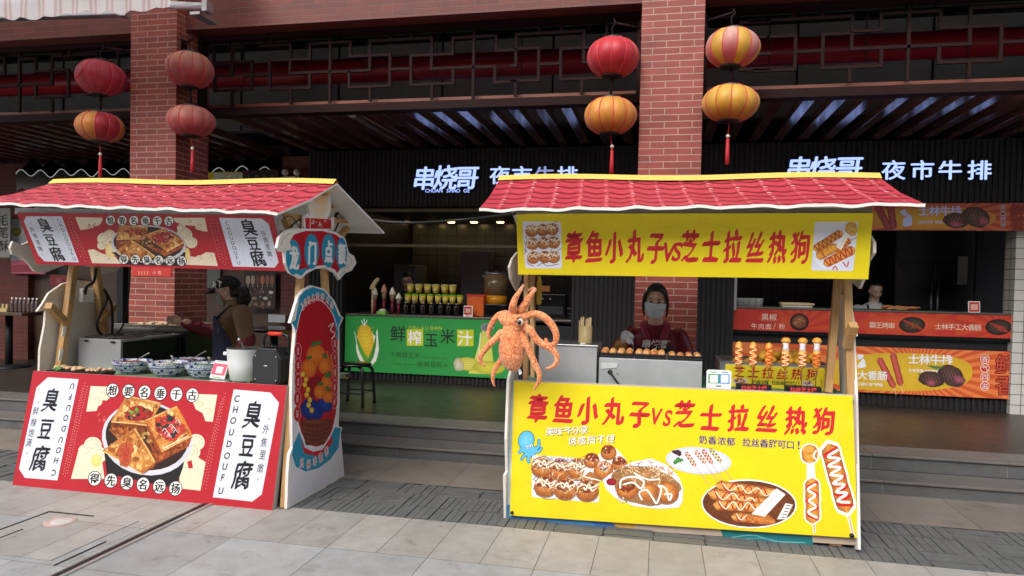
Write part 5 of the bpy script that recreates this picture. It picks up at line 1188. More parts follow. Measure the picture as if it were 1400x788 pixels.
    pr.poly([(1074,688),(1084,690),(1074,710),(1062,710)],(236,232,226)); [pr.stroke([(1075-i*1.6,691+i*4),(1082-i*2.2,692+i*4)],1.1,(60,60,66),0) for i in range(5)]
    dog(pr,1020,706,1060,714,9,(None,),3,(206,130,60,.5),(170,90,40,.5))
    # two big corn dogs
    def halo(x0,y0,x1,y1,w): dog(pr,x0,y0,x1,y1,w,(None,),3,(246,240,224),(246,240,224))
    pr.stroke([(1112.5,710),(1113.5,729)],4,(246,240,224),0); pr.stroke([(1112.5,700),(1113.5,728)],2,(226,176,140),0)
    halo(1107,606,1107,636,27); halo(1110,652,1111,718,24); pr.poly([(1103,628),(1113,628),(1115,655),(1103,655)],(246,246,250))
    dog(pr,1107,608,1107,634,22,(None,),3); pr.ell(1105,615,8,6,(236,180,80,.5),(214,140,54,.5)); pr.stroke([(1116,616),(1112,624),(1116,628)],2.2,(250,246,236),4)
    for i in range(4): pr.stroke([(1105+i*2.5,632),(1104.5+i*2.7,652)],.7,(206,206,222),0)
    dog(pr,1110,654,1111,716,19,((206,34,28),None),3,zw=.2); dog_z(pr,1111,656,1110,714,19,(250,246,236),3,.17)
    pr.stroke([(1159,702),(1167,733)],4.5,(246,240,224),0); pr.stroke([(1159,700),(1166.5,732)],2.2,(226,176,140),0)
    halo(1131,602,1160,706,30); dog(pr,1132.5,607,1158.5,701,24,((200,34,28),None),6,(216,146,60,.6),(150,80,30,.6),zw=.17); dog_z(pr,1134,608,1158,698,25,(250,246,236),6,.14)
RQ=[(702.5,521.5),(1165.5,541.5),(1173,736),(697,705)]
RO,RA,RB=(-.9,4.385,.05),(1.15,4.385,.05),(-.9,4.45,.88)
panel('front_panel',RS,RO,RA,RB,RQ,.02,M['whiteboard'],draw_rlow)
def draw_skirt(pr):
    pr.poly(SQ,(190,170,150)); pr.poly([(694.5,520),(703,520),(698,710),(694,714)],(206,222,226)); pr.poly([(693,690),(760,697),(830,706),(846,724),(694,713)],(70,140,196)); pr.poly([(790,700),(838,704),(866,727),(820,723)],(60,110,180)); pr.poly([(832,708),(870,712),(866,727),(845,724)],(206,160,80))
    pr.poly([(985,724),(1110,733),(1112,746),(990,740)],(30,116,120)); pr.stroke([(1000,735),(1030,732),(1060,740),(1100,742)],1.2,(120,190,190),5); pr.stroke([(1010,738),(1040,736),(1080,744)],1,(90,160,170),5)
SQ=[(694.5,519),(1170,540),(1174.5,746),(693,713.5)]
panel('skirt_board',RS,(-.9,4.412,.05),(1.15,4.412,.05),(-.9,4.477,.88),SQ,.014,M['whiteboard'],draw_skirt)
def draw_rup(pr):
    pr.poly(TQ,YEL)
    heading(pr,[('章',785,337.5),('鱼',813,337.8),('小',840,338),('丸',868.5,337),('子',897,338.5),('V',914,344),('S',926,344),('芝',943.5,337),('士',972,338),('拉',1002,337.5),('丝',1032.5,339.5),('热',1063,338),('狗',1094.5,338)],43,.52,20)
    takoplate(pr,[(714,303),(767,303.5),(768.5,367.5),(718,367)],[(727,315),(742,314),(755,313),(728,333),(743,332),(757,331),(729,352),(745,351),(757,351)],8.2,[[(717,330),(719,340),(717,348)],[(720,358),(724,362),(730,364)],[(735,364),(742,360),(748,364),(764,361)],[(716,340),(721,345)]])
    pr.rrect(0,0,0,0,4,(222,224,236),[(1114,303.5),(1173.5,303.5),(1166.5,371),(1109,370)])
    pr.ell(1135,345,24,22,(206,206,220),(232,234,244),rot=-.4)
    dog(pr,1112,342,1152,317,11,((150,60,30),None),6,seed=3); dog(pr,1140,345,1163,327,10,((190,60,40),None),4,seed=4); dog(pr,1116,352,1145,336,13,(None,),3,seed=5); pr.stroke([(1121,340),(1128,352)],1.4,(170,40,40),4)
    pr.poly([(1143,338),(1158,314),(1163,318),(1150,342)],(246,240,226)); pr.stroke([(1147,338),(1160,318)],.8,(214,206,196),0)
    dog(pr,1126,362,1169,340,13,((190,44,40),None),5,seed=6); pr.ell(1164,313,9,9,(232,190,100,.6),(206,150,64,.6),wob=.08); pr.stroke([(1138,369),(1142,364),(1145,370)],1.6,(190,40,56),3); pr.stroke([(1152,358),(1158,365),(1160,357)],1.6,(190,40,56),3); pr.stroke([(1163,329),(1171,325)],.9,(120,110,110),0)
    pr.stroke([(900,312),(960,306),(1010,313),(1040,311)],.6,(214,196,30),5)
TQ=[(706,292.5),(1193.5,291.5),(1187,382),(708.5,375.5)]
panel('upper_sign',RS,(-.9,4.42,1.56),(1.15,4.36,1.565),(-.9,4.36,1.94),TQ,.03,M['steeldull'],draw_rup)
b=MB(); a=P(705,287,4.36); c=P(1192,287,4.32); b.hexa([(a.x,4.36,a.z-.03),(c.x,4.32,c.z-.03),(c.x,4.42,c.z-.03),(a.x,4.44,a.z-.03)],[(a.x,4.36,a.z+.01),(c.x,4.32,c.z+.01),(c.x,4.42,c.z+.01),(a.x,4.44,a.z+.01)]); b.build('sign_rail',mat('weathered_grey_rail',(120,112,100),.6,0,.15),RS)
roof(RS,(-1.066,4.1,1.938),(1.352,4.1,1.968),(1.321,4.8,2.212),(-1.108,4.8,2.222),(1.33,5.5,1.93),(-1.1,5.5,1.92),.160,-.02,6,2)
XA=1.10
post(RS,P(1137,480,4.74),P(1146,381,4.80),.045,.05,.862,1.93); post(RS,P(1161,480,4.58),P(1158,381,4.60),.045,.05,.862,1.93)
post(RS,P(719,520,4.56),P(720,378,4.56),.03,.05,.003,1.93); post(RS,P(729,520,4.82),P(728,378,4.82),.03,.05,.003,1.95)
wbeam(RS,'brace',P(1167,444,4.46),P(1158,474,4.56),.05,.05); wbeam(RS,'ridge_beam',(-1.05,4.8,2.15),(1.28,4.8,2.14)); wbeam(RS,'rail',(-.86,5.3,.83),(1.12,5.3,.83)); wbeam(RS,'rail',(-.86,4.46,1.86),(1.12,4.46,1.86)); wbeam(RS,'rail',(-.88,4.45,.06),(1.15,4.45,.06),.05,.06)
for x,y in ((1140,755),(722,722)):
    g=P(x,700,4.5); b=MB(); b.box((g.x-.035,4.42,.002),(g.x+.03,4.52,.14)); b.build('foot',M['wood'],RS,bev=.003)
b=MB(); b.tube([(1.12,4.37,.085),(1.12,4.385,.085)],.012,12); b.tube([(-.885,4.37,.045),(-.885,4.385,.045)],.010,12); b.build('bolt',M['castiron'],RS)
b=MB(); b.box((-.88,4.47,.83),(1.13,5.33,.858)); b.build('counter_board',mat('green_striped_cloth',(70,120,100),.5,0,.25,40),RS)
cut('side_board',RS,1.165,[(1152,540),(1148,430),(1147,408),(1153,404),(1159,408),(1166,423),(1169,441),(1173,460),(1169.5,458),(1171,500),(1173,540),(1176,700),(1177,752),(1150,752)],.016,M['whiteboard'])
cut('top_board',RS,1.19,[(1186,318),(1193,323),(1198,332),(1198,346),(1190,358),(1187,374),(1178,395),(1166,384),(1160,350),(1168,320)],.016,M['creamboard'])
cut('side_board',RS,-.925,[(692,713),(691,650),(694,645),(693,600),(696,520),(700,505),(706,500),(709,520),(709,700)],.016,M['whiteboard'])
cut('top_board',RS,-.93,[(708,345),(701,354),(697,366),(699,382),(707,398),(713,382),(715,350)],.014,M['creamboard'])
b=MB(); b.tube(smooth([PX(1157,500,1.155),PX(1165,520,1.155),PX(1170,535,1.17),PX(1172,548,1.19),PX(1173,640,1.195),PX(1174,740,1.195)],6),.006,6); tag(b.build('thin_cable',M['cable']),'thin black cable hanging down the right end of the yellow stall','cable')
# ================================================================ PEOPLE helpers
def bake(o):
    dg=bpy.context.evaluated_depsgraph_get(); me=bpy.data.meshes.new_from_object(o.evaluated_get(dg),depsgraph=dg)
    old=o.data; o.modifiers.clear(); o.data=me
    return o
def body_mesh(name,b,m,parent,vox=.008,sm=6):
    o=b.build(name,m,parent); r=o.modifiers.new('r','REMESH'); r.mode='VOXEL'; r.voxel_size=vox; r.use_smooth_shade=True
    if sm: s=o.modifiers.new('s','SMOOTH'); s.iterations=sm; s.factor=.5
    bpy.context.view_layer.update(); bake(o); o.data.materials.clear(); o.data.materials.append(m)
    for p in o.data.polygons: p.use_smooth=True
    return o
def limb(b,pts,rs,n=6,seg=14,flat=1.0):
    q=smooth(pts,n); b.tube(q,lerpl(rs,len(rs),len(q)),seg,flat=flat); b.ball(q[0],rs[0]*.98,seg,8); b.ball(q[-1],rs[-1]*.98,seg,8)
def torso(b,rings,seg=28):   # rings: (centre, rx, ry)
    vs=[];fs=[]
    for c,rx,ry in rings:
        for k in range(seg):
            a=2*PI*k/seg; vs.append(V(c)+V((rx*math.cos(a),ry*math.sin(a),0)))
    for i in range(len(rings)-1):
        for k in range(seg): fs.append((i*seg+k,i*seg+(k+1)%seg,(i+1)*seg+(k+1)%seg,(i+1)*seg+k))
    fs+= [tuple(reversed(range(seg))),tuple(range((len(rings)-1)*seg,len(rings)*seg))]
    b.add(vs,fs,0,True)
def head_frame(yaw,pitch=0,roll=0):   # local: +Y face forward, X right ear side, Z up
    return Matrix.Rotation(yaw,3,'Z')@Matrix.Rotation(pitch,3,'X')@Matrix.Rotation(roll,3,'Y')
def head(b,c,F,s=1.0):
    def fn(d,p):
        x,y,z=p; t=d.z
        if t<0: k=1-.30*(-t)**1.5; x*=k; y=y*(1-.16*(-t)) + (.012*(-t) if d.y>0 else .02*(-t))
        if d.y>.25 and -.4<t<.25: y-=.006*(1-abs(t))   # flatter face
        return V((x,y,z))
    b.ball(c,(.073*s,.092*s,.112*s),26,18,fn=lambda d,p:fn(d,p),rot=F)
    def at(x,y,z): return V(c)+F@V((x*s,y*s,z*s))
    b.tube([at(0,.085,.012),at(0,.100,-.018),at(0,.104,-.032),at(0,.088,-.042)],[.008*s,.011*s,.015*s,.01*s],10)
    b.ball(at(0,.089,-.03),(.018*s,.012*s,.010*s),10,8,rot=F)
    for sx in (-1,1):
        b.ball(at(sx*.074,-.005,-.012),(.010*s,.020*s,.031*s),10,8,rot=F); b.ball(at(sx*.036,.070,-.028),(.02*s,.016*s,.018*s),10,8,rot=F)
        b.ball(at(sx*.032,.083,.022),(.021*s,.006*s,.006*s),10,6,rot=F)
    b.ball(at(0,.082,-.066),(.024*s,.010*s,.007*s),10,6,rot=F); b.ball(at(0,.080,-.078),(.020*s,.010*s,.007*s),10,6,rot=F)
    return at
def eyes(parent,at,F,s=1.0,closed=False):
    for sx in (-1,1):
        b=MB(); b.ball(at(sx*.032,.0835,.004),(.0135*s,.005*s,.006*s),12,8,0,rot=F); b.ball(at(sx*.032,.0875,.003),(.0062*s,.003*s,.0055*s),10,8,1,rot=F)
        b.tube([at(sx*.017,.087,.006),at(sx*.032,.0905,.0105),at(sx*.047,.083,.007)],.0016*s,6,1)
        b.tube([at(sx*.014,.0895,.023),at(sx*.03,.0915,.029),at(sx*.05,.079,.024)],[.0022*s,.003*s,.0014*s],6,1)
        b.build('eye',[M['eyewhite'],M['hair']],parent)
M['eyewhite']=mat('eye_white',(226,220,212),.3,0,.03)
def fingers(b,base,dirs,up,side,curl,L=.075,r=.0085,n=4,spread=.019):
    base,d,u,s=V(base),V(dirs).normalized(),V(up).normalized(),V(side).normalized()
    for i in range(n):
        ln=L*(.88,1.0,.95,.76)[i]; p=base+s*(i-1.5)*spread-d*.012; pts=[p]; a=0; seg=[.46,.30,.24]
        for k,f in enumerate(seg):
            a+=curl*(.75,1.0,.8)[k]; v=d*math.cos(a)-u*math.sin(a); p=p+v*ln*f*(1.15 if k==0 else 1); pts.append(p)
        b.tube(smooth(pts,3),lerpl([r*1.1,r,r*.9,r*.75],4,10),8); b.ball(pts[-1],r*.75,8,6); b.ball(pts[0],r*1.1,8,6)
def mask_mesh(at,col,parent,s=1.0,label=None):
    b=MB(); N=16; R_=9; vs=[]
    for j in range(R_+1):
        v=j/R_; z=-.012-.092*v
        for i in range(N+1):
            u=-1+2*i/N; a=u*1.15; k=1-.30*v**1.6; y=.103*math.cos(a)*k+.020*math.exp(-(u*3.2)**2)*(1-abs(v-.25))+.003*math.sin(v*19)*(1-u*u); x=.083*math.sin(a)*k
            zz=z+.010*(1-u*u)*(1-v)*1.2-.010*(1-u*u)*v; vs.append(at(x,y,zz))
    b.add(vs,[(j*(N+1)+i,j*(N+1)+i+1,(j+1)*(N+1)+i+1,(j+1)*(N+1)+i) for j in range(R_) for i in range(N)],0,True)
    for sx in (-1,1): b.tube(smooth([at(sx*.078,.035,-.018),at(sx*.083,.01,.012),at(sx*.08,-.022,.002),at(sx*.081,-.014,-.03),at(sx*.074,.03,-.085)],4),.0018,5)
    return b.build('face_mask',col,parent)
def hair_mesh(b,c,F,at,s=1.0,thick=1.10,bun=None,brow=.60,fy=.05):
    def fn(d,p):
        f=1.0
        if d.y>fy and d.z<brow+.0*d.x: f=.72
        elif d.z<-.45: f=.86
        return V((p.x*f,p.y*f-.004,p.z*f))
    b.ball(c,(.078*s*thick,.098*s*thick,.117*s*thick),30,22,fn=fn,rot=F)
    if bun: b.ball(at(*bun[0]),bun[1],16,12,rot=F)
# ---------------------------------------------------------------- woman at the tofu stall (profile, facing left)
yh=5.35
hc=P(311,398,yh); PW=empty('person',(hc.x+.08,yh,0),'person in black cap, grey mask, tan sweater and navy apron at the tofu stall','person')
F=head_frame(R(108),R(-12)); b=MB(); at=head(b,hc,F,1.04)
neck=hc+V((.045,.01,-.10)); tx=P(319,440,yh).x; sh=V((tx+.005,yh+.02,hc.z-.215))
b.tube([hc+V((.02,0,-.05)),neck,sh+V((-.005,0,.05))],[.055,.055,.065],14)
shN=P(331,429,yh-.15); shF=sh+V((-.02,.16,-.035))
handA=P(318,498,4.98); handB=P(246,440,5.36)
elA=P(338,466,5.14); elB=P(291,453,5.5)
torso(b,[((tx+.02,yh,.04),.09,.12),((tx+.02,yh,.5),.12,.16),((tx+.01,yh,.85),.125,.165),((tx,yh,1.02),.12,.155),((tx,yh,sh.z-.06),.08,.12),((tx-.005,yh,sh.z+.02),.045,.06)])
limb(b,[shN,elA,handA],[.052,.043,.028]); limb(b,[shF,elB,handB+V((.05,.01,0))],[.05,.042,.028])
for hnd,el in ((handA,elA),(handB,elB)):
    d=(hnd-el).normalized(); b.ball(hnd+d*.02,(.044,.022,.036),12,10); fingers(b,hnd+d*.05,d,V((0,1,0.2)),V((.05,.1,-1)),.75)
    b.tube(smooth([hnd+V((.01,-.01,.028)),hnd+d*.03+V((0,-.02,.045)),hnd+d*.065+V((0,-.015,.03))],3),[.012,.011,.011,.011,.010,.009,.008],8)
body_mesh('body',b,M['skin'],PW,.006,4)
eyes(PW,at,F)
M['tan']=mat('tan_knit',(150,122,94),.9,0,.14,60,.7); M['navy']=mat('navy_apron_cloth',(46,48,76),.75,0,.1,20,.1); M['maroon']=mat('maroon_nylon',(120,22,40),.42,0,.15,14,.25)
b=MB(); torso(b,[((tx+.02,yh,.62),.145,.18),((tx+.01,yh,.85),.145,.185),((tx,yh,1.0),.14,.18),((tx,yh+.01,sh.z-.06),.125,.185),((sh.x,yh+.01,sh.z+.0),.09,.165),((sh.x-.005,yh+.01,sh.z+.04),.07,.09),((neck.x+.010,yh+.01,sh.z+.085),.074,.074),((neck.x+.002,yh+.01,neck.z+.025),.073,.072)])
limb(b,[shN,(shN+elA)/2+V((.008,-.015,0)),elA],[.078,.070,.062]); limb(b,[shF,(shF+elB)/2,elB],[.076,.068,.058])
body_mesh('sweater',b,M['tan'],PW,.009,5)
for el,hd,sh_ in ((elA,handA,shN),(elB,handB,shF)):
    b=MB(); d=(hd-el); limb(b,[el+(sh_-el)*.10,el,el+d*.45+V((0,0,-.012)),hd-d*.14],[.068,.066,.055,.038],6)
    for t in (.1,.4,.65): b.tube([el+d*t+V((0,0,-.004)),el+d*(t+.03),el+d*(t+.06)+V((0,0,-.004))],[.055-.02*t,.066-.028*t,.055-.02*t],14)
    body_mesh('sleeve_cover',b,M['maroon'],PW,.007,2)
b=MB(); n=18; vs=[]; zt=P(300,432,yh).z
for j in range(19):
    t=j/18; z=zt-(zt-.55)*t
    for i in range(n+1):
        u=-1+2*i/n; half=.75+.85*min(1,t*3.2)**.8; a=PI+.5+u*half; rx=.152+.012*math.sin(2*t); ry=.196
        cx=tx+.008+.012*min(1,t*2); rp=1+.018*math.sin(7*u+3*t)*t
        vs.append((cx+rx*math.cos(a)*rp,yh+ry*math.sin(a)*rp,z-.004*abs(u)))
b.add(vs,[(j*(n+1)+i,j*(n+1)+i+1,(j+1)*(n+1)+i+1,(j+1)*(n+1)+i) for j in range(18) for i in range(n)],0,True)
for s in (-1,1): b.tube(smooth([V((tx-.115+.08*(s<0),yh+s*.10-.06,zt+.0)),sh+V((-.06,s*.10,.03)),neck+V((.03,s*.062,-.02)),neck+V((.066,0,-.01))],5),.010,8)
o=b.build('apron',M['navy'],PW)
b=MB(); e=P(303,452,yh-.19); b.tube([(e.x+.035*math.cos(a),yh-.192+.0*a,e.z+.03*math.sin(a)) for a in [k*.5 for k in range(10)]],.0022,5); b.build('emblem',M['silver'],o)
b=MB(); hair_mesh(b,hc,F,at,1.02,1.05,None,.45,-.30); b.ball(hc+V((.150,.0,-.015)),(.052,.048,.060),16,12); b.ball(hc+V((.14,-.01,-.075)),(.036,.036,.045),12,10); b.ball(hc+V((.09,0,-.0)),(.05,.05,.05),12,10)
for i in range(5): b.tube(smooth([hc+V((.10,-.02+.01*i,.0)),hc+V((.16+.01*i,-.03+.012*i,-.05)),hc+V((.15,-.02+.01*i,-.12-.01*i))],4),[.016,.015,.014,.012,.011,.01,.008,.006,.004],7)
b.build('hair',M['hair'],PW)
b=MB()
def capfn(d,p):
    return V((p.x,p.y,max(p.z,.012)))
b.ball(at(0,-.008,.018),(.092,.115,.112),26,18,fn=capfn,rot=F)
N=14; top=[];bt=[]
for i in range(N+1):
    a=-1.15+2.3*i/N
    top.append(at(.088*math.sin(a),.02+.088*math.cos(a),.035)); bt.append(at(.082*math.sin(a),.09+.10*math.cos(a)**.7,.020-.012*abs(math.sin(a))))
th=F@V((0,0,-.006))
b.add(top+bt,[(i,i+1,N+2+i,N+1+i) for i in range(N)],0,True); b.add([p+th for p in top+bt],[(i,i+1,N+2+i,N+1+i) for i in range(N)],0,True); b.add(bt+[p+th for p in bt],[(i,i+1,N+2+i,N+1+i) for i in range(N)],0,True)
cp=b.build('cap',mat('black_cap_cloth',(24,23,25),.75,0,.15,40,.2),PW)
b=MB(); 
for t,yy in (('R',.062),('T',.018)):
    vs,fs=glyph(t,.03); c=at(-.094+(.012 if t=='R' else 0),yy,.062); k=.05/.74
    b.add([(c.x+(px-.3)*k,c.y-.006-(px-.3)*k*.1,c.z+((py-.36)-(px-.3)*.35)*k) for px,py in vs],fs,0)
b.build('lettering',M['zip'],cp)
mask_mesh(at,mat('grey_mask_cloth',(150,148,142),.8,0,.12,30,.3),PW)
# ---------------------------------------------------------------- worker behind the octopus ball machine
yw=5.28
hc=P(897,411,yw); PR_=empty('person',(hc.x,yw+.05,0),'person in pale blue mask, maroon jacket and black apron cooking behind the octopus ball machine','person')
F=head_frame(R(176),R(-10),R(-3)); b=MB(); at=head(b,hc,F,1.02)
sh=V((hc.x+.0,yw+.09,hc.z-.245)); b.tube([hc+V((0,.02,-.04)),hc+V((0,.05,-.12)),sh+V((0,-.005,.04))],[.05,.05,.06],14)
sL=sh+V((-.165,0,-.03)); sR=sh+V((.165,0,-.03))
hL=P(856,462,5.13); eL=P(842,490,5.2)+V((-.03,.1,-.06)); eR=sR+V((.09,-.02,-.26)); hR=P(945,500,5.15)
torso(b,[((sh.x,yw+.1,.05),.15,.10),((sh.x,yw+.1,.5),.165,.12),((sh.x,yw+.1,.85),.17,.12),((sh.x,yw+.1,1.05),.165,.115),((sh.x,yw+.09,sh.z-.02),.18,.09),((sh.x,yw+.085,sh.z+.045),.08,.06)])
limb(b,[sL,eL,hL],[.05,.042,.03]); limb(b,[sR,eR,hR],[.05,.042,.03])
body_mesh('body',b,M['skin'],PR_,.007,4); eyes(PR_,at,F)
b=MB(); torso(b,[((sh.x,yw+.1,.6),.185,.14),((sh.x,yw+.1,.9),.19,.14),((sh.x,yw+.1,1.08),.185,.135),((sh.x,yw+.095,sh.z-.02),.20,.115),((sh.x,yw+.09,sh.z+.03),.12,.085),((sh.x,yw+.09,sh.z+.07),.078,.07)])
limb(b,[sL,(sL+eL)/2+V((-.02,0,0)),eL,hL+V((0,.03,-.03))],[.078,.072,.065,.05]); limb(b,[sR,(sR+eR)/2+V((.015,0,0)),eR,hR],[.078,.072,.065,.05])
jk=body_mesh('jacket',b,M['maroon'],PR_,.010,5)
b=MB()
for s in (-1,1): b.tube(smooth([sh+V((s*.075,.02,.085)),sh+V((s*.085,-.06,.055)),sh+V((s*.06,-.115,-.02)),sh+V((s*.028,-.135,-.09))],5),lerpl([.022,.026,.026,.012],4,16),8,flat=.5)
b.build('collar',mat('rose_collar',(150,40,66),.5,0,.1,20,.1),jk)
b=MB(); N=12; vs=[]
for j in range(13):
    z=sh.z-.085-.5*j/12
    for i in range(N+1):
        u=-1+2*i/N; vs.append((sh.x+.13*u*(1+.25*min(1,j/3)),yw+.1-.155*math.sqrt(max(.05,1-.5*u*u)),z))
b.add(vs,[(j*(N+1)+i,j*(N+1)+i+1,(j+1)*(N+1)+i+1,(j+1)*(N+1)+i) for j in range(12) for i in range(N)],0,True)
ap=b.build('apron',mat('black_apron',(22,22,25),.6,0,.15,20),PR_)
b=MB(); zc=P(897,471,5.2).z
for i,t in enumerate('串烧哥'):
    vs,fs=glyph(t,.035); k=.062/.93; b.add([(sh.x+.005+(i-1)*.066+((px-.5)+.15*(py-.385))*k,yw-.064-.0005*i,zc+(py-.385)*k) for px,py in vs],fs,0)
b.build('lettering',M['zip'],ap)
b=MB(); limb(b,[eL+V((0,0,.03)),hL+V((-.02,.03,-.05))],[.066,.052]); body_mesh('sleeve_cover',b,mat('ochre_sleeve',(150,104,52),.6,0,.15,20,.2),PR_,.009,3)
b=MB(); d=(V((.35,-.55,.1))).normalized(); b.ball(hL+V((.0,-.005,.01)),(.040,.034,.046),14,10); limb(b,[hL+V((-.02,.04,-.05)),hL],[.037,.033])
fingers(b,hL+V((.018,-.02,.022)),V((.55,-.6,-.15)),V((.25,.5,.85)),V((.62,.3,-.6)),.8,.078,.0105,4,.021); b.tube(smooth([hL+V((.0,-.02,.03)),hL+V((.035,-.045,.03)),hL+V((.055,-.062,.0))],3),[.014,.014,.013,.013,.012,.011,.010],8)
body_mesh('glove',b,mat('white_glove',(206,206,208),.6,0,.06,20,.1),PR_,.006,3)
b=MB(); hair_mesh(b,hc+V((0,.008,.0)),F,at,1.03,1.09); b.ball(at(0,-.10,-.03),(.05,.04,.05),14,10)
for s in (-1,1): b.tube(smooth([at(s*.035,.082,.085),at(s*.066,.066,.06),at(s*.082,.035,.0),at(s*.083,.02,-.07),at(s*.075,.0,-.12)],4),lerpl([.010,.014,.013,.010,.004],5,17),8)
b.build('hair',M['hair'],PR_)
mask_mesh(at,mat('pale_blue_mask',(206,222,224),.75,0,.04,30,.1),PR_)
b=MB(); b.tube([hL+V((.045,-.06,.02)),hL+V((.06,-.10,-.09))],.0022,6); tag(b.build('turning_pick',M['steel']),'thin steel pick held in the white glove over the octopus balls','pick')
# ---------------------------------------------------------------- figures in the kitchens
def bust(px,py,Y,label,shirt,lean,cap=None,s=1.0,wid=.19):
    hc=P(px,py,Y); r=empty('person',(hc.x,Y,.23),label,'person'); F=head_frame(R(180+lean),R(-22)); b=MB(); at=head(b,hc,F,s)
    sh=hc+V((0,.06,-.22)); b.tube([hc+V((0,.02,-.04)),sh+V((0,0,.05))],[.052,.062],12)
    torso(b,[((sh.x,sh.y,.25),.14,.10),((sh.x,sh.y,.9),.17,.12),((sh.x,sh.y,sh.z-.03),.18,.09),((sh.x,sh.y-.01,sh.z+.05),.08,.07)])
    body_mesh('body',b,M['skin'],r,.010,4); eyes(r,at,F,s)
    b=MB(); torso(b,[((sh.x,sh.y,.5),wid,.14),((sh.x,sh.y,.95),wid,.14),((sh.x,sh.y,sh.z-.02),wid+.03,.12),((sh.x,sh.y,sh.z+.03),.13,.10),((sh.x,sh.y-.01,sh.z+.07),.078,.075)])
    for s_ in (-1,1): limb(b,[sh+V((s_*.18,0,-.03)),sh+V((s_*.25,-.06,-.26)),sh+V((s_*.14,-.25,-.34))],[.075,.062,.05])
    body_mesh('shirt',b,shirt,r,.012,4)
    b=MB(); hair_mesh(b,hc+V((0,.008,.003)),F,at,s,1.06); b.build('hair',M['hair'],r)
    b=MB()
    for s_ in (-1,1): b.tube(smooth([sh+V((s_*.07,.03,.075)),sh+V((s_*.085,-.10,0)),sh+V((s_*.08,-.135,-.2))],4),.013,8)
    b.build('apron_strap',M['black'],r)
    return r
bust(1197,397,9.35,'person in white shirt with dark apron straps bending over the steak counter',mat('white_tshirt',(206,206,204),.8,0,.05,20,.1),8)
bust(557,384,9.7,'person with short dark hair behind the rows of yellow juice cups',mat('dark_shirt',(34,34,38),.8,0,.1,20,.1),-10)
# ================================================================ PLUSH OCTOPUS
def mat_plush():
    t=NT('orange_plush'); co=t.co(); v=t.n('TexVoronoi',feature='DISTANCE_TO_EDGE'); v.inputs['Scale'].default_value=40; t.l(co,v.inputs['Vector'])
    n=t.noise(co,8,4); n2=t.noise(co,300,2)
    c=t.ramp(n,[(.3,lin((232,140,84))),(.7,lin((246,172,116)))]); c=t.mix(t.ramp(v.outputs['Distance'],[(.0,(1,1,1)),(.10,(0,0,0))]),c,lin((190,76,34)))
    c=t.mix(.3,c,t.ramp(n2,[(.3,(.6,.6,.6)),(.7,(1,1,1))]),'MULTIPLY'); t.l(c,t.b.inputs['Base Color']); t.b.inputs['Roughness'].default_value=.85; t.b.inputs['Sheen Weight'].default_value=.4; t.bump(v.outputs['Distance'],.5,.006); return t.m
M['plush']=mat_plush()
Yo=4.27; oc=P(700,470,Yo)
OC=empty('plush_octopus',P(700,500,Yo),'orange scaly plush octopus hanging by two arms from the left post of the yellow stall','plush toy')
Z=lambda x,y,Y=Yo: P(640+x*.2032,380+y*.2032,Y)
b=MB(); k=4.36/968.57*.2032*1.03
b.tube(smooth([Z(300,350),Z(292,400),Z(292,470),Z(297,540),Z(303,600),Z(306,632)],5),[x*k for x in lerpl([60,76,87,82,54,10],6,26)],22)
b.tube(smooth([Z(225,305),Z(255,285),Z(300,292),Z(345,305),Z(372,315)],4),[x*k for x in lerpl([34,58,66,56,26],5,17)],20)
b.ball(Z(300,345),(66*k,62*k,50*k),18,12)
arms=(([(300,240),(302,190),(318,140),(345,95)],(34,30,24,17),[Z(362,66,4.33),Z(372,52,4.45),Z(366,44,4.56)],(14,11,9)),
 ([(350,225),(385,178),(415,130),(438,95)],(34,30,24,16),[Z(450,80,4.36),Z(436,72,4.45),Z(408,86,4.47)],(15,13,11)),
 ([(360,268),(420,247),(480,250),(535,285),(578,340),(594,395),(585,440),(558,455),(530,440),(522,415)],(34,31,31,30,28,25,22,20,17,14),None,None),
 ([(375,325),(420,355),(460,415),(510,452),(568,485),(598,530),(592,575),(560,603),(522,610)],(30,29,29,27,24,22,19,15,8),None,None),
 ([(362,370),(392,440),(425,520),(455,590),(480,650),(472,705),(442,755)],(27,27,26,24,21,16,8),None,None),
 ([(262,240),(205,252),(165,300),(142,350),(136,390),(150,410)],(28,24,22,19,15,9),None,None),
 ([(228,360),(170,425),(118,480),(86,525),(84,565),(112,594)],(27,25,23,20,16,8),None,None),
 ([(225,545),(190,600),(168,655),(168,700),(180,735)],(22,20,17,13,6),None,None))
for i,(pl,rs,ext,er) in enumerate(arms):
    yo=Yo-.02+.035*((i*7)%3-1); pts=[Z(x,y,Yo if j==0 else yo) for j,(x,y) in enumerate(pl)]; rr=list(rs)
    if ext: pts+=ext; rr+=list(er)
    q=smooth(pts,6); b.tube(q,[x*k*.86 for x in lerpl(rr,len(rr),len(q))],14); b.ball(q[-1],rr[-1]*k*.86,10,8)
body_mesh('body',b,M['plush'],OC,.005,3)
b=MB(); e=Z(352,298,Yo-.062); b.ball(e,(.020,.018,.022),16,12,0); b.ball(e+V((-.003,-.011,-.001)),(.013,.010,.016),14,10,1); b.ball(e+V((-.007,-.0195,.006)),.003,8,6,2); b.build('eye',[mat('grey_eye_rim',(206,196,180),.4),M['blackgloss'],M['zip']],OC)
b=MB(); b.tube(smooth([Z(318,292,Yo-.055),Z(330,262,Yo-.06),Z(358,258,Yo-.058),Z(378,280,Yo-.05)],4),.009,8); b.build('eyelid',M['plush'],OC)
b=MB(); c=Z(343,632); b.prism([c+V((-.012,-.005,.02)),c+V((.004,-.005,.026)),c+V((.02,-.008,-.008)),c+V((.004,-.008,-.02))],(0,.002,0)); b.build('sewn_tag',M['zip'],OC)
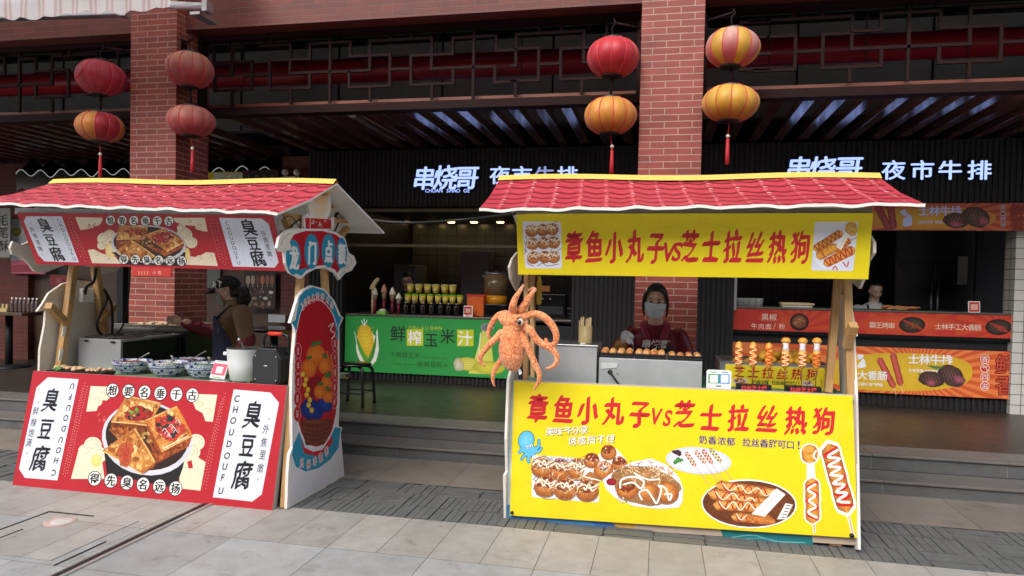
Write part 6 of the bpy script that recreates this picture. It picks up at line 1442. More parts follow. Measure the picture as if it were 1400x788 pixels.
# ================================================================ ITEMS ON THE YELLOW STALL
ZC=.8585
def tbox(b,x0,x1,y0,y1,z0,z1,m=0): b.box((x0,y0,z0),(x1,y1,z1),m)
r=empty('griddle_box',(-.58,4.8,ZC),'plain steel sheet griddle cabinet below the bamboo skewer cup','griddle')
b=MB(); tbox(b,-.775,-.392,4.62,5.0,ZC,1.098); b.build('body',M['steeldull'],r,bev=.004); b=MB(); tbox(b,-.785,-.384,4.612,5.01,1.0985,1.108); b.build('lid',M['steel'],r,bev=.003)
MC=empty('octopus_ball_machine',(-.05,4.84,ZC),'long steel octopus ball cooker with three black mould pans on top','cooker')
b=MB(); tbox(b,-.377,.274,4.62,5.08,ZC,1.03); b.build('body',M['steeldull'],MC,bev=.004)
b=MB(); p=P(834,509,4.612); b.tube(smooth([p+V((0,.012,0)),p,p+V((.025,-.012,-.03)),p+V((.07,-.02,-.09)),p+V((.09,-.01,-.14))],4),.007,8,1); b.ball(p+V((0,.006,0)),(.016,.008,.016),10,8,0); p2=P(844,511,4.616); b.ball(p2,(.004,.004,.004),8,6,0); b.build('gas_hose',[M['castiron'],M['cable']],MC)
b=MB(); p=P(822,496,4.614); b.prism([p+V((0,0,0)),p+V((.11,0,.002)),p+V((.10,0,-.03)),p+V((.0,0,-.04))],(0,.004,0)); b.build('peeling_tape',mat('clear_tape',(196,198,198),.25,0,.05,20),MC)
M['takoball']=mat('golden_batter',(222,164,98),.5,0,.28,30,.3); M['takobrown']=mat('toasted_batter',(196,120,60),.5,0,.3,30,.3)
for i,(x0,x1) in enumerate(((820,865.5),(868,909.5),(913,960))):
    a=P(x0,489,4.64); c=P(x1,489,4.64); y0,y1=4.635,4.90
    b=MB(); t=.012; z0,z1=1.031,1.062
    tbox(b,a.x,c.x,y0,y1,z0,z0+.012); tbox(b,a.x,c.x,y0,y0+t,z0+.0125,z1); tbox(b,a.x,c.x,y1-t,y1,z0+.0125,z1); tbox(b,a.x,a.x+t,y0+t,y1-t,z0+.0125,z1-.001); tbox(b,c.x-t,c.x,y0+t,y1-t,z0+.0125,z1-.001)
    for rr_ in range(4):
        for cc_ in range(4):
            b.lathe((a.x+(c.x-a.x)*(cc_+.5)/4,y0+.035+.062*rr_,z0+.0125),[(.026,0),(.027,.016),(.022,.017),(.018,.006)],14)
    b.build('mould_pan',M['castiron'],MC,bev=.002)
    for rr_ in range(3):
        for cc_ in range(4):
            if rr_>0 and i!=1 and (cc_+rr_)%3==0: continue
            q=random.Random(i*40+rr_*5+cc_); b=MB(); u=q.uniform(0,6)
            zb=1.062 if i<2 else 1.052
            b.ball((a.x+(c.x-a.x)*(cc_+.5)/4,y0+.035+.062*rr_,zb+.002),(.0235,.0235,.0215),16,12,0,fn=lambda d,p:p*(1+.05*math.sin(5*d.x+u)*math.sin(4*d.y+u)))
            o=b.build('octopus_ball',M['takoball'] if (cc_+i+rr_)%3 else M['takobrown']); tag(o,'golden octopus ball in a mould pan of the '+('left pan' if i==0 else 'middle pan' if i==1 else 'right pan')+' on the steel cooker','octopus ball','octopus balls in the mould pans')
r=empty('skewer_cup',P(800,470,4.75),'bamboo cup full of pale wooden sticks standing on the steel griddle cabinet','cup')
c=P(800,470,4.75); c.z=1.109
b=MB(); b.lathe(c,[(.044,0),(.046,.01),(.046,.118),(.041,.118),(.041,.02),(.0,.02)],22); b.build('cup',M['bamboo'],r)
q=random.Random(4); b=MB()
for i in range(26):
    a=q.uniform(0,6.28); k=.034*math.sqrt(q.random()); x,y=c.x+k*math.cos(a),c.y+k*math.sin(a); b.beam((x*.999,y,c.z+.022),(x+.35*(x-c.x),y,c.z+.15+q.uniform(0,.03)),.007,.005)
b.build('sticks',M['stick'],r)
b=MB(); b.ball(P(797,471.5,4.66)+V((0,0,.006)),(.02,.012,.008),10,8); tag(b.build('crumpled_tissue',M['creamboard']),'small crumpled tissue before the bamboo cup','tissue')
b=MB(); c=P(736,398,4.80); b.lathe((c.x,4.83,c.z-.10),[(.0,0),(.018,.01),(.021,.06),(.02,.16),(.012,.185),(.012,.2)],16,sx=1.0,sy=.8); tag(b.build('yellow_brush',mat('yellow_rubber',(190,160,40),.5,0,.12,12)),'yellow rubber bottle hanging behind the left posts of the yellow stall','bottle')
b=MB(); c=P(745,395,4.8); b.box((c.x-.035,4.81,c.z-.02),(c.x+.032,4.818,c.z+.02)); tag(b.build('small_card',mat('orange_card',(196,130,80),.5,0,.2,50)),'small orange and white card fixed beside the yellow bottle on the left posts','card')
# payment card without code
def paycard(px0,py0,px1,py1,Y,label,draw,tilt=.06,back=M['plasticwhite'],shear=0):
    bl=P(px0,py1,Y); br=P(px1,py1,Y); tl=P(px0,py0,Y); tl=V((tl.x+shear,Y+(tl.z-bl.z)*tilt,tl.z))
    pr=Pr((bl.x,Y,bl.z),(br.x,Y,bl.z),tl); uv=[]; W,H=pr.W,pr.H; rr=min(W,H)*.12
    for cx,cy,a0 in ((W-rr,H-rr,0),(rr,H-rr,90),(rr,rr,180),(W-rr,rr,270)):
        for k in range(6): a=R(a0+k*18); uv.append((cx+rr*math.cos(a),cy+rr*math.sin(a)))
    pr.mb.prism([pr.at(u,v,0) for u,v in uv],pr.N*-.008,1); draw(pr); pr.mb.prism([pr.at(W*.2,0,-.009),pr.at(W*.8,0,-.009),pr.at(W*.8,.004,-.05),pr.at(W*.2,.004,-.05)],(0,0,.004),1)
    return tag(pr.mb.build('payment_card',[M['print'],back]),label,'payment card')
def d_pay1(pr):
    pr.poly([(968.5,511.5),(983,511.8),(983,524.5),(968.5,524)],(76,160,80)); pr.poly([(983,511.8),(997.5,512),(997.5,525),(983,524.5)],(60,140,216)); pr.rrect(970.5,513,981.5,523.5,1,(236,240,236)); pr.rrect(985.5,513,996,523.5,1,(232,238,244))
    pr.stroke([(972,509),(980,509)],1,(90,150,100),0); pr.stroke([(987,509.3),(995,509.5)],1,(80,130,190),0); pr.stroke([(979,528),(986,528.2)],1.4,(40,44,52),0)
paycard(965.5,505.5,999.5,532,4.56,'white payment card with green and blue squares on the yellow stall',d_pay1)
for i,(x,y) in enumerate(((906,515),(914,513))):
    c=P(x+50,y,4.7)
b=MB()
for i,x in enumerate((975,984,993)):
    c=P(x,508,4.85); b=MB(); b.lathe((c.x,4.85,ZC),[(.026,0),(.036,.085),(.038,.088),(.034,.086),(.025,.01)],18); tag(b.build('paper_cup',M['plasticwhite']),'white paper cup standing behind the payment card','cup','white paper cups behind the payment card')
# yellow fronted nugget tray
NTY=empty('nugget_tray',P(1057,530,4.82),'steel tray of fried balls behind a small yellow lettered front board','tray')
YT=4.80
def d_tray(pr):
    pr.fill((240,218,44)); 
    for i,(t,x,y) in enumerate((('芝',1010.5,508.5),('士',1030,509.5),('拉',1050,510.5),('丝',1069.5,511.5),('热',1089.5,512),('狗',1110,512))): pr.brush(t,x,y,14.5,(196,40,40),sx=1.0,seed=i,rot=0,pen=.04)
    pr.line('奶香浓郁',(1031,522.5),(1048,523),5.4,(50,40,50),off=.02); pr.line('拉丝香甜可口!',(1058,523.5),(1092,525),5.4,(50,40,50),off=.02)
    pr.poly([(1001,518),(1020,517),(1024,523),(1004,526)],(226,206,196)); dots(pr,1012,521,8,2.6,22,[(176,60,50),(206,120,80),(240,226,216)],.6,1.5,3); pr.poly([(1096,521),(1110,521),(1112,528),(1098,528)],(226,206,196)); dots(pr,1104,524,5,2.4,16,[(176,60,50),(206,120,80),(120,40,40)],.6,1.3,4); pr.stroke([(1122,519),(1124,530)],1.6,(206,120,60),0)
a=P(991,530,YT); c=P(1129,530,YT); zt=P(1060,501,YT).z
pr=Pr((a.x,YT,ZC+.001),(c.x,YT,ZC+.001),(a.x,YT,zt)); tbox(pr.mb,a.x,c.x,YT+.0005,YT+.008,ZC+.001,zt,1); d_tray(pr); pr.mb.build('front_board',[M['print'],M['whiteboard']],NTY)
x0,x1,y0,y1=P(985,495,YT+.02).x,c.x+.01,YT+.012,5.2; t=.006
b=MB(); tbox(b,x0+.02,x1-.02,y0+.02,y1-.02,zt-.06,zt-.054); 
b.hexa([(x0+.02,y0+.02,zt-.055),(x1-.02,y0+.02,zt-.055),(x1-.02,y1-.02,zt-.055),(x0+.02,y1-.02,zt-.055)][:4],[(x0+.018,y0+.018,zt-.054),(x1-.018,y0+.018,zt-.054),(x1-.018,y1-.018,zt-.054),(x0+.018,y1-.018,zt-.054)])
for (p,q_) in (((x0,y0),(x1,y0)),((x1,y0),(x1,y1)),((x1,y1),(x0,y1)),((x0,y1),(x0,y0))):
    b.beam((p[0],p[1],zt-.02),(q_[0],q_[1],zt-.02),.006,.07); b.beam((p[0],p[1],zt+.018),(q_[0],q_[1],zt+.018),.018,.005)
b.build('steel_pan',M['steel'],NTY)
M['fried']=mat('fried_crust',(226,166,50),.6,0,.22,60,.6)
q=random.Random(9); cnt=0
for lay,(n,z) in enumerate(((34,zt-.012),(36,zt+.022),(22,zt+.052))):
    for i in range(n):
        px=q.uniform(1042,1118) if lay else q.uniform(1005,1120); yy=q.uniform(YT+.05,5.12); 
        x=P(px,500,YT).x*(yy/YT)*.985; x=max(x0+.04,min(x1-.04,x)); b=MB(); s=q.uniform(.024,.031); u=q.uniform(0,6)
        b.ball((x,yy,z+q.uniform(0,.012)),(s,s,s*.85),14,10,0,fn=lambda d,p:p*(1+.09*math.sin(7*d.x+u)*math.sin(6*d.y+2*u)*math.cos(5*d.z)))
        tag(b.build('fried_ball',M['fried']),'fried golden ball heaped in the steel tray behind the corn dogs','fried ball','fried balls in the steel tray'); cnt+=1
# corn dog models on black bases
M['dogc']=mat('glossy_corn_dog',(236,160,60),.3,0,.08,20,.05); M['ketch']=mat('ketchup_red',(200,40,24),.3); M['mayo']=mat('mayonnaise',(246,226,170),.35); M['cheese']=mat('stretched_cheese',(240,238,240),.35,0,.03,8)
def zig(b,c,z0,z1,r,n,m,ph=1,amp=.9):
    pts=[]; N=n*2*6
    for i in range(N+1):
        t=i/N; a=-PI/2-.1+amp*ph*math.sin(PI*(n*2*t+.5)); pts.append((c.x+r*math.cos(a),c.y+r*math.sin(a),z1+(z0-z1)*t))
    b.tube(pts,.0034,6,m)
def corndog(px,ytop,ybot,Y,base_z,label,mayo,cheese):
    c=P(px,(ytop+ybot)/2,Y); z1=P(px,ytop,Y).z; z0=P(px,ybot,Y).z; r=.0225; root=empty('corn_dog_model',(c.x,Y,base_z),label,'corn dog'); b=MB()
    if not cheese:
        b.lathe((c.x,Y,0),[(.004,z0),(r*.7,z0+.008),(r,z0+.03),(r*1.03,(z0+z1)/2),(r,z1-.03),(r*.75,z1-.008),(.003,z1)],20)
    else:
        b.lathe((c.x,Y,0),[(.004,z0),(r*.7,z0+.008),(r*1.05,z0+.03),(r*1.05,z1-.095),(r*.98,z1-.075),(r*.9,z1-.0745)],20)
    b.build('sausage',M['dogc'],root)
    if cheese:
        b=MB(); b.lathe((c.x,Y,0),[(r*.9,z1-.076),(r*.72,z1-.05),(r*.7,z1-.04),(r*1.0,z1-.024)],18); b.build('cheese',M['cheese'],root)
        b=MB(); b.lathe((c.x,Y,0),[(r*1.0,z1-.026),(r*1.28,z1-.020),(r*1.25,z1-.010),(r*.8,z1+.004),(.003,z1+.008)],20); b.build('crust_cap',M['dogc'],root)
    zt_=z1-(.09 if cheese else .03)
    b=MB(); c2=V((c.x,Y,0)); zig(b,c2,z0+.025,zt_,r*1.04,3,0,1,.95); 
    if mayo: zig(b,c2,z0+.02,zt_+.004,r*1.07,3,1,-1,.95)
    b.build('sauce',[M['ketch'],M['mayo']],root)
    b=MB(); b.tube([(c.x,Y,base_z),(c.x,Y,z0+.005)],.0028,8); b.build('stick',mat('dark_stick',(120,100,50),.5) if 'dstick' not in M else M['dstick'],root)
for k,(x0,y0,x1,y1,w) in enumerate(((1007,525.5,1055,535,'left'),(1074,528,1123,537.5,'right'))):
    Yb=4.58; a=P(x0,y1,Yb); c=P(x1,y1,Yb); zt_=P(x0,y0,Yb).z
    pr=Pr((a.x,Yb,ZC+.001),(c.x,Yb,ZC+.001),(a.x,Yb,zt_)); tbox(pr.mb,a.x,c.x,Yb+.0005,Yb+.06,ZC+.001,zt_,1)
    pr.line('拉丝芝士棒',(x0+10,(y0+y1)/2+.2),(x1-10,(y0+y1)/2+.7),6.6,(236,70,76),off=.02)
    tag(pr.mb.build('display_base',[M['print'],M['black']]),'black display base with small red lettering, %s one of the two at the yellow stall'%w,'display stand')
for px,yt,yb,my,ch,lab in ((1010,467,503,1,0,'corn dog model with red and cream zigzag sauce, first from the payment card'),(1029.5,467.5,503.5,1,0,'corn dog model with red and cream zigzag sauce, second from the payment card'),(1051,468.5,505,0,0,'corn dog model with only red zigzag sauce and no cheese gap'),
  (1074,463,505,1,1,'corn dog model with stretched white cheese and two sauces, beside the plain red sauced one'),(1097,463.5,505.5,1,1,'corn dog model with stretched white cheese and two sauces, middle of the cheese trio'),(1116.5,463.5,506.5,0,1,'corn dog model with stretched white cheese and only red sauce, nearest the right posts')):
    corndog(px,yt,yb,4.61,ZC+.03,lab,my,ch)
# ================================================================ ITEMS ON THE TOFU STALL
ZL=.766
def mat_bowl():
    t=NT('blue_white_porcelain'); co=t.co(); v=t.n('TexVoronoi'); v.inputs['Scale'].default_value=24; t.l(co,v.inputs['Vector']); v2=t.n('TexVoronoi',feature='DISTANCE_TO_EDGE'); v2.inputs['Scale'].default_value=46; t.l(co,v2.inputs['Vector'])
    k=t.ramp(v.outputs['Distance'],[(.30,(1,1,1)),(.36,(0,0,0)),(.46,(0,0,0)),(.5,(.8,.8,.8)),(.56,(0,0,0))]); k2=t.ramp(v2.outputs['Distance'],[(.02,(1,1,1)),(.05,(0,0,0))]); k3=t.mix(.75,k,k2,'LIGHTEN') if False else t.mix(1.0,k,k2,'ADD')
    z=t.n('SeparateXYZ'); t.l(co,z.inputs[0]); bd=t.mth('GREATER_THAN',t.mth('SINE',t.mth('MULTIPLY',z.outputs[2],115)),.93)
    c=t.mix(k3,lin((226,230,238)),lin((44,66,140))); c=t.mix(bd,c,lin((40,60,130))); t.l(c,t.b.inputs['Base Color']); t.b.inputs['Roughness'].default_value=.18; return t.m
M['bowl']=mat_bowl(); M['garnish']=mat('chopped_chilli_garnish',(150,80,40),.5,0,.6,60,.6); M['green']=mat('chopped_coriander',(90,130,60),.6,0,.4,70,.6); M['pickle']=mat('pickled_radish',(206,190,150),.5,0,.3,60,.5)
for px,py,Y,fill,lab in ((181,493.5,4.62,'garnish','blue and white porcelain bowl nearest the black dishes on the tofu stall'),(230,495.5,4.58,'pickle','blue and white porcelain bowl in the middle of the row, with a wire spoon handle'),(280,497.5,4.58,'green','blue and white porcelain bowl standing behind the pink payment card'),(258,491,4.86,'garnish','blue and white porcelain bowl standing behind the front row')):
    c=P(px,py,Y); rr=.138 if Y<4.8 else .12; zb=ZL; h=max(.07,c.z-zb)
    root=empty('porcelain_bowl',(c.x,Y,zb),lab,'bowl'); b=MB(); b.lathe((c.x,Y,zb),[(rr*.5,0),(rr*.52,.008),(rr*.8,h*.35),(rr*.97,h*.8),(rr,h),(rr*1.02,h+.004),(rr*.97,h+.002),(rr*.92,h*.8),(rr*.7,h*.4),(.001,h*.3)],40); b.build('bowl',M['bowl'],root)
    b=MB(); b.ball((c.x,Y,zb+h*.72),(rr*.88,rr*.88,.022),24,10,0,fn=lambda d,p:p+V((0,0,.006*math.sin(30*d.x)*math.sin(27*d.y)))); b.build('filling',M[fill],root)
    s=empty('spoon',(c.x,Y,zb+h*.8),'steel spoon resting in a bowl, '+lab.split('bowl',1)[1].strip()+' ' if False else 'steel spoon in the '+lab.replace('blue and white porcelain ','').replace(' of the row, with a wire spoon handle',' of the row'),'spoon')
    b=MB(); b.tube(smooth([(c.x+.02,Y,zb+h*.75),(c.x+.05,Y-.02,zb+h+.03),(c.x+.045,Y-.03,zb+h+.05),(c.x+.06,Y-.03,zb+h+.045),(c.x+.065,Y-.03,zb+h+.01)] if fill!='garnish' else [(c.x,Y,zb+h*.8),(c.x+.09,Y-.02,zb+h+.03),(c.x+.17,Y-.03,zb+h+.07)],5),.0045,8); b.build('handle',M['steel'],s)
    b=MB(); b.ball((c.x+.01,Y,zb+h*.79),(.03,.02,.008),14,8); b.build('spoon_bowl',M['steel'],s)
M['tofufood']=mat('pale_fried_tofu',(206,170,130),.6,0,.3,30,.4)
for i,px in enumerate((86,110,136)):
    c=P(px,505.5,4.42); root=empty('black_dish',(c.x,4.42,ZL),('black dish of small snacks nearest the cream side board','black dish of small snacks between two other black dishes','black dish of small snacks beside the first porcelain bowl')[i],'dish')
    b=MB(); s=.072; b.hexa([(c.x-s,4.36,ZL),(c.x+s,4.36,ZL),(c.x+s,4.48,ZL),(c.x-s,4.48,ZL)],[(c.x-s-.012,4.348,ZL+.032),(c.x+s+.012,4.348,ZL+.032),(c.x+s+.012,4.492,ZL+.032),(c.x-s-.012,4.492,ZL+.032)]); b.build('dish',M['plasticblack'],root,bev=.004)
    q=random.Random(i); b=MB()
    for k in range(9): b.ball((c.x+q.uniform(-.055,.055),4.42+q.uniform(-.05,.05),ZL+.038+q.uniform(0,.012)),(q.uniform(.016,.028),.018,.012),10,8,rot=Matrix.Rotation(q.uniform(0,3),3,'Z'))
    b.build('snacks',M['tofufood'],root)
b=MB(); 
q=random.Random(6)
for k in range(16): c=P(75+q.uniform(-3,8),508,4.36); b.ball((c.x,4.36+q.uniform(0,.04),ZL+.03+q.uniform(0,.02)),(.018,.012,.01),8,6)
tag(b.build('coriander_bunch',M['green']),'small green herb heap at the left corner of the tofu stall counter','herbs')
# fryer
FR=empty('fryer',(-4.41,5.25,.70),'open steel deep fryer box with a grease stained rim on the tofu stall','fryer')
b=MB(); X0,X1,Y0,Y1,z0,z1=-4.44,-4.03,4.72,5.42,ZL,.985
a=P(107,462,4.72); c=P(165,465,4.72); X0,X1=a.x,c.x; z1=(a.z+c.z)/2
for (x0,y0,x1,y1) in ((X0,Y0,X1,Y0+.012),(X0,Y1-.012,X1,Y1),(X0,Y0+.0125,X0+.012,Y1-.0125),(X1-.012,Y0+.0125,X1,Y1-.0125)): tbox(b,x0,x1,y0,y1,z0,z1)
b.build('tank',M['steeldull'],FR,bev=.003)
b=MB(); tbox(b,X0+.0125,X1-.0125,Y0+.0125,Y1-.0125,z0+.1,z1-.05); b.build('oil',mat('dark_frying_oil',(60,44,24),.1,0,.2,6),FR)
b=MB(); tbox(b,X1+.001,X1+.008,Y0+.02,Y1-.02,z0,z1-.02); b.build('dark_side_plate',M['castiron'],FR)
b=MB()
for p in ((118,466),(154,468)): c=P(*p,4.712); b.ball(c,(.024,.006,.008),10,8)
b.build('handle_slot',M['castiron'],FR)
b=MB()
for i in range(7): y=Y0+.05+i*.09; b.tube([(X0+.01,y,z1+.006),(X1-.01,y,z1+.006)],.003,6)
for i in range(4): x=X0+.05+i*.1; b.tube([(x,Y0+.02,z1+.013),(x,Y1-.02,z1+.013)],.003,6)
b.tube(smooth([V((X0+.2,Y0+.25,z1+.015)),V((X0+.32,Y0+.35,z1+.03)),P(233,442,5.2)],6),.005,6); b.build('wire_rack',M['steelgrime'],FR)
GT=empty('griddle_tray',P(215,450,5.55),'wide black griddle tray of browning tofu held by the woman in the cap','tray')
a=P(165,455,5.5); c=P(262,447,5.5); zt=.5*(a.z+c.z)+.02
b=MB(); tbox(b,a.x,c.x,5.42,5.85,ZL-.001,zt-.02); b.build('stand',M['castiron'],GT,bev=.004)
b=MB(); tbox(b,a.x-.03,c.x+.02,5.43,5.9,zt-.0195,zt); tbox(b,a.x-.03,c.x+.02,5.43,5.445,zt+.0005,zt+.03); tbox(b,a.x-.03,c.x+.02,5.885,5.9,zt+.0005,zt+.03); b.build('tray',M['steelgrime'],GT,bev=.003)
q=random.Random(12); b=MB()
for k in range(15): x=q.uniform(a.x+.06,c.x-.12); y=q.uniform(5.5,5.82); b.hexa([(x,y,zt+.001),(x+.06,y+.01,zt+.001),(x+.055,y+.06,zt+.001),(x-.005,y+.05,zt+.001)],[(x+.004,y+.002,zt+.03),(x+.058,y+.012,zt+.032),(x+.052,y+.056,zt+.03),(x,y+.047,zt+.03)])
b.build('tofu_pieces',M['tofufood'],GT,bev=.006)
# white pot
c=P(335,478,4.5); PT=empty('white_pot',(c.x,4.5,ZL),'white rice cooker pot with a ladle standing between the payment card and the speaker','pot')
h=c.z-ZL; b=MB(); b.lathe((c.x,4.5,ZL),[(.085,.012),(.098,.02),(.116,h*.6),(.121,h),(.125,h+.006)],36); b.build('body',M['plasticwhite'],PT)
b=MB(); b.lathe((c.x,4.5,ZL+h),[(.124,.0065),(.126,.012),(.118,.013),(.112,.0),(.1,-.12),(.0,-.13)],36); b.build('inner_pot',M['steelgrime'],PT)
for s in (-1,1):
    b=MB(); b.box((c.x+s*.122,4.47,ZL+h-.045),(c.x+s*.155,4.53,ZL+h-.02)); b.build('handle',M['plasticwhite'],PT,bev=.006)
for a_ in (.6,2.5,3.8,5.6):
    b=MB(); b.lathe((c.x+.07*math.cos(a_),4.5+.07*math.sin(a_),ZL),[(.010,0),(.015,.0125)],10); b.build('foot',M['plasticwhite'],PT)
b=MB(); b.tube(smooth([(c.x+.02,4.5,ZL+h-.08),(c.x-.0,4.47,ZL+h+.03),(c.x-.015,4.45,ZL+h+.07)],5),[.007]*11,8); b.ball((c.x-.015,4.45,ZL+h+.07),(.012,.01,.014),10,8); tag(b.build('ladle',M['steel']),'steel ladle sticking out of the white rice cooker pot','ladle')
# speaker
c=P(373,500,4.40); SP=empty('portable_speaker',(c.x,4.42,ZL),'black portable speaker with red handle grip at the right end of the tofu stall counter','speaker')
Rz=Matrix.Rotation(R(-8),3,'Z')
w_,d_,h_=.118,.085,.255; oct_=[(-w_+.03,0),(w_-.03,0),(w_,.035),(w_,h_-.07),(w_-.045,h_),(-w_+.045,h_),(-w_,h_-.07),(-w_,.035)]
O3=lambda x,y,z: V((c.x,4.42,ZL+.008))+Rz@V((x,y,z))
b=MB(); b.hexa([O3(x,-d_,z) for x,z in oct_],[O3(x,d_,z) for x,z in oct_]); b.build('cabinet',M['plasticblack'],SP,bev=.010)
b=MB(); b.hexa([O3(x*.86,-d_-.006,.012+z*.88) for x,z in oct_],[O3(x*.88,-d_-.0005,.010+z*.9) for x,z in oct_]); b.build('grille',M['plasticgrey'],SP,bev=.004)
b=MB(); b.ball(O3(0,-d_-.008,.135),(.014,.003,.005),10,6); b.build('badge',M['silver'],SP)
b=MB(); b.tube(smooth([O3(-.10,.01,h_-.04),O3(-.098,.01,h_+.05),O3(-.075,.01,h_+.085),O3(0,.01,h_+.09),O3(.085,.01,h_+.085),O3(.108,.01,h_+.05),O3(.108,.01,h_-.04)],5),.011,10); hd=b.build('handle',M['plasticblack'],SP)
b=MB(); b.tube([O3(-.055,.01,h_+.090),O3(.055,.01,h_+.091)],.015,12); b.build('grip',M['plasticred'],hd)
for i in range(5): b=MB(); p=O3(-.05+.024*i,-.05,h_-.001); b.lathe(p,[(.008,0),(.008,.014),(.005,.016)],10); b.build('knob',M['plasticblack'],SP)
for sx in (-1,1):
    for z in (.04,.2): b=MB(); b.ball(O3(sx*.085,-d_-.007,z),(.005,.003,.005),8,6); b.build('screw',M['silver'],SP)
for sx in (-1,1): b=MB(); p=O3(sx*.07,0,-.008); b.lathe(p,[(.012,0),(.014,.009)],10); b.build('foot',M['cable'],SP)
def d_pay2(pr):
    pr.poly([(293,496.5),(311.5,498.5),(306.5,514),(288.5,512)],(226,96,120)); pr.poly([(297,501),(306,502),(303,511),(294,510)],(240,226,226)); pr.stroke([(291,515.5),(302,516.8)],1.1,(90,170,110),0); pr.stroke([(297,494.3),(308,495.3)],1,(150,196,160),0)
def card_tilt(px,Y,label,draw,back):
    pr=Pr(P(*px[3],Y),P(*px[2],Y),P(*px[0],Y)+V((0,.03,0))); uv=[pr.uv(*p) for p in px]; pr.mb.prism([pr.at(u,v,0) for u,v in uv],pr.N*-.008,1); draw(pr); W=pr.W
    e=P(*px[3],Y); f=P(*px[2],Y); pr.mb.box((e.x,Y,ZL),(f.x+.01,Y+.06,ZL+.010),1)
    return tag(pr.mb.build('payment_card',[M['print'],back]),label,'payment card')
card_tilt([(294.5,492.5),(313,494.5),(306.5,519),(286,517)],4.42,'tilted white payment card with a pink panel before the white pot',d_pay2,M['plasticwhite'])
# ================================================================ CORN COUNTER GOODS
ZT=1.0755; Yc=8.62
RK=empty('cup_stand',P(590,431,Yc),'black stepped stand carrying the rows of yellow juice cups','stand')
zs=[P(590,y,8.62).z for y in (431,415,400.5)]
a=P(551,431,Yc).x; c=P(634,431,Yc).x
b=MB(); tbox(b,a,c,8.55,8.68,ZT,ZT+.012); tbox(b,a,c,8.685,8.78,ZT,P(590,415,8.72).z-.001); tbox(b,a,c-.1,8.785,8.9,ZT,P(590,401,8.84).z-.001); b.build('steps',M['blackgloss'],RK)
M['corn']=mat('corn_juice_cup',(236,206,60),.35,0,.06,9); M['lidgreen']=mat('green_cup_lid',(126,196,60),.35); M['lidclear']=mat('pale_cup_lid',(222,214,160),.3)
def cup(x,y,z,h,r,body,lid,label,grp,name='juice_cup'):
    o=MB(); o.lathe((x,y,z),[(r*.68,0),(r,h)],16); o=o.build(name,body); tag(o,label,'cup' if name!='drink_bottle' else 'bottle',grp)
    b=MB(); b.lathe((x,y,z+h),[(r*1.05,0),(r*1.05,h*.08),(r*.8,h*.2),(.001,h*.2)],16); b.build('lid',lid,o)
    b=MB(); b.box((x-r*.45,y-r*.97,z+h*.35),(x+r*.45,y-r*.9,z+h*.75)); b.build('cup_label',M['label_y'] if 'label_y' in M else M.setdefault('label_y',mat('pale_label',(222,206,150),.5)),o)
z=P(590,401,8.84).z
for x in (561,572.6,584.5,596,608,619): cup(P(x,400,8.84).x,8.84,z,.098,.05,M['corn'],M['lidclear'],'yellow corn juice cup with pale lid in the top row of the stand','pale lidded juice cups in the top row')
z=P(590,415,8.73).z
for x in (557.6,567.3,577.6,588,599,609,618.7,629): cup(P(x,412,8.73).x,8.73,z,.10,.045,M['corn'],M['lidgreen'],'yellow corn juice cup with green lid in the middle row of the stand','green lidded juice cups in the middle row')
M['cola']=mat('dark_drink_bottle',(30,24,22),.18,0,.2,20)
for x in (555,565.5,578.3,590,602.4,613.4,624): 
    b=MB(); xx=P(x,428,8.61).x; b.lathe((xx,8.61,ZT+.0125),[(.034,0),(.036,.01),(.036,.10),(.028,.125),(.016,.13)],16); o=b.build('dark_bottle',M['cola']); tag(o,'dark drink bottle in the front row of the cup stand','bottle','dark bottles in the front row')
    b=MB(); b.lathe((xx,8.61,ZT+.143),[(.019,0),(.019,.014)],12); b.build('cap',M['silver'],o)
def cone(px,py0,py1,Y,top,label):
    c=P(px,py1,Y); z1=P(px,py0,Y).z; h=z1-c.z; r=empty('cone_display',(c.x,Y,ZT),label,'ice cream cone'); b=MB(); b.tube([(c.x,Y,ZT),(c.x,Y,c.z+.01)],.02,12); b.lathe((c.x,Y,c.z),[(.022,0),(.032,h*.45)],14,1); b.build('red_holder',[M['maroon'],M['tan']],r)
    b=MB(); b.lathe((c.x,Y,c.z+h*.45),[(.036,0),(.040,h*.12),(.03,h*.28),(.018,h*.45),(.004,h*.58)],16,lobe=lambda a:1+.08*math.sin(6*a)); b.build('ice_cream',top,r)
wm=mat('soft_ice_cream',(232,220,196),.5); pk=mat('pink_ice_cream',(206,140,120),.5)
cone(512.5,394,412,8.6,wm,'pale soft ice cream cone model nearest the ribbed pier')
cone(525,389,410,8.6,pk,'pink ice cream cone model, tallest of the cone group')
cone(536.5,393,412,8.6,wm,'pale ice cream cone model behind the green topped box')
cone(545,401,416,8.6,wm,'small pale ice cream cone model nearest the dark bottles')
b=MB(); b.tube(smooth([P(508,396,8.62),P(513,386,8.62),P(518,381,8.62)],4),[.03,.032,.032,.03,.03,.028,.026,.022,.018],12); b.lathe((P(510,396,8.62).x,8.62,ZT),[(.02,0),(.02,P(508,396,8.62).z-ZT)],10); tag(b.build('waffle_cone_model',M['stick']),'tilted waffle cone model towering over the ice cream cones','cone')
c=P(524,430,8.55); b=MB(); tbox(b,c.x-.07,c.x+.05,8.5,8.6,ZT,ZT+.035,0); b.ball((c.x-.01,8.55,ZT+.045),(.05,.04,.02),12,8,1); tag(b.build('green_topped_box',[M['lidgreen'],M['whiteboard']]),'small green box with white top on the juice counter','box')
ob=mat('orange_plastic_box',(226,104,40),.35,0,.08,9)
a=P(639.5,405,8.66); c=P(662,433,8.66); e=P(690,406,8.66)
